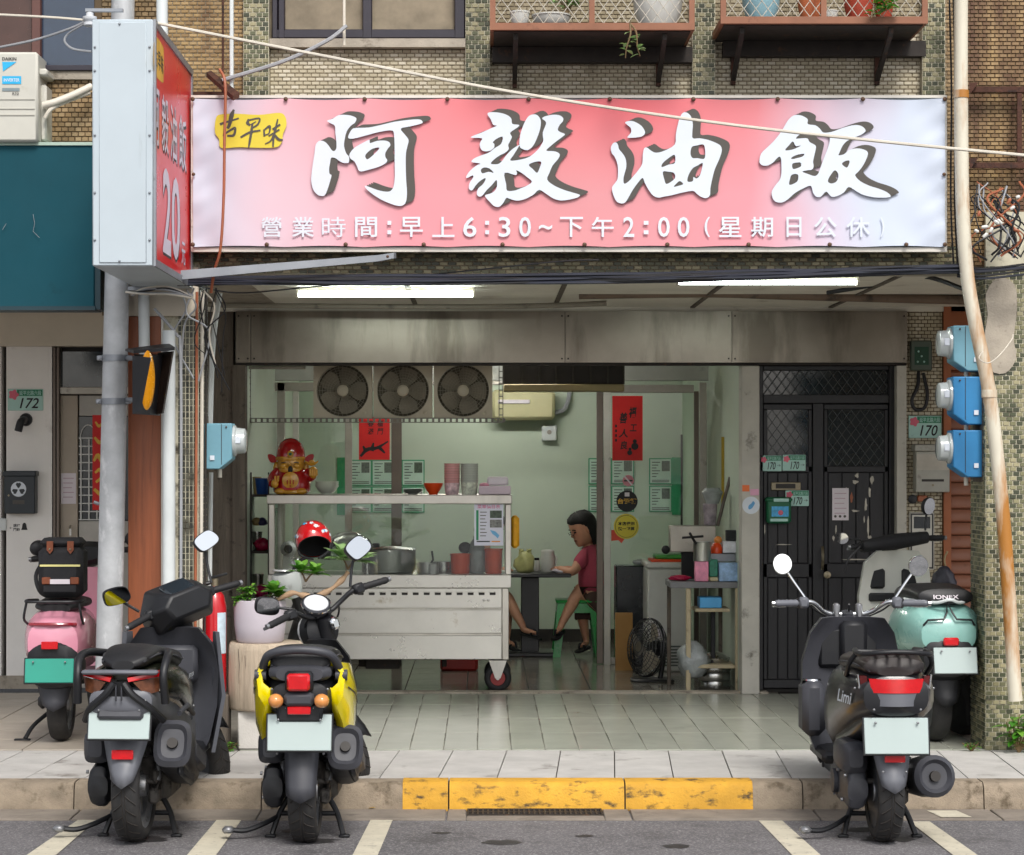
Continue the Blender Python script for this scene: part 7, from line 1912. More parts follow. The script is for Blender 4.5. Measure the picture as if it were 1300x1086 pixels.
class Sc:
 """one scooter in its own frame: x right, y forward, z up, origin under the rear tyre"""
 def __init__(s,name,label,M):
  s.t = thing(name,label,'scooter',mat=M);s.S = Matrix.Identity(4)
 def b(s,steer=False): return MB(s.S if steer else None)
 def put(s,b,name,mat,parent=None,**k): return b.build(name,mat,parent or s.t,local=True,**k)
 def set_steer(s,wb,deg,rake=26):
  p = Vector((0,wb-.20,.80));a = Vector((0,-math.sin(R(rake)),math.cos(R(rake))))
  s.S = Matrix.Translation(p) @ Matrix.Rotation(R(deg),4,a) @ Matrix.Translation(-p)
 def wheel(s,y,Rr,w,steer=False,spokes=5,rim='alloy',tread=True):
  b = s.b(steer);c = Vector((0,y,Rr));rr = Rr*.66
  prof = [(Rr-.062,-w*.42),(Rr-.04,-w*.5),(Rr-.018,-w*.44),(Rr-.006,-w*.27),(Rr,-w*.1),(Rr,w*.1),(Rr-.006,w*.27),(Rr-.018,w*.44),(Rr-.04,w*.5),(Rr-.062,w*.42)]
  wheel = s.b(steer).lathe([(Rr-.06,-w*.4),(Rr-.06,-w*.34),(Rr-.085,-w*.25),(Rr-.085,w*.25),(Rr-.06,w*.34),(Rr-.06,w*.4),(Rr-.055,w*.4),(Rr-.055,-w*.4)],40,c,'X')
  for k in range(spokes):
   a = 2*math.pi*k/spokes+.3
   d = Vector((0,math.cos(a),math.sin(a)));q = Vector((0,-math.sin(a),math.cos(a)))
   wheel.loft([[c+d*.035+q*u*.022+Vector((v,0,0)) for u,v in ((-1,-.022),(1,-.022),(1,.022),(-1,.022))],[c+d*(Rr-.08)+q*u*.014+Vector((v,0,0)) for u,v in ((-1,-.016),(1,-.016),(1,.016),(-1,.016))]])
  wheel.lathe([(.045,-w*.45),(.05,-w*.3),(.05,w*.3),(.045,w*.45)],20,c,'X')
  o = s.put(wheel,'wheel',m[rim])
  b.lathe(prof,56,c,'X',cap=False)
  ty = s.put(b,'tyre',m['tyre'],o,sharp=180)
  if tread:                                        # tread grooves cut as dark slanted sipes with raised lips
   tb_ = s.b(steer)
   for k in range(26):
    a = 2*math.pi*k/26
    for sx in (-1,1):
     pts = []
     for i in range(4):
      u = .06+.34*i/3;aa = a+sx*.05+.16*i/3*1.0
      r_ = Rr+.0012-(.006 if u > .25 else .002)*(u/.4)**2*2
      pts.append(c+Vector((sx*u*w,r_*math.cos(aa),r_*math.sin(aa))))
     tb_.tube(pts,.0032,4)
   for u in (-.02,.02): tb_.torus(c+Vector((u*w*2.5,0,0)),Rr-.0004,.0026,'X',56,4)
   o2 = s.put(tb_,'tread_grooves',m['base_dark'],ty);o2['kind'] = 'stuff'
  return o
 def plate(s,c,w=.26,h=.14,tilt=12,mat='plate_blank'):
  b = MB();b.cbox(c,(w,.006,h),.004,Euler((R(-tilt),0,0)))
  o = s.put(b,'licence_plate',m[mat])
  s.put(MB().cbox(Vector(c)+Vector((0,.007,-.002)),(w+.014,.006,h+.012),.004,Euler((R(-tilt),0,0))),'plate_frame',m['pl_black'],o)
  for sx in (-.33,.33):
   q = Vector(c)+Vector((sx*w,-.006,h*.36));s.put(MB().ball(q,.006,8,6),'plate_bolt',m['alloy'],o)
  return o
 def muffler(s,p0,p1,r0,r1,mat='pl_black',cap='pl_grey',n=2.0):
  p0,p1 = Vector(p0),Vector(p1);d = (p1-p0).normalized()
  def sq(c,r):
   u = Vector((1,0,0));u = (u-d*u.dot(d)).normalized();v = d.cross(u)
   return [c+u*r*q.x*(.88 if n > 2 else 1)+v*r*q.z*(1.12 if n > 2 else 1) for q in se(0,0,1,1,n,24)]
  b = MB().loft([sq(p0.lerp(p1,t),r) for t,r in ((0,r0*.6),(.2,r0),(.75,r1),(1,r1*.96))])
  o = s.put(b,'muffler',m[mat])
  s.put(MB().loft([sq(p1+d*t,r1*k) for t,k in ((-.012,1.01),(.012,1.01),(.03,.8),(.012,.62),(.01,.2))]),'end_cap',m[cap],o)
  s.put(MB().tube([p1+d*.005,p1+d*.03],[r1*.27,r1*.25],14),'tailpipe',m['base_dark'],o)
  s.put(MB().cbox(p0.lerp(p1,.45)+Vector((r0*.75,0,.012)),(r0*.8,(p1-p0).length*.55,r0*1.2),.02,Euler((math.asin(max(-1,min(1,d.z)))*-1,0,0))),'heat_shield',m['pl_grey'],o)
  s.put(MB().tube(spline([p0,p0+Vector((-.02,.12,-.05)),Vector((.06,p0.y+.25,.2))],5),.018,10),'exhaust_pipe',m['engine'],o)
  return o
 def engine(s,x=-.125,L=.42,z=.25,y0=-.07,cover='pl_black',air=True,az=.42):
  b = MB();rings = []
  for i,(y,r) in enumerate(((y0,.05),(y0+.02,.085),(y0+.08,.1),(y0+.2,.088),(y0+.32,.1),(y0+L-.03,.09),(y0+L,.05))):
   rings.append(se(y,z,.045,r,3,20,x))
  o = s.put(b.loft(rings),'belt_case',m[cover])
  for k,yy in enumerate((y0+.03,y0+.12,y0+.22,y0+.32)): s.put(MB().lathe([(.009,0),(.008,-.01)],8,(x-.047,yy,z+.06*(-1)**k),'X'),'case_bolt',m['alloy'],o)
  s.put(MB().lathe([(.055,0),(.055,-.018),(.03,-.022)],22,(x-.046,y0+.3,z),'X'),'fan_cover',m['pl_grey'],o)
  bb = MB();bb.cbox((.02,.30,.25),(.22,.3,.2),.03);bb.cbox((.02,.16,.3),(.12,.12,.12),.02)
  for i in range(6): bb.cbox((.1,.26+.022*i,.26),(.06,.008,.13),.002)
  s.put(bb,'engine_block',m['engine'])
  if air:
   a = MB();rr = [se(y,zc,hw,hh,4,20,x-.01) for y,zc,hw,hh in ((-.08,az,.03,.04),(-.05,az,.055,.07),(.1,az,.06,.075),(.24,az-.01,.05,.06))]
   s.put(a.loft(rr),'air_box',m['pl_grey'])
  # shock absorbers
  for sx in (-1,1):
   p0,p1 = Vector((sx*.105,-.01,.27)),Vector((sx*.095,.1,.56))
   o = s.put(MB().cyl(p0,p1,.014,n=10),'shock_absorber',m['alloy'])
   pts = [p0.lerp(p1,.25+.65*i/60)+Vector((.024*math.cos(i*.95),.024*math.sin(i*.95),0)) for i in range(61)]
   s.put(MB().tube(pts,.0042,5),'spring',m['pl_black'],o)
  s.put(MB().cyl((-.1,0,.265),(.1,0,.265),.012,n=10),'axle',m['engine'])
  # brake calliper cluster behind the tyre on the right
  c = MB();c.cbox((.085,.03,.2),(.045,.1,.07),.012).cbox((.095,.0,.29),(.03,.05,.06),.01).cyl((.085,.02,.2),(.085,.25,.26),.012,n=8).cyl((.1,-.03,.23),(.1,.2,.33),.006,n=6)
  s.put(c,'brake_assembly',m['engine'])
 def hugger(s,top,bot,wt,wb,mat,y0=-.2,y1=-.285):
  """drooping number plate mudguard behind the tyre"""
  rings = []
  for i in range(7):
   t = i/6;z = top+(bot-top)*t;w = wt+(wb-wt)*t**1.3;y = y0+(y1-y0)*t
   rings.append([Vector((w*u,y+.03*abs(u)**2*(1 if True else 0)-.0,z-(.03*(1-abs(u)) if i == 6 else 0))) for u in (-1,-.66,-.33,0,.33,.66,1)])
  b = MB().loft(rings,False,False,False)
  return s.put(b,'mudguard',m[mat],sharp=180,solid=.006)
 def reflector(s,c,w=.09,h=.04,mat='lens_red'):
  o = s.put(MB().cbox(c,(w,.012,h),.004),'reflector',m[mat]);return o
 def centre_stand(s,y=.12,foot=True):
  b = MB()
  for sx in (-1,1): b.tube(spline([(sx*.09,y+.02,.17),(sx*.13,y-.0,.1),(sx*.16,y-.04,.012)],4),.013,8);b.cbox((sx*.165,y-.045,.008),(.05,.035,.014),.005)
  b.cyl((-.12,y,.1),(.12,y,.1),.011,n=8)
  if foot:
   b.tube(spline([(-.13,y,.09),(-.2,y-.06,.06),(-.27,y-.1,.04),(-.33,y-.12,.045)],4),.012,8)
  o = s.put(b,'stand',m['pl_black'])
  if foot: s.put(MB().cbox((-.345,y-.125,.047),(.05,.05,.03),.01),'stand_pedal',m['alloy'],o)
 def mirror_(s,root,head,w,h,shape='oct',steer=True,stem='pl_black',nrm=(0,-1,.12),back='pl_black',stemr=.007,roll=0):
  root,head = Vector(root),Vector(head)
  b = s.b(steer);mid = root.lerp(head,.5)+Vector((0,.02,0))
  b.tube(spline([root,mid,head+Vector((0,.02,0))],5),stemr,8)
  o = s.put(b,'mirror',m[stem])
  n = Vector(nrm).normalized();u = Vector((0,0,1)).cross(n);u.normalize();u = -u;v = n.cross(u);v = v if v.z > 0 else -v
  if roll:
   q = Matrix.Rotation(R(roll),3,n);u,v = q @ u,q @ v
  if shape == 'round': pts = [(math.cos(2*math.pi*k/28)*w/2,math.sin(2*math.pi*k/28)*h/2) for k in range(28)]
  else: pts = smooth_poly([(-w*.5,-h*.12),(-w*.42,-h*.42),(-w*.1,-h*.5),(w*.38,-h*.42),(w*.5,-h*.05),(w*.46,h*.38),(w*.1,h*.5),(-w*.34,h*.4)],4)
  def P(p,d,k=1.0): return head+u*p[0]*k+v*p[1]*k+n*d
  bk = s.b(steer).loft([[P(p,.006,1.0) for p in pts],[P(p,.0,1.05) for p in pts],[P(p,-.02,.95) for p in pts],[P(p,-.035,.5) for p in pts]])
  s.put(bk,'mirror_housing',m[back],o)
  s.put(s.b(steer).add([P(p,.0075,.95) for p in pts],[tuple(range(len(pts)))]),'mirror_glass',m['mirror'],o,flat=True)
 def grip(s,x0,x1,y,z,drop=.0,lever=True,mat='rubber',lev='alloy',back=.0,swept=0.03):
  sx = 1 if x1 > x0 else -1
  b = s.b(True);p0,p1 = Vector((x0,y,z)),Vector((x1,y-swept,z-drop))
  d = (p1-p0).normalized()
  pts = [p0.lerp(p1,i/10) for i in range(11)]
  b.tube([p0-d*.002]+pts+[p1+d*.008],[.02]+[.0165+.0014*(i % 2) for i in range(11)]+[.012],14)
  o = s.put(b,'grip',m[mat])
  s.put(s.b(True).cbox(p0-d*.025,(.06,.045,.05),.01),'switch_gear',m['pl_black'],o)
  s.put(s.b(True).lathe([(.013,0),(.013,sx*.014),(.006,sx*.016)],12,p1+d*.008,'X'),'bar_end',m[lev],o)
  if lever:
   q = [p0+Vector((0,.03,-.005)),p0.lerp(p1,.3)+Vector((0,.055,-.012)),p0.lerp(p1,.75)+Vector((0,.05,-.016)),p1+Vector((sx*.012,.04,-.012))]
   s.put(s.b(True).tube(spline(q,4),[.007]*12+[.009],8),'lever',m[lev],o)
  return o
 def fork(s,wb,Rr,mat='pl_black',guard=None,gw=.075):
  for sx in (-1,1): s.put(s.b(True).cyl((sx*.07,wb,Rr),(sx*.065,wb-.16,.66),.018,n=12),'fork_leg',m[mat])
  rings = []
  for i in range(11):
   a = R(-15+150*i/10);rr = Rr+.03
   rings.append([Vector((gw*u,wb+rr*math.cos(a+R(25))-.0,Rr+rr*math.sin(a+R(25))-.03*u*u)) for u in (-1,-.6,0,.6,1)])
  s.put(s.b(True).loft(rings,False,False,False),'front_fender',guard or m[mat],sharp=180,solid=.005)
def place(px,py,s,yaw,lean=0.0,z=0.0):
 """tyre contact point seen at a pixel; scale s gives the distance"""
 return Matrix.Translation((X(px,s),YD(s),z)) @ Matrix.Rotation(R(yaw),4,'Z') @ Matrix.Rotation(R(lean),4,'Y')
def rings_body(spec,n=3.0,k=24,x0=0.0):
 return [se(*q[:4],n if len(q) < 5 else q[4],k,x0) for q in spec]
# ---------- black sport scooter
def seam(s,pts,r=.004,mat='pl_black'):
 for sx in (-1,1): s.put(MB().tube(spline([(sx*x_,y_,z_) for x_,y_,z_ in pts],5),r,6),'seam_piping',m[mat])
def screws(s,pts):
 for x_,y_,z_ in pts:
  for sx in (-1,1): s.put(MB().ball((sx*x_,y_,z_),.006,8,6),'panel_screw',m['alloy'])
def scooter_sport():
 s = Sc('sport_scooter','black and grey sport scooter with split red tail lights beside the pink scooter',place(171,1068,287,-2.5))
 wb,Rw = 1.29,.245
 s.set_steer(wb,43)
 blk = paint('glossy_black_paint','#0e0f12',.3,.32);grn = paint('dark_olive_paint','#161911',.35,.26)
 s.wheel(0,Rw,.125);s.wheel(wb,Rw,.115,True)
 s.engine(-.15,.46,.25);s.hugger(.50,.30,.10,.045,'pl_grey2')
 s.reflector((0,-.262,.415),.095,.042)
 s.plate((-.005,-.305,.56),.265,.145,14)
 s.centre_stand(.16)
 s.muffler((.17,.36,.27),(.2,-.16,.45),.08,.092,'pl_black','pl_grey',3.4)
 s.put(MB().cbox((.235,-.02,.37),(.03,.3,.2),.03,Euler((R(-17),0,0))),'muffler_guard',m['pl_black'])
 # tail and body
 s.put(MB().loft(rings_body([(-.32,.645,.07,.03),(-.30,.645,.135,.055),(-.2,.64,.15,.075),(-.05,.62,.15,.09),(.15,.58,.16,.12),(.4,.52,.165,.16),(.62,.44,.16,.14),(.70,.39,.15,.09)],3.4)),'tail_body',m['pl_grey2'])
 s.put(MB().loft(rings_body([(-.26,.72,.09,.04),(-.2,.715,.15,.075),(-.05,.705,.185,.095),(.15,.675,.2,.115),(.35,.625,.195,.14),(.52,.555,.175,.15),(.64,.48,.13,.1)],2.7)),'side_fairing',grn)
 for sx in (-1,1):
  # tail lamp clusters: red above, amber below
  b = MB();b.loft([[Vector((sx*x_,y_,z_)) for x_,y_,z_ in ((.035,-.33,.752),(.165,-.27,.775),(.17,-.265,.755),(.04,-.33,.735))],[Vector((sx*x_,y_+.03,z_)) for x_,y_,z_ in ((.035,-.33,.758),(.165,-.27,.781),(.17,-.265,.755),(.04,-.33,.735))]])
  s.put(b,'tail_lamp',m['lens_red'],sharp=30)
  b = MB();b.loft([[Vector((sx*x_,y_,z_)) for x_,y_,z_ in ((.06,-.325,.733),(.168,-.268,.752),(.16,-.262,.69),(.105,-.29,.675))],[Vector((sx*x_,y_+.04,z_)) for x_,y_,z_ in ((.06,-.325,.733),(.168,-.268,.752),(.16,-.262,.69),(.105,-.29,.675))]])
  s.put(b,'turn_signal',MT('orange_clear_lens','#6e4430',.12,var=.4,scale=30,coat=.8),sharp=30)
  # dark V bars over the tail
  s.put(MB().tube(spline([(sx*.02,-.335,.73),(sx*.06,-.335,.68),(sx*.13,-.3,.62),(sx*.17,-.22,.56)],5),[.016]*16,8),'tail_bar',m['pl_black'])
  s.put(MB().tube(spline([(sx*.13,.02,.83),(sx*.175,-.12,.845),(sx*.19,-.24,.83),(sx*.185,-.3,.76),(sx*.19,-.28,.64)],5),[.018]*21,10),'grab_rail',m['pl_black'])
  s.put(MB().tube([(sx*.19,.05,.56),(sx*.2,.2,.58),(sx*.19,.4,.52)],.012,8),'trim_strip',m['pl_grey'])
 b = MB();b.loft([[Vector(p) for p in ((-.03,-.335,.735),(.03,-.335,.735),(.10,-.31,.63),(-.10,-.31,.63))],[Vector(p) for p in ((-.03,-.3,.735),(.03,-.3,.735),(.10,-.28,.63),(-.10,-.28,.63))]]);s.put(b,'tail_centre',m['pl_black'],sharp=30)
 b = MB()
 for q in (-1,1): b.cbox((q*.012,-.338,.69),(.006,.01,.07),.002)
 s.put(b,'tail_ribs',m['pl_grey'])
 s.put(MB().cbox((0,-.31,.775),(.33,.05,.02),.008),'tail_panel',m['pl_grey2'])
 s.put(MB().cbox((0,-.3,.60),(.2,.03,.06),.012,Euler((R(-20),0,0))),'plate_hood',m['pl_grey'])
 # seat
 s.put(MB().loft(rings_body([(-.26,.80,.05,.02),(-.22,.815,.10,.035),(0,.83,.125,.045),(.2,.80,.14,.05),(.32,.775,.145,.05),(.5,.765,.12,.05),(.62,.745,.07,.04),(.66,.73,.03,.02)],2.6)),'seat',m['vinyl'])
 seam(s,[(.09,-.24,.815),(.122,-.05,.833),(.142,.2,.805),(.148,.33,.78),(.12,.52,.765)],.004,'pl_grey')
 screws(s,[(.11,-.318,.655),(.15,-.26,.60),(.2,.35,.56)])
 # floor and leg shield
 s.put(MB().cbox((0,.8,.30),(.34,.42,.06),.02),'floorboard',m['pl_black'])
 ls = [(.62,.36,.17,.08),(.9,.3,.19,.06)]
 b = MB();rg = []
 for (z,y,hw,th) in ((.24,.97,.14,.05),(.34,1.0,.185,.05),(.5,1.04,.215,.05),(.68,1.03,.225,.055),(.8,.98,.20,.06),(.88,.95,.14,.06)):
  rg.append([Vector((hw*u,y+th*(1 if v > 0 else -1)*(.5)-.10*abs(u)**2.2,z)) for u,v in ((-1,-1),(-.6,-1),(0,-1),(.6,-1),(1,-1),(1,1),(.6,1),(0,1),(-.6,1),(-1,1))])
 s.put(b.loft(rg),'leg_shield',m['pl_grey'],sharp=50)
 for sx in (-1,1):
  b = MB();b.loft([[Vector((sx*x_,y_,z_)) for x_,y_,z_ in ((.215,.86,.28),(.26,.90,.55),(.235,.86,.86),(.215,.9,.86),(.235,.97,.55),(.2,.95,.28))],[Vector((sx*(x_-.02),y_+.01,z_)) for x_,y_,z_ in ((.215,.86,.28),(.26,.90,.55),(.235,.86,.86),(.215,.9,.86),(.235,.97,.55),(.2,.95,.28))]])
  s.put(b,'shield_edge',m['pl_grey2'],sharp=30)
 s.put(MB().loft(rings_body([(1.0,.55,.1,.2),(1.1,.6,.16,.25),(1.2,.62,.13,.2),(1.3,.6,.06,.1)],2.6)),'nose',blk)
 s.put(MB().cbox((0,.93,.7),(.24,.06,.18),.02),'inner_panel',m['pl_grey'])
 # steering: cowl, grips, mirrors
 s.put(s.b(True).loft([[Vector((x_,y_,z_)) for x_,z_ in p] for y_,p in ((.86,[(-.1,.93),(.1,.93),(.13,1.0),(.08,1.045),(-.08,1.045),(-.13,1.0)]),(.95,[(-.15,.88),(.15,.88),(.19,.99),(.11,1.07),(-.11,1.07),(-.19,.99)]),(1.08,[(-.15,.86),(.15,.86),(.17,.98),(.1,1.09),(-.1,1.09),(-.17,.98)]),(1.17,[(-.08,.86),(.08,.86),(.1,.95),(.06,1.03),(-.06,1.03),(-.1,.95)]))]),'handlebar_cowl',m['pl_black'],bevel=.012,sharp=30)
 s.put(s.b(True).cbox((0,.93,1.06),(.15,.12,.03),.01,Euler((R(28),0,0))),'dash',m['glass_dark'])
 s.put(s.b(True).cyl((0,1.12,.5),(0,1.0,.9),.05,n=14),'steering_column',m['pl_black'])
 s.grip(-.19,-.315,.95,.985,.01);s.grip(.19,.315,.95,.985,.01)
 s.put(s.b(True).cyl((-.22,.95,.985),(.22,.95,.985),.013,n=10),'handlebar',m['pl_black'])
 s.mirror_((-.21,.98,1.02),(-.3,.97,1.13),.135,.085,nrm=(-.1,-1,-.25),roll=-6);s.mirror_((.21,.98,1.02),(.25,.97,1.225),.13,.085,nrm=(0,-1,.25),roll=14)
 s.fork(wb,Rw,'pl_black',blk)
 ys = lettering('badge','JETS SR',m['print_white'],s.t,Matrix(((0,0,1,.2185),(1,0,0,.12),(0,1,0,.705),(0,0,0,1))),.13,.022,.01,shear=.3,local=True)
 return s
scooter_sport()
# ---------- yellow scooter
def scooter_yellow():
 s = Sc('yellow_scooter','yellow and black scooter with bare handlebar and round amber indicators',place(388,1069,287,-.5))
 wb,Rw = 1.22,.225
 s.set_steer(wb,40)
 yel = paint('bright_yellow_paint','#ecd800',.9,.22)
 s.wheel(0,Rw,.125);s.wheel(wb,Rw,.115,True)
 s.engine(-.14,.42,.245);s.hugger(.46,.235,.075,.062,'pl_grey',-.2,-.27)
 s.plate((0,-.295,.515),.275,.155,10)
 s.centre_stand(.14)
 s.muffler((.15,.36,.26),(.185,-.13,.43),.072,.088,'pl_black','pl_grey',3.2)
 s.put(MB().cbox((.215,-.02,.36),(.03,.26,.16),.03,Euler((R(-17),0,0))),'muffler_guard',m['pl_black'])
 s.put(MB().loft(rings_body([(-.29,.66,.03,.02),(-.27,.66,.12,.07),(-.18,.67,.15,.10),(.0,.66,.16,.11),(.25,.62,.16,.14),(.45,.56,.15,.18),(.58,.48,.13,.15)],3.2)),'tail_body',m['pl_black'])
 for sx in (-1,1):
  o = s.put(MB().ball((sx*.098,-.33,.655),(.033,.036,.031),18,12),'turn_signal',m['lens_amber'])
  s.put(MB().cyl((sx*.098,-.32,.655),(sx*.05,-.27,.655),.016,n=10),'signal_stalk',m['pl_black'],o)
  s.put(MB().cyl((sx*.15,-.22,.755),(sx*.2,-.22,.755),.024,n=12),'grab_mount',m['pl_grey'])
 for sx in (-1,1):
  rg = []
  for (y,zt,zb,xo) in ((-.245,.795,.70,.165),(-.235,.81,.62,.185),(-.16,.80,.54,.205),(-.06,.79,.44,.215),(.06,.765,.385,.215),(.22,.73,.40,.205),(.38,.67,.43,.185),(.5,.60,.48,.16)):
   zm = (zt+zb)/2;rg.append([Vector((sx*q,y+dy,z)) for q,dy,z in ((xo-.05,.02,zt+.004),(xo-.018,0,zt),(xo+.006,0,zt*.72+zb*.28),(xo,0,zm),(xo-.004,0,zt*.25+zb*.75),(xo-.03,.01,zb),(xo-.06,.02,zb+.01))])
  s.put(MB().loft(rg,False,False,False),'side_panel',yel,solid=.006,sharp=35)
  s.put(MB().tube([(sx*.205,-.2,.70),(sx*.222,-.05,.66),(sx*.217,.15,.60)],.004,6),'panel_crease',m['pl_black'])
 s.put(MB().cbox((0,-.325,.735),(.098,.06,.075),.01),'tail_lamp',m['lens_red'])
 s.put(MB().cbox((0,-.30,.735),(.12,.06,.092),.012),'lamp_housing',m['pl_black'])
 s.put(MB().cbox((0,-.3,.66),(.13,.07,.06),.015),'plate_light',m['pl_grey'])
 s.reflector((0,-.315,.612),.1,.035)
 s.put(MB().cbox((0,-.28,.6),(.2,.04,.09),.015),'plate_bracket',m['pl_black'])
 s.put(MB().tube(spline([(-.165,-.18,.75),(-.16,-.24,.80),(-.12,-.30,.855),(0,-.32,.872),(.12,-.30,.855),(.16,-.24,.80),(.165,-.18,.75)],6),.0185,12),'grab_bar',m['pl_grey'])
 s.put(MB().loft(rings_body([(-.28,.80,.10,.03),(-.26,.815,.13,.045),(-.1,.83,.145,.05),(.1,.81,.15,.05),(.3,.785,.14,.05),(.46,.77,.11,.045),(.54,.755,.06,.03)],2.8)),'seat',m['vinyl'])
 s.put(MB().loft(rings_body([(-.30,.765,.10,.03),(-.27,.77,.135,.04),(-.05,.77,.15,.03)],3)),'seat_base',m['pl_grey'])
 seam(s,[(.12,-.275,.80),(.147,-.1,.83),(.152,.1,.812),(.142,.3,.785)],.004,'pl_grey')
 screws(s,[(.12,-.285,.70),(.06,-.295,.62),(.1,-.255,.42)])
 s.put(MB().cbox((0,.72,.29),(.3,.42,.06),.02),'floorboard',m['pl_black'])
 b = MB();rg = []
 for (z,y,hw,th) in ((.26,.9,.13,.05),(.42,.95,.165,.05),(.6,.97,.165,.05),(.74,.95,.13,.06),(.82,.93,.07,.06)):
  rg.append([Vector((hw*u,y+th*.5*v-.06*abs(u)**2.2,z)) for u,v in ((-1,-1),(-.6,-1),(0,-1),(.6,-1),(1,-1),(1,1),(.6,1),(0,1),(-.6,1),(-1,1))])
 s.put(b.loft(rg),'leg_shield',m['pl_black'],sharp=50)
 s.put(s.b(True).cyl((0,1.06,.5),(0,.96,.92),.035,n=14),'steering_column',m['pl_black'])
 s.put(s.b(True).tube(spline([(-.22,.9,1.0),(-.17,.91,1.0),(-.11,.95,.965),(-.05,.965,.94),(.05,.965,.94),(.11,.95,.965),(.17,.91,1.0),(.22,.9,1.0)],5),.0125,12),'handlebar',m['pl_black'])
 for sx in (-1,1): s.put(s.b(True).cbox((sx*.035,.965,.95),(.03,.045,.05),.008),'bar_clamp',m['pl_black'])
 s.grip(-.225,-.345,.895,1.0,.005);s.grip(.225,.345,.895,1.0,.005)
 mm = s.b(True);mm.M = s.S @ Matrix.Translation((-.01,.98,.985)) @ Matrix.Rotation(R(38),4,'X');mm.lathe([(.05,-.04),(.068,-.01),(.07,.012),(.064,.02)],28)
 o = s.put(mm,'speedometer',m['pl_grey'])
 mm = MB(s.S @ Matrix.Translation((-.01,.98,.985)) @ Matrix.Rotation(R(38),4,'X'));mm.lathe([(.06,.0205),(.058,.0225)],28);s.put(mm,'dial',m['lens_white'],o)
 mm = MB(s.S @ Matrix.Translation((-.01,.98,.985)) @ Matrix.Rotation(R(38),4,'X'));mm.lathe([(.074,.008),(.074,.016)],28,cap=False);s.put(mm,'chrome_ring',m['chrome'],o)
 s.put(s.b(True).cbox((.03,.93,.88),(.05,.04,.06),.012),'ignition',m['chrome'])
 s.put(s.b(True).lathe([(.09,.06),(.085,.1),(.05,.12)],26,(0,1.0,.86),'Y'),'headlamp',m['lens_white'])
 s.put(s.b(True).lathe([(.05,-.02),(.09,.0),(.096,.065)],26,(0,1.0,.86),'Y'),'headlamp_shell',m['pl_black'])
 s.mirror_((.17,.92,1.02),(.265,.90,1.19),.14,.1,nrm=(.05,-1,.3),roll=18);s.mirror_((-.17,.92,1.02),(-.285,.94,1.075),.13,.085,nrm=(-.1,-1,-.3),roll=-24)
 for i in range(3): s.put(s.b(True).tube(spline([(.1-.08*i,.95,.96),(.12-.1*i,1.02,.9),(.05-.04*i,1.05,.8),(.02,1.04,.7)],5),.005,6),'control_cable',m['cable'])
 s.fork(wb,Rw,'pl_black',m['pl_black'])
 return s
scooter_yellow()
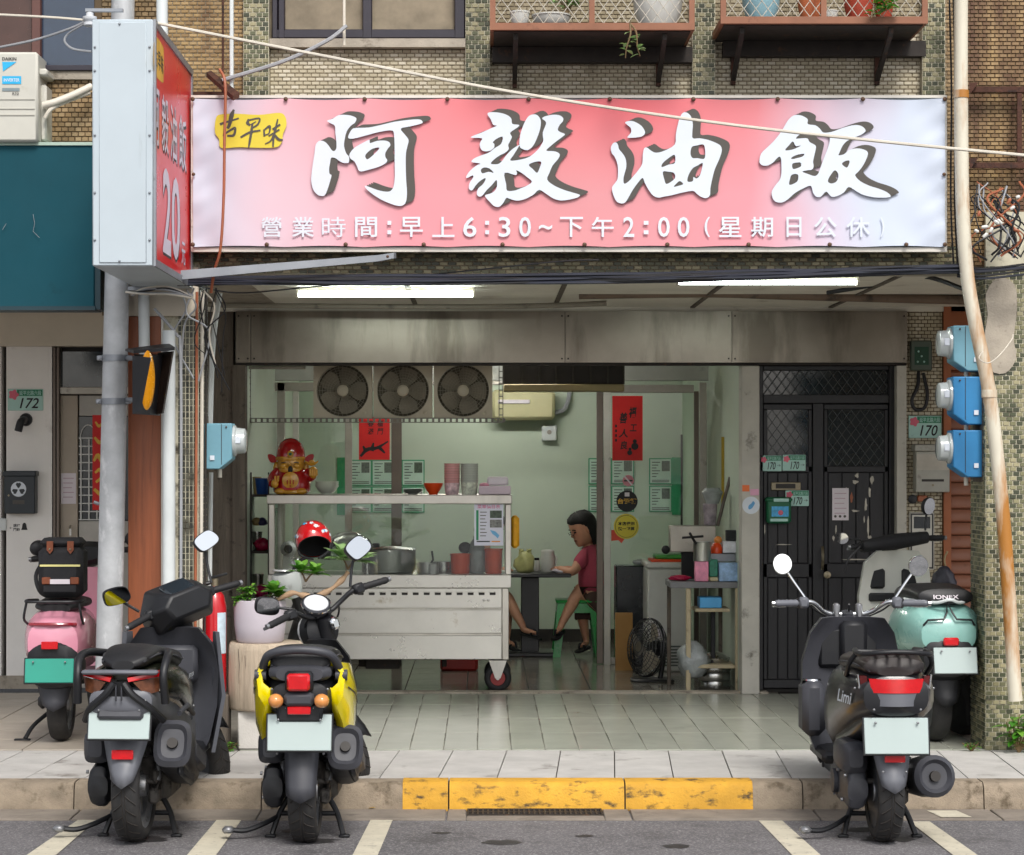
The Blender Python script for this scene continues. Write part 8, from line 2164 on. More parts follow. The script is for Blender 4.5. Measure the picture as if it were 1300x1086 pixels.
# ---------- dark grey scooter with wide tail lamp and rack
def scooter_grey():
 s = Sc('rack_scooter','dark grey scooter with chrome handlebar, wide red tail lamp and black rack',place(1122,1068,287,.3))
 wb,Rw = 1.24,.222
 s.set_steer(wb,0)
 dg = paint('dark_grey_metallic','#1c1d21',.25,.36);dark = paint('black_gloss','#0f1013',.2,.4)
 s.wheel(0,Rw,.115);s.wheel(wb,Rw,.105,True)
 s.engine(-.125,.46,.235,-.06,'pl_grey',True,.375);s.hugger(.46,.275,.085,.05,'pl_grey2',-.19,-.26)
 s.reflector((0,-.258,.40),.09,.038)
 s.plate((0,-.29,.50),.275,.155,10)
 s.centre_stand(.14)
 s.muffler((.14,.4,.23),(.2,-.1,.3),.07,.092,'pl_black','pl_grey')
 s.put(MB().loft(rings_body([(-.305,.665,.06,.05),(-.285,.67,.14,.085),(-.2,.665,.18,.11),(-.05,.65,.195,.135),(.15,.625,.205,.165),(.35,.585,.2,.19),(.5,.53,.185,.19),(.6,.47,.15,.16),(.67,.42,.1,.1)],2.8)),'tail_body',dg)
 s.put(MB().loft(rings_body([(-.26,.585,.1,.03),(-.2,.56,.13,.05),(.1,.46,.15,.06),(.4,.4,.15,.06)],3)),'fairing',dark)
 # wide lamp
 for (z0_,z1_,w0,w1,mt,nm) in ((.685,.745,.105,.118,'lens_red','tail_lamp'),(.628,.684,.085,.108,'pl_grey2','lamp_panel')):
  b = MB();n = 10
  ra = []
  for z,w,yo in ((z0_,w0,-.292),(z1_,w1,-.288)):
   ra.append([Vector((w*(2*i/n-1),yo-.028*(1-(2*i/n-1)**2),z+(.0 if z == z0_ else -.012*(1-(2*i/n-1)**2)*0))) for i in range(n+1)])
  b.loft([ra[0],ra[1],[p+Vector((0,.05,0)) for p in ra[1]],[p+Vector((0,.05,0)) for p in ra[0]],ra[0]],False,False,False);s.put(b,nm,m[mt],sharp=40)
 for sx in (-1,1):
  b = MB();b.loft([[Vector((sx*x_,y_,z_)) for x_,y_,z_ in ((.124,-.272,.755),(.152,-.25,.755),(.135,-.255,.625),(.112,-.275,.65))],[Vector((sx*x_,y_+.04,z_)) for x_,y_,z_ in ((.124,-.272,.755),(.152,-.25,.755),(.145,-.255,.625),(.115,-.275,.65))]])
  s.put(b,'turn_signal',MT('red_smoked_lens','#5a1414',.12,var=.3,scale=30,coat=.8),sharp=30)
  s.put(MB().tube([(sx*.158,-.245,.76),(sx*.142,-.25,.625)],.005,6),'chrome_trim',m['chrome'])
 s.put(MB().ball((0,-.26,.79),(.015,.01,.012),10,8),'seat_lock',m['chrome'])
 # seat
 s.put(MB().loft(rings_body([(-.27,.775,.08,.02),(-.24,.79,.13,.04),(-.05,.80,.155,.05),(.15,.785,.16,.05),(.35,.765,.14,.05),(.5,.75,.1,.04),(.56,.735,.05,.02)],2.6)),'seat',MT('dark_brown_vinyl','#2b2423',.5,var=.12,scale=12,bump=.1,bscale=260))
 seam(s,[(.11,-.262,.775),(.152,-.1,.795),(.162,.12,.787),(.143,.35,.765)],.004,'pl_grey')
 screws(s,[(.1,-.312,.615),(.17,-.24,.70),(.05,-.25,.34)])
 # rack
 o = s.put(MB().tube(spline([(-.13,-.02,.85),(-.155,-.16,.855),(-.15,-.27,.85),(-.09,-.33,.86),(0,-.345,.865),(.09,-.33,.86),(.15,-.27,.85),(.155,-.16,.855),(.13,-.02,.85)],5),.011,10),'rack',m['pl_black'])
 for q in (-.08,-.027,.027,.08): s.put(MB().tube([(q,-.335,.858),(q*.9,-.2,.845),(q*.8,-.06,.845)],.007,6),'rack_bar',m['pl_black'],o)
 s.put(MB().tube([(-.15,-.14,.853),(0,-.14,.847),(.15,-.14,.853)],.008,8),'rack_bar',m['pl_black'],o)
 for sx in (-1,1): s.put(MB().tube(spline([(sx*.155,-.2,.85),(sx*.18,-.16,.80),(sx*.175,-.05,.74)],4),.011,8),'rack_stay',m['pl_black'],o)
 # floor, leg shield
 s.put(MB().cbox((0,.78,.29),(.36,.4,.06),.02),'floorboard',m['pl_black'])
 b = MB();rg = []
 for (z,y,hw,th) in ((.24,.93,.16,.05),(.36,.97,.2,.05),(.55,1.0,.235,.05),(.72,.99,.235,.055),(.86,.96,.2,.06),(.93,.94,.15,.06)):
  rg.append([Vector((hw*u,y+th*.5*v-.13*abs(u)**2.4,z)) for u,v in ((-1,-1),(-.6,-1),(0,-1),(.6,-1),(1,-1),(1,1),(.6,1),(0,1),(-.6,1),(-1,1))])
 s.put(b.loft(rg),'leg_shield',m['pl_grey'],sharp=50)
 s.put(MB().cbox((0,.93,.78),(.3,.05,.2),.02),'glove_box',m['pl_black'])
 s.put(MB().cbox((.02,.90,.80),(.13,.06,.22),.02),'column_cover',m['pl_black'])
 s.put(MB().lathe([(.045,0),(.04,.008),(.01,.01)],20,(-.19,.83,.63)),'fuel_cap',m['chrome'])
 s.put(MB().cbox((-.19,.84,.5),(.11,.18,.26),.03),'side_pocket',m['pl_grey'])
 s.put(MB().loft(rings_body([(1.0,.6,.12,.22),(1.1,.62,.17,.26),(1.18,.62,.12,.2),(1.24,.6,.05,.1)],2.6)),'nose',dg)
 s.put(s.b(True).cyl((0,1.08,.5),(0,.95,.95),.03,n=14),'steering_column',m['pl_grey'])
 s.put(s.b(True).tube(spline([(-.24,.87,1.0),(-.18,.88,1.0),(-.12,.93,.955),(-.06,.95,.94),(.06,.95,.94),(.12,.93,.955),(.18,.88,1.0),(.24,.87,1.0)],6),.0125,12),'handlebar',m['chrome'])
 for sx in (-1,1): s.put(s.b(True).cbox((sx*.055,.945,.955),(.03,.05,.075),.008),'bar_clamp',m['alloy']);s.put(s.b(True).cbox((sx*.225,.868,1.0),(.05,.05,.055),.012),'switch_gear',m['pl_grey2'])
 s.grip(-.255,-.36,.865,.998,.0,lev='chrome',mat='pl_grey2');s.grip(.255,.36,.865,.998,.0,lev='chrome',mat='pl_grey2')
 s.put(s.b(True).cbox((0,.96,.90),(.22,.09,.06),.02),'dash',m['pl_grey'])
 s.mirror_((-.215,.87,1.02),(-.325,.88,1.185),.088,.098,'round',nrm=(-.05,-1,.3),stem='chrome',stemr=.006,back='chrome');s.mirror_((.215,.87,1.02),(.335,.90,1.175),.095,.1,'round',nrm=(.1,-1,-.15),stem='chrome',stemr=.006,back='chrome')
 for i in range(3): s.put(s.b(True).tube(spline([(-.2+.2*i,.9,.99),(-.14+.15*i,.97,.95),(-.04+.04*i,1.0,.9)],4),.005,6),'control_cable',m['cable'])
 s.fork(wb,Rw,'pl_black',dg)
 lettering('badge','Limi',m['print_white'],s.t,Matrix(((.166,0,-.986,-.2115),(-.986,0,-.166,-.03),(0,1,0,.625),(0,0,0,1))),.19,.055,.012,shear=.3,local=True)
 return s
scooter_grey()
# ---------- pink scooter with bag
def scooter_pink():
 s = Sc('pink_scooter','pale pink electric scooter carrying a black bag on its rack',place(78,937,229,2.0,z=FLOOR))
 wb,Rw = 1.2,.21
 s.set_steer(wb,12)
 pk = paint('pale_pink_paint','#d68fa3',.8,.25)
 s.wheel(0,Rw,.11,tread=False);s.wheel(wb,Rw,.1,True,tread=False)
 s.put(MB().cbox((-.1,.12,.22),(.05,.34,.08),.02),'swing_arm',m['pl_black'])
 s.put(MB().loft(rings_body([(-.32,.56,.06,.06),(-.30,.56,.135,.12),(-.22,.57,.165,.16),(-.05,.58,.175,.17),(.2,.57,.175,.17),(.42,.52,.16,.16),(.54,.46,.12,.1)],2.7)),'tail_body',pk)
 s.put(MB().loft(rings_body([(-.325,.47,.09,.10),(-.30,.45,.14,.13),(-.2,.43,.15,.13),(-.1,.42,.15,.12)],2.6)),'tail_panel',m['pl_black'])
 s.put(MB().tube([(-.125,-.29,.665),(-.08,-.318,.667),(0,-.328,.668),(.08,-.318,.667),(.125,-.29,.665)],.009,8),'tail_lamp',MT('dark_red_lens','#8c1c2c',.15,coat=.8))
 s.reflector((-.01,-.345,.555),.09,.042)
 s.plate((-.01,-.355,.42),.26,.13,10,'plate_green_blank')
 s.hugger(.37,.22,.1,.06,'pl_grey',-.25,-.28)
 s.put(MB().loft(rings_body([(-.2,.745,.08,.02),(-.15,.755,.12,.03),(.1,.76,.13,.035),(.35,.75,.12,.035),(.48,.74,.06,.02)],2.6)),'seat',m['vinyl'])
 o = s.put(MB().tube(spline([(-.13,.0,.78),(-.15,-.2,.79),(-.13,-.33,.79),(0,-.345,.79),(.13,-.33,.79),(.15,-.2,.79),(.13,.0,.78)],5),.008,8),'rack',m['pl_black'])
 for q in (-.06,0,.06): s.put(MB().tube([(q,-.34,.79),(q,-.02,.78)],.006,6),'rack_bar',m['pl_black'],o)
 for sx in (-1,1): s.put(MB().tube(spline([(sx*.14,-.3,.79),(sx*.155,-.3,.7),(sx*.15,-.2,.66)],4),.007,8),'rack_stay',m['pl_black'],o)
 s.put(MB().cbox((0,.72,.3),(.32,.4,.07),.02),'floorboard',m['pl_black'])
 b = MB();rg = []
 for (z,y,hw) in ((.28,.9,.15),(.5,.96,.2),(.75,.96,.2),(.92,.93,.13)):
  rg.append([Vector((hw*u,y+.025*v-.08*abs(u)**2.2,z)) for u,v in ((-1,-1),(-.6,-1),(0,-1),(.6,-1),(1,-1),(1,1),(.6,1),(0,1),(-.6,1),(-1,1))])
 s.put(b.loft(rg),'leg_shield',pk,sharp=50)
 s.put(s.b(True).loft(rings_body([(.86,1.0,.1,.04),(.92,1.0,.16,.07),(1.02,.99,.13,.08),(1.08,.98,.05,.05)],2.4)),'handlebar_cowl',m['pl_black'])
 s.grip(-.2,-.31,.9,1.0);s.grip(.2,.31,.9,1.0)
 s.mirror_((-.19,.92,1.03),(-.27,.9,1.06),.1,.09,'round',nrm=(-.3,1,.1));s.mirror_((.19,.92,1.03),(.29,.9,1.06),.1,.09,'round',nrm=(.3,1,.1))
 s.put(s.b(True).tube(spline([(-.25,.86,.98),(-.30,.82,.9),(-.28,.8,.8),(-.2,.8,.76)],5),.012,8),'brake_hose',m['cable'])
 s.put(MB().tube(spline([(-.08,.1,.15),(-.16,.04,.08),(-.2,.0,.012)],4),.012,8),'side_stand',m['pl_black']);s.put(MB().cbox((-.215,.0,.006),(.09,.03,.012),.004),'stand_foot',m['pl_black'])
 s.fork(wb,Rw,'pl_black',pk)
 return s
scooter_pink()
SBG = 231.0
bg2 = thing('pannier_bag','black fabric bag with brown leather straps on the pink scooter rack','bag',W(78,757,SBG))
yb_ = YD(SBG)
fab = MT('black_fabric','#17171b',.75,var=.15,scale=20,bump=.2,bscale=260)
MB().cbox((X(78,SBG),yb_+.05,(Z(690,SBG)+Z(757,SBG))/2-.01),(57/SBG,.2,66/SBG),.035).build('bag_body',fab,bg2,bevel=0)
MB().cbox((X(78,SBG),yb_+.05,Z(689,SBG)),(53/SBG,.19,12/SBG),.024).build('flap',fab,bg2)
lt = MT('brown_leather','#7a3f22',.55,var=.2,scale=30)
for px in (66,92):
 MB().prism([(X(px+p,SBG),Z(q,SBG)) for p,q in ((-4,687),(4,687),(4,698),(0,703),(-4,698))][::-1],yb_-.062,yb_-.05).build('strap',lt,bg2,flat=True)
 MB().ball((X(px,SBG),yb_-.064,Z(697,SBG)),.006,8,6).build('stud',m['brass'],bg2)
 MB().cbox((X(px-5 if px < 78 else px+5,SBG),yb_-.054,Z(737,SBG)),(11/SBG,.012,9/SBG),.004).build('leather_corner',lt,bg2)
MB().box(X(53,SBG),X(104,SBG),yb_-.0545,yb_-.05,Z(719,SBG),Z(716.5,SBG)).build('reflective_strip',MT('pale_yellow_strip','#d8d08a',.4),bg2)
MB().box(X(66,SBG),X(91,SBG),yb_-.058,yb_-.05,Z(741,SBG),Z(735,SBG)).build('label',m['paper'],bg2)
# ---------- mint scooter
def scooter_mint():
 s = Sc('mint_scooter','mint green electric scooter with white leg shield parked by the black door',place(1186,941,229,3.5,z=FLOOR))
 wb,Rw = 1.22,.215
 s.set_steer(wb,4)
 mt_ = paint('mint_paint','#86b5ad',.5,.28);wh = paint('cream_white_plastic_paint','#d6d7cf',.5,.35)
 s.wheel(0,Rw,.11,tread=False);s.wheel(wb,Rw,.1,True,tread=False)
 s.put(MB().loft(rings_body([(-.32,.60,.07,.05),(-.30,.61,.15,.10),(-.2,.63,.2,.15),(0,.63,.215,.165),(.22,.60,.205,.17),(.4,.55,.17,.17),(.5,.5,.12,.1)],2.5)),'tail_body',mt_)
 # dark wheel arch and tail
 s.put(MB().loft(rings_body([(-.335,.50,.07,.06),(-.31,.49,.14,.11),(-.2,.47,.165,.14),(.0,.45,.165,.14)],2.3)),'wheel_arch',m['pl_black'])
 o = s.put(MB().tube([(-.14,-.3,.66),(-.12,-.318,.69),(-.035,-.33,.695),(-.015,-.315,.73),(0,-.26,.785),(.015,-.315,.73),(.035,-.33,.695),(.12,-.318,.69),(.14,-.3,.66)],.006,6),'dark_trim',m['pl_black'])
 s.put(MB().cbox((.0,-.345,.575),(.085,.02,.045),.008),'tail_lamp',m['lens_red'])
 s.plate((.02,-.36,.475),.235,.14,10)
 s.hugger(.40,.24,.1,.06,'pl_black',-.25,-.28)
 s.put(MB().loft(rings_body([(-.26,.80,.09,.025),(-.235,.81,.15,.045),(0,.825,.165,.05),(.25,.81,.155,.05),(.42,.79,.12,.045),(.5,.775,.05,.02)],2.6)),'seat',m['vinyl'])
 lettering('seat_lettering','IONEX',m['paper'],s.t,Matrix(((1,0,0,-.075),(0,.35,-.93,-.268),(0,.93,.35,.80),(0,0,0,1))),.14,.025,.02,local=True)
 s.put(MB().tube(spline([(-.17,.0,.785),(-.12,-.2,.785),(-.06,-.28,.782),(.0,-.32,.80),(.06,-.28,.782),(.12,-.2,.785),(.17,.0,.785)],5),.009,8),'grab_rail',m['pvc'])
 s.put(MB().cbox((0,.7,.3),(.34,.4,.07),.02),'floorboard',m['pl_black'])
 b = MB();rg = []
 for (z,y,hw) in ((.28,.9,.16),(.5,.98,.215),(.75,.99,.22),(.95,.96,.19),(1.02,.94,.12)):
  rg.append([Vector((hw*u,y+.025*v-.1*abs(u)**2.2,z)) for u,v in ((-1,-1),(-.6,-1),(0,-1),(.6,-1),(1,-1),(1,1),(.6,1),(0,1),(-.6,1),(-1,1))])
 s.put(b.loft(rg),'leg_shield',wh,sharp=50)
 for sx in (-1,1):
  s.put(MB().cbox((sx*.1,.925,.85),(.1,.03,.12),.02),'pocket',m['pl_black'])
 s.put(MB().cbox((0,.92,.74),(.3,.03,.05),.01),'bag_hook_panel',m['pl_black'])
 s.put(MB().loft([[p+Vector((0,.03,0)) for p in r_] for r_ in rings_body([(1.0,.6,.12,.2),(1.08,.62,.16,.25),(1.15,.6,.06,.1)],2.5)]),'nose',mt_)
 s.put(s.b(True).loft([[Vector((x_,.9+.06*math.cos(a),1.07+.02*(x_/.2)+.05*math.sin(a)*(1-.35*abs(x_)/.25))) for a in [2*math.pi*k/14 for k in range(14)]] for x_ in (-.2,-.18,-.1,0,.1,.18,.2)]),'handlebar_cover',fab)
 s.grip(.2,.29,.9,1.085);s.grip(-.2,-.27,.9,1.05)
 s.mirror_((.2,.92,1.13),(.22,.9,1.275),.095,.105,'round',nrm=(.55,-1,-.1),roll=-20);s.mirror_((-.2,.92,1.09),(-.3,.95,1.1),.08,.07,'round',nrm=(-.6,-1,-.1))
 s.put(s.b(True).tube(spline([(-.22,.86,1.05),(-.3,.84,.98),(-.32,.86,.9)],4),.008,8),'brake_hose',m['cable'])
 s.put(MB().tube(spline([(-.08,.1,.15),(-.16,.04,.08),(-.2,.0,.012)],4),.012,8),'side_stand',m['pl_black'])
 s.fork(wb,Rw,'pl_black',mt_)
 return s
scooter_mint()
bag(1199,756,.075,MT('dark_grey_bag','#3a3a46',.35,var=.4,scale=14,bump=.7,bscale=22),'dark grey plastic bag hanging from the mint scooter handlebar','hanging_bag',207,0,(1,.8,1.5))
tag(MB().tube(spline([W(1201,722,207),W(1199,710,207),W(1203,700,207)],4),.006,6).build('bag_handle_strip',MT('tan_strap','#a3906c',.6)),'tan strap holding the dark grey bag on the handlebar','strap')
# ------------------------------------------------------------------ planter on a tree stump, extinguisher, helmet
SPL = 238.0;YPL = YD(SPL)
stp = thing('tree_stump','pale sawn tree stump on a white block beside the yellow scooter','stump',(X(330,SPL),YPL+.2,FLOOR))
def _stumpmat():
 return MT('pale_sawn_wood','#b3a38f',.8,var=.16,scale=10,stretch=(5,5,.35),bump=.5,bscale=30,dirt=('#7d6a56',.62,12,(6,6,.3)))
rings = []
rr = random.Random(4)
ph = [rr.uniform(0,6.28) for _ in range(8)]
for z,k in ((.345,.93),(.36,.99),(.5,1.0),(.66,.99),(.695,.97),(.705,.93)):
 rings.append([Vector((X(331,SPL)+.205*k*(1+.03*math.sin(3*a+ph[0])+.02*math.sin(7*a+ph[1])+.012*math.sin(17*a+ph[2]))*math.cos(a),YPL+.2+.2*k*(1+.03*math.sin(3*a+ph[0])+.02*math.sin(7*a+ph[1])+.012*math.sin(17*a+ph[2]))*math.sin(a),z)) for a in [2*math.pi*i/64 for i in range(64)]])
MB().loft(rings).build('trunk_section',_stumpmat(),stp,sharp=50)
MB().cbox((X(337,SPL),YPL+.2,(FLOOR+.345)/2),(.31,.28,.345-FLOOR),.008).build('white_block',MT('white_concrete_block','#c4c0ba',.85,var=.08,bump=.2,bscale=80,dirt=('#8d8880',.62,9)),stp)
for i in range(7):
 a = -math.pi/2+rr.uniform(-1.1,1.1);c = Vector((X(331,SPL)+.207*math.cos(a),YPL+.2+.202*math.sin(a),0))
 z0_ = rr.uniform(.38,.5);MB().tube([c+Vector((0,0,z0_)),c+Vector((.004,0,z0_+.1)),c+Vector((-.002,0,z0_+.19))],[.001,.003,.001],5).build('crack',m['old_wood'],stp)
fp = thing('planter_pot','round white planter pot on the tree stump','plant pot',(X(326,SPL),YPL+.17,.706))
c = Vector((X(326,SPL),YPL+.17,.706))
MB().lathe([(.118,0),(.128,.012),(.139,.09),(.142,.2),(.139,.225),(.128,.228),(.125,.2),(.122,.16)],40,c).build('pot',MT('matt_white_pot','#bdb5bd',.7,var=.05,dirt=('#9a9198',.66,6)),fp)
MB().lathe([(.124,.19),(.06,.2),(.01,.203)],24,c).build('soil',MT('dark_soil','#2b2119',.9,var=.3,bump=.5),fp)
P0 = lambda px,py,dy=0: Vector((X(px,SPL),YPL+.17+dy,Z(py,SPL)))
plant('jade_plant','bright green rosette plant on the rim of the white planter pot','plant',c+Vector((0,0,.2)),
      [[P0(330,772),P0(338,762,-.06),P0(345,752,-.09)],[P0(335,772),P0(343,765,-.02),P0(349,758,-.03)]],None,m['leaf'],(.085,.044),30,True)
plant('jade_plant','small leafy green plant at the edge of the planter near the extinguisher','plant',c+Vector((0,0,.2)),
      [[P0(310,772),P0(306,760,-.03),P0(304,748,-.05)],[P0(312,772),P0(314,758,-.02),P0(316,744,-.02)],[P0(305,772),P0(300,765,-.05),P0(298,760,-.06)]],None,m['leaf'],(.04,.022),55)
wdm = MT('pale_driftwood','#a08468',.75,var=.2,scale=12,stretch=(1,1,1),bump=.3,bscale=40)
dw = thing('driftwood','pale bent driftwood branch carrying small plants above the planter','branch',P0(350,765))
MB().tube(spline([P0(335,770),P0(352,762,-.08),P0(370,754,-.1),P0(383,757,-.1),P0(400,758,-.09),P0(418,750,-.08),P0(432,738,-.06),P0(440,728,-.04)],5),[.014+.004*math.sin(i*.9) for i in range(36)],10).build('branch',wdm,dw)
for (px,py,n_,lab,L) in ((386,728,28,'green rosette plant growing on the driftwood below the red helmet',.085),(440,712,36,'pale leafy rosette plant at the tip of the driftwood branch',.125)):
 base = P0(px,py+12,-.06)
 plant('epiphyte_plant',lab,'plant',base,[[base,P0(px-3,py+4,-.07),P0(px-6,py-2,-.08)],[base,P0(px+6,py+4,-.07),P0(px+12,py,-.07)]],None,m['leaf'] if L < .1 else m['leaf_pale'],(L,L*.52),n_,True)
# fire extinguisher
fe = thing('fire_extinguisher','red fire extinguisher with pale label wrapped in plastic beside the planter','fire extinguisher',(X(272,236),YD(236)+.02,FLOOR))
c = Vector((X(272,236),YD(236)+.02,.43))
MB().lathe([(.055,0),(.062,.01),(.063,.03),(.063,.47),(.05,.53),(.028,.56),(.024,.58)],28,c).build('cylinder',MT('red_enamel','#b5101c',.3,var=.08,coat=.4),fe)
b = MB();pts = [(.0645*math.sin(a),-.0645*math.cos(a)) for a in [(.35+.95*i/10) for i in range(11)]]
b.loft([[Vector((c.x+p,c.y+q,c.z+.22)) for p,q in pts],[Vector((c.x+p,c.y+q,c.z+.44)) for p,q in pts]],False,False,False);b.build('label',MT('pale_label','#c2d3de',.4,var=.15,scale=30),fe)
MB().cyl(c+Vector((0,0,.58)),c+Vector((0,0,.62)),.02,n=12).build('valve',m['brass'],fe)
MB().cbox(c+Vector((.02,0,.635)),(.1,.02,.014),.004,Euler((0,R(-14),0))).build('handle',m['pl_black'],fe)
MB().tube(spline([c+Vector((-.02,0,.6)),c+Vector((-.07,-.01,.57)),c+Vector((-.08,-.01,.4)),c+Vector((-.07,-.01,.2))],4),.011,8).build('hose',m['pl_black'],fe)
MB().cbox((c.x,c.y,(FLOOR+.43)/2),(.16,.16,.43-FLOOR),.008).build('stand_box',m['old_wood'],fe)
# white moped behind the planter: only its cowl and bar stand clear
SM = 214.0;ym2 = YD(SM)
mp = thing('white_moped','white electric moped mostly hidden behind the planter and yellow scooter','moped',(X(390,SM),ym2,FLOOR))
wpl = MT('grey_white_plastic','#c3c8c6',.4,var=.06,dirt=('#8f918c',.64,10))
Q = lambda px,py,dy=0: Vector((X(px,SM),ym2+dy,Z(py,SM)))
b = MB();b.loft([[Q(345,727),Q(374,719),Q(380,724),Q(351,733)],[Q(352,745),Q(378,733),Q(385,742),Q(360,757)],[Q(361,758),Q(378,745),Q(384,750),Q(366,761)]])
cw = MB();rings = []
for (px,py,r_) in ((361,727,.075),(363,732,.085),(368,742,.075),(372,752,.055),(374,758,.035)):
 ctr = Q(px,py);rings.append([ctr+Vector((r_*math.cos(a),.75*r_*math.sin(a),.25*r_*math.cos(a)+.2*r_*math.sin(a))) for a in [2*math.pi*i/20 for i in range(20)]])
cw.loft(rings).build('headlamp_cowl',wpl,mp)
MB().lathe([(.07,0),(.066,.008),(.02,.012)],22,Q(361,725)).build('lamp_glass',m['lens_white'],mp)
MB().tube([Q(374,752),Q(383,790,.1),Q(392,850,.12)],.03,12).build('steering_stem',m['pl_black'],mp)
MB().tube(spline([Q(372,728),Q(376,716),Q(388,708),Q(408,694)],5),.011,10).build('handlebar',m['pl_black'],mp)
MB().cbox(Q(376,714),(.05,.045,.04),.008,Euler((0,R(-30),0))).build('bar_clamp',m['chrome'],mp)
MB().tube([Q(390,707),Q(418,688)],.018,12).build('grip',m['rubber'],mp)
for dx in (0,.85):
 cc = Vector((X(372,SM)+dx*.0+.04,ym2+.2+dx,FLOOR+.2))
 o = MB().torus(cc,.16,.04,'X',30,8).build('wheel',m['rubber'],mp)
 MB().lathe([(.12,-.02),(.12,.02)],24,cc,'X').build('rim',m['alloy'],o)
MB().loft([[Vector((X(378,SM)+p.x,ym2+.3+p.y,p.z)) for p in se(y_,z_,w_,h_,2.6,18)] for y_,z_,w_,h_ in ((0,.5,.1,.1),(.2,.45,.13,.12),(.5,.5,.14,.16),(.8,.6,.13,.14),(.95,.62,.05,.06))]).build('body',m['pl_black'],mp)
MB().loft([[Vector((X(378,SM)+p.x,ym2+.3+p.y,p.z)) for p in se(y_,z_,w_,h_,2.6,18)] for y_,z_,w_,h_ in ((.35,.7,.06,.03),(.45,.72,.12,.04),(.8,.78,.12,.04),(.95,.78,.05,.02))]).build('seat',m['vinyl'],mp)
# helmet
hm = thing('helmet','glossy red helmet with white prints hung on the hidden moped handlebar','helmet',W(398,706,222))
hc = W(398,686,222);HR = .112
HMX = Matrix.Translation(hc) @ Matrix.Rotation(R(-12),4,'Y') @ Matrix.Rotation(R(-36),4,'X')
def shell(r,z0,n=30,nv=12):
 rg = []
 for j in range(nv+1):
  t = z0+(1-z0)*j/nv;zz = t;q = math.sqrt(max(0.0004,1-zz*zz))
  rg.append([Vector((r*q*math.cos(a)*.93,r*q*math.sin(a)*1.08,r*zz)) for a in [2*math.pi*i/n for i in range(n)]])
 return rg
o = MB(HMX);o.loft(shell(HR,-.42),False,True);o.build('shell',MT('glossy_red_shell','#c4141c',.15,var=.06,coat=1.0),hm,sharp=180)
o = MB(HMX);o.loft(shell(HR*.93,-.40),False,True);o.build('lining',MT('black_lining','#0e0e10',.85,var=.3,scale=20),hm,sharp=180)
o = MB(HMX);
rg = [[Vector((k*HR*.91*math.cos(a)*.93,k*HR*.91*math.sin(a)*1.08,-.42*HR)) for a in [2*math.pi*i/30 for i in range(30)]] for k in (.93,1.0)]
o.loft(rg,False,False);o.build('rim_trim',m['rubber'],hm)
rr = random.Random(9)
for i in range(26):
 a = rr.uniform(0,6.28);el = rr.uniform(-.15,1.25)
 d = Vector((math.cos(el)*math.cos(a)*.93,math.cos(el)*math.sin(a)*1.08,math.sin(el)))
 nrm = Vector((d.x,d.y,d.z)).normalized();u_ = nrm.orthogonal().normalized();v_ = nrm.cross(u_);r_ = rr.uniform(.006,.017)
 p = d*HR*1.004
 MB(HMX).add([p+nrm*.0012+(u_*math.cos(q)+v_*math.sin(q))*r_*(1 if k % 2 else .62) for k,q in enumerate([2*math.pi*k/10 for k in range(10)])],[tuple(range(10))]).build('print_mark',m['print_white'] if i % 4 else cy_,hm,flat=True)
for sx in (-1,1): MB(HMX).tube(spline([(sx*HR*.86,0,-.4*HR),(sx*HR*.7,-.01,-HR*.9),(sx*.015,-.03,-HR*1.35)],4),.006,6).build('chin_strap',m['rubber'],hm)
# weeds and leafy plant at the foot of the column
c = Vector((X(1293,239),YD(239),FLOOR))
plant('leafy_plant','bright green leafy plant at the foot of the drainpipe','plant',c,[[c,c+Vector((.02*i-.05,-.03,.1)),c+Vector((.035*i-.08,-.06,.17+.02*(i % 3)))] for i in range(7)],None,m['leaf'],(.075,.034),12)
for (px,n_,lb) in ((1232,5,'tiny weed at the foot of the green column'),(292,6,'tuft of weed growing beside the white block')):
 c = Vector((X(px,237),YF-.03,FLOOR))
 plant('weed',lb,'plant',c,[[c,c+Vector((.012*(i-n_/2),-.01,.025)),c+Vector((.022*(i-n_/2),-.02,.045))] for i in range(n_)],None,m['leaf'],(.03,.014),5)
tag(MB().loft([[Vector((X(1243,232)+p.x,YF+.5+p.y,p.z)) for p in se(y_,z_,w_,h_,2.6,16)] for y_,z_,w_,h_ in ((0,.3,.02,.1),(.1,.42,.1,.28),(.3,.5,.14,.36),(.5,.42,.1,.28))]).build('covered_scooter',MT('black_cover_cloth','#131316',.7,var=.3,scale=6,bump=.4,bscale=14)),'dark covered scooter standing behind the green tiled column','scooter')
# fallen leaf and litter
for (px,py,col,lb) in ((468,1030,'#c9a23a','small yellow fallen leaf in the gutter'),(1243,1026,'#a83a22','small red fallen leaf on the kerb top'),(115,1049,'#cfc8ba','scrap of pale paper on the asphalt')):
 x_,y_ = gnd(px,py);b = MB();add_leaf(b,Vector((x_,y_,.014 if py < 1040 else .005)),Vector((1,.3,.15)),.04,.025,curl=.1)
 tag(b.build('litter',MT('litter_'+col[1:],col,.7),solid=.001),lb,'litter')
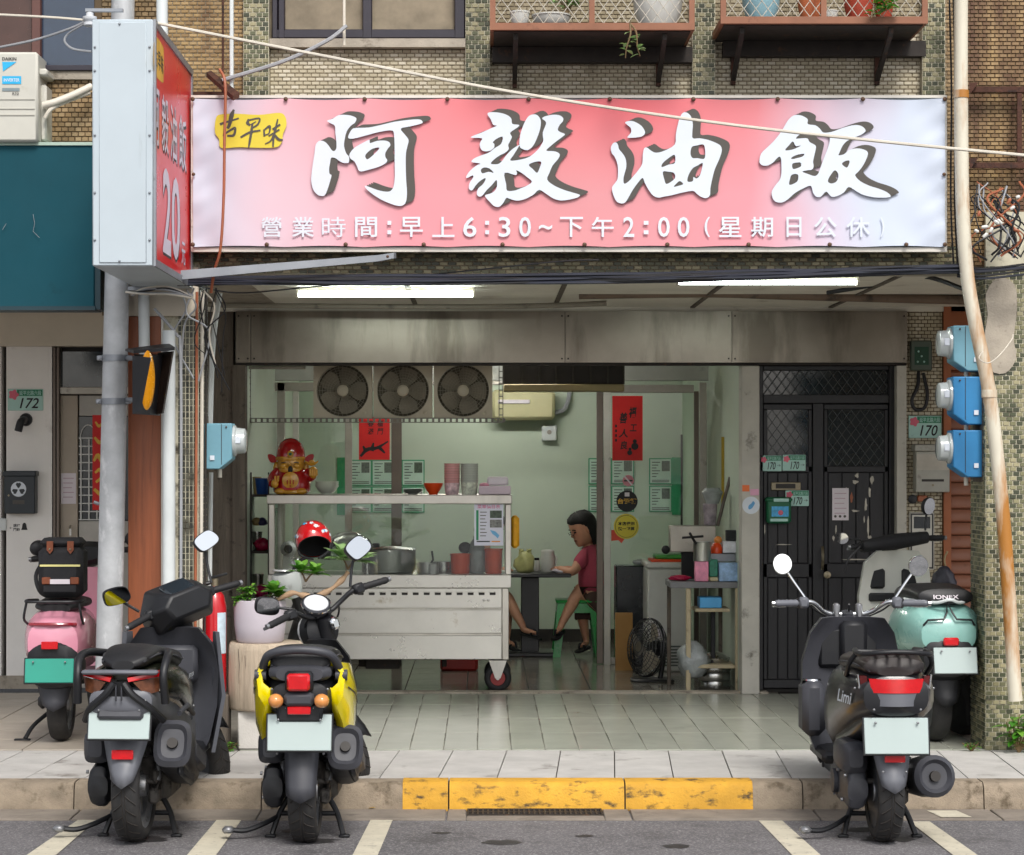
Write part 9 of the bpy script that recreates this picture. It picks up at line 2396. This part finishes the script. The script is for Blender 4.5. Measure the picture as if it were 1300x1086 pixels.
# ------------------------------------------------------------------ people
def skin_mesh(name,joints,edges,mat,parent,sub=2,root=None):
 names = list(joints);idx = {k: i for i,k in enumerate(names)}
 me = bpy.data.meshes.new(name)
 inv = WMX[parent.name].inverted()
 me.from_pydata([tuple(inv @ Vector(joints[k][0])) for k in names],[(idx[a],idx[b2]) for a,b2 in edges],[])
 me.materials.append(mat)
 o = bpy.data.objects.new(name,me);COL.objects.link(o);o.parent = parent;WMX[o.name] = WMX[parent.name]
 md = o.modifiers.new('skin','SKIN');md.use_smooth_shade = True
 for k in names:
  r_ = joints[k][1];r_ = r_ if isinstance(r_,tuple) else (r_,r_)
  me.skin_vertices[0].data[idx[k]].radius = r_
  me.skin_vertices[0].data[idx[k]].use_root = (k == (root or names[0]))
 if sub:
  sm = o.modifiers.new('subdivision','SUBSURF');sm.levels = sub;sm.render_levels = sub
 return o
m['skin_tan'] = MT('tan_skin','#d09a7c',.5,var=.1,scale=12)
m['hair'] = MT('black_hair','#120e0d',.75,var=.3,scale=30,stretch=(1,1,.2))
# woman on the green stool, turned to the table
SPE = 160.0;yp0 = YD(SPE)+.2
V = lambda px,py,dy=0.0: Vector((X(px,SPE),yp0+dy,Z(py,SPE)))
wo = thing('person','person in a pink shirt and dark shorts seated cross-legged at the table','person',(X(745,SPE),yp0,FLOOR))
Jw = {'pelvis': (V(756,762),(.13,.12)),'belly': (V(757,745),(.115,.105)),'chest': (V(754,716),(.125,.12)),'neck': (V(749,697),.05),'nape': (V(745,686),.046),
      'ls': (V(742,706,-.12),.06),'le': (V(727,728,-.17),.038),'lw': (V(711,723,-.1),.024),'lh': (V(705,722,-.06),(.026,.014)),
      'rs': (V(752,706,.13),.06),'re': (V(734,728,.2),.038),'rw': (V(716,724,.14),.024),'rh': (V(710,724,.1),(.026,.014)),
      'lhip': (V(753,766,-.1),.09),'lk': (V(734,753,-.12),.06),'lsh': (V(724,772,-.17),.05),'la': (V(713,792,-.2),.03),'lheel': (V(712,797,-.2),.028),'lt': (V(705,803,-.26),(.03,.016)),
      'rhip': (V(755,768,.08),.09),'rk': (V(737,766,-.02),.058),'rsh': (V(741,788,-.04),.048),'ra': (V(745,812,-.03),.029),'rheel': (V(746,819,-.03),.027),'rt': (V(737,822,-.09),(.03,.015))}
E_ = [('pelvis','belly'),('belly','chest'),('chest','neck'),('neck','nape'),('chest','ls'),('ls','le'),('le','lw'),('lw','lh'),('chest','rs'),('rs','re'),('re','rw'),('rw','rh'),
      ('pelvis','lhip'),('lhip','lk'),('lk','lsh'),('lsh','la'),('la','lheel'),('lheel','lt'),('pelvis','rhip'),('rhip','rk'),('rk','rsh'),('rsh','ra'),('ra','rheel'),('rheel','rt')]
def fingers(J,E,wrist,hand,dirv,side,L=.032,r=.0085,tag_='l'):
 """four fingers and a thumb leaving the palm"""
 d = dirv.normalized();sd = side.normalized()
 for i in range(4):
  k0,k1,k2 = f'{tag_}f{i}a',f'{tag_}f{i}b',f'{tag_}f{i}c'
  ln = L*(.85,1.0,.95,.75)[i]
  b0 = J[hand][0]+d*.02+sd*(i-1.5)*.017
  J[k0] = (b0,r);J[k1] = (b0+d*ln-Vector((0,0,.006)),r*.9);J[k2] = (b0+d*ln*1.7-Vector((0,0,.022)),r*.75)
  E += [(hand,k0),(k0,k1),(k1,k2)]
 t0 = J[wrist][0].lerp(J[hand][0],.55)
 J[f'{tag_}t1'] = (t0-sd*.035+d*.01,r*1.1);J[f'{tag_}t2'] = (t0-sd*.042+d*.04-Vector((0,0,.008)),r*.9)
 J[f'{tag_}pm'] = (t0,(.024,.014));E += [(f'{tag_}pm',f'{tag_}t1'),(f'{tag_}t1',f'{tag_}t2'),(wrist,f'{tag_}pm')]
fingers(Jw,E_,'lw','lh',Vector((-.9,.35,-.05)),Vector((.35,.9,0)),tag_='l');fingers(Jw,E_,'rw','rh',Vector((-.95,-.2,0)),Vector((-.2,.95,0)),tag_='r')
skin_mesh('body',Jw,E_,m['skin_tan'],wo,2,'pelvis')
def head_mesh(parent,c,yaw,pitch,hairlen=.1,mat=None,hm_=None):
 """head with brow, nose, lips, chin and ears; local +x is where the face looks"""
 Hm = Matrix.Translation(c) @ Matrix.Scale(1.1,4) @ Matrix.Rotation(R(yaw),4,'Z') @ Matrix.Rotation(R(pitch),4,'Y')
 b = MB(Hm);rings = []
 for (z,fx,bx,w) in ((-.118,.062,.0,.02),(-.112,.082,-.03,.042),(-.09,.09,-.045,.056),(-.06,.09,-.06,.066),(-.03,.09,-.08,.073),(0,.088,-.095,.077),(.03,.094,-.1,.078),(.06,.092,-.098,.076),(.09,.072,-.08,.064),(.112,.04,-.05,.04),(.12,.01,-.02,.015)):
  r_ = []
  for k in range(22):
   a = 2*math.pi*k/22;ca,sa = math.cos(a),math.sin(a)
   r_.append(Vector(((fx if ca > 0 else -bx)*math.copysign(abs(ca)**.85,ca),w*math.copysign(abs(sa)**.9,sa),z)))
  rings.append(r_)
 b.loft(rings)
 b.loft([[Vector((.086,y_,.022)) for y_ in (-.008,0,.008)],[Vector((.098,-.011,-.01)),Vector((.106,0,-.008)),Vector((.098,.011,-.01))],[Vector((.09,-.014,-.026)),Vector((.112,0,-.026)),Vector((.09,.014,-.026))],[Vector((.085,-.01,-.034)),Vector((.092,0,-.036)),Vector((.085,.01,-.034))]],True,True,False)
 hd = b.build('head',mat or m['skin_tan'],parent,sharp=180)
 for sy in (-1,1):
  MB(Hm).ball((.0,sy*.078,-.005),(.018,.009,.03),12,8).build('ear',mat or m['skin_tan'],hd)
  MB(Hm).ball((.083,sy*.031,.004),(.009,.014,.007),12,8).build('eye',m['print_dark'],hd)
  MB(Hm).tube([(.09,sy*.014,.022),(.093,sy*.032,.026),(.083,sy*.05,.02)],.004,6).build('eyebrow',m['hair'],hd)
 MB(Hm).tube([(.082,-.022,-.062),(.093,0,-.06),(.082,.022,-.062)],.006,6).build('mouth',MT('lips','#7d4038',.5),hd)
 hb = MB(Hm);rg = []
 for (z,fx,bx,w) in ((-.05-hairlen*.4,-.035,.08,.06),(-.05-hairlen*.2,-.02,.108,.08),(-.03,-.005,.114,.084),(0.0,.006,.118,.087),(.03,.03,.12,.088),(.055,.075,.116,.089),(.07,.097,.112,.088),(.095,.088,.096,.078),(.118,.055,.066,.05),(.129,.015,.02,.016)):
  r_ = []
  for k in range(26):
   a = 2*math.pi*k/26;ca,sa = math.cos(a),math.sin(a)
   r_.append(Vector((fx*ca if ca > 0 else bx*ca,(w+.003*math.sin(9*a))*sa,z+.006*math.sin(5*a+z*40))))
  rg.append(r_)
 hb.loft(rg).build('hair',hm_ or m['hair'],parent,sharp=180)
 return Hm
Hw = head_mesh(wo,V(741,672,-.02),205,22,.2)
MB(Hw).tube([(.098,-.05,.004),(.103,-.03,-.012),(.106,-.006,.0),(.106,.006,.0),(.103,.03,-.012),(.098,.05,.004)],.0022,5).build('glasses',m['print_dark'],wo)
Js = {k: (Jw[k][0],tuple(q*1.2+.014 for q in (Jw[k][1] if isinstance(Jw[k][1],tuple) else (Jw[k][1],)*2))) for k in ('pelvis','belly','chest','ls','rs')}
Js['pelvis'] = (V(756,758),(.16,.15));Js['neck'] = (V(750,700),(.085,.08))
Js['lsl'] = (Jw['ls'][0].lerp(Jw['le'][0],.75),.064);Js['rsl'] = (Jw['rs'][0].lerp(Jw['re'][0],.75),.064)
skin_mesh('shirt',Js,[('pelvis','belly'),('belly','chest'),('chest','neck'),('chest','ls'),('ls','lsl'),('chest','rs'),('rs','rsl')],MT('pink_cotton','#b0475c',.8,var=.1,scale=9,bump=.15,bscale=20),wo,2,'pelvis')
Jp = {'pelvis': (V(756,764),(.142,.132)),'lhip': (Jw['lhip'][0],.102),'lm': (Jw['lhip'][0].lerp(Jw['lk'][0],.6),.088),'rhip': (Jw['rhip'][0],.102),'rm': (Jw['rhip'][0].lerp(Jw['rk'][0],.6),.086)}
skin_mesh('shorts',Jp,[('pelvis','lhip'),('lhip','lm'),('pelvis','rhip'),('rhip','rm')],MT('brown_shorts','#4a352e',.8,var=.1),wo,2,'pelvis')
def sandal(parent,heel,toe,mat=None):
 d = (toe-heel);L = d.length+.07;d.normalize();sd = d.cross(Vector((0,0,1))).normalized();up = sd.cross(d)
 c = heel-d*.02-up*.03
 rg = []
 for k in (0,-.014):
  rg.append([c+d*L*u+sd*w_+up*k for u,w_ in ((0,-.02),(.1,-.032),(.4,-.03),(.75,-.042),(.95,-.03),(1,0),(.95,.03),(.75,.042),(.4,.03),(.1,.032),(0,.02))])
 o = MB().loft(rg).build('sandal',m['rubber'],parent)
 MB().tube(spline([c+d*L*.45+sd*.036,c+d*L*.62+up*.05,c+d*L*.8+up*.012,],4),.008,6).build('strap',m['rubber'],o);MB().tube(spline([c+d*L*.45-sd*.036,c+d*L*.62+up*.05,c+d*L*.8+up*.012],4),.008,6).build('strap',m['rubber'],o)
sandal(wo,Jw['lheel'][0],Jw['lt'][0]);sandal(wo,Jw['rheel'][0],Jw['rt'][0])
# second diner behind the cart
p2 = thing('person','person in a pale shirt hidden by the cart, one sandalled foot showing under the table','person',(X(603,SPE),yp0,FLOOR))
J2 = {'pelvis': (V(600,766),(.13,.12)),'belly': (V(604,745),(.12,.11)),'chest': (V(611,720),(.13,.115)),'neck': (V(615,697),.05),'nape': (V(618,688),.045),
      'ls': (V(613,709,.14),.055),'le': (V(622,729,.16),.038),'lw': (V(636,725,.1),.025),'lh': (V(641,724,.08),(.026,.014)),
      'rs': (V(611,709,-.14),.055),'re': (V(614,730,-.2),.04),'rw': (V(630,726,-.12),.026),'rh': (V(636,725,-.08),(.026,.014)),
      'lhip': (V(604,768,.08),.09),'lk': (V(640,762,.08),.06),'lsh': (V(644,788,.06),.05),'la': (V(644,812,.05),.03),'lheel': (V(643,818,.05),.028),'lt': (V(655,822,.0),(.03,.016)),
      'rhip': (V(604,768,-.08),.09),'rk': (V(642,755,-.06),.058),'rsh': (V(652,775,-.1),.048),'ra': (V(664,796,-.12),.03),'rheel': (V(665,801,-.12),.028),'rt': (V(682,805,-.16),(.03,.016))}
E2 = [e for e in E_ if e[0] in J2 and e[1] in J2]
fingers(J2,E2,'lw','lh',Vector((.95,-.2,0)),Vector((.2,.95,0)),tag_='l');fingers(J2,E2,'rw','rh',Vector((.95,.2,0)),Vector((-.2,.95,0)),tag_='r')
skin_mesh('body',J2,E2,m['skin_tan'],p2,2,'pelvis')
head_mesh(p2,V(622,671),-20,22,.06)
Js2 = {k: (J2[k][0],tuple(q*1.2+.014 for q in (J2[k][1] if isinstance(J2[k][1],tuple) else (J2[k][1],)*2))) for k in ('pelvis','belly','chest','ls','rs')}
Js2['neck'] = (V(614,702),(.075,.07));Js2['lsl'] = (J2['ls'][0].lerp(J2['le'][0],.6),.062);Js2['rsl'] = (J2['rs'][0].lerp(J2['re'][0],.6),.062)
skin_mesh('shirt',Js2,[('pelvis','belly'),('belly','chest'),('chest','neck'),('chest','ls'),('ls','lsl'),('chest','rs'),('rs','rsl')],MT('pale_cotton','#b7c0c0',.8,var=.06),p2,2,'pelvis')
skin_mesh('shorts',{'pelvis': (V(598,766),(.142,.132)),'lhip': (J2['lhip'][0],.1),'lm': (J2['lhip'][0].lerp(J2['lk'][0],.7),.085),'rhip': (J2['rhip'][0],.1),'rm': (J2['rhip'][0].lerp(J2['rk'][0],.7),.085)},[('pelvis','lhip'),('lhip','lm'),('pelvis','rhip'),('rhip','rm')],MT('dark_shorts','#22242b',.8),p2,2,'pelvis')
sandal(p2,J2['rheel'][0],J2['rt'][0]);sandal(p2,J2['lheel'][0],J2['lt'][0])
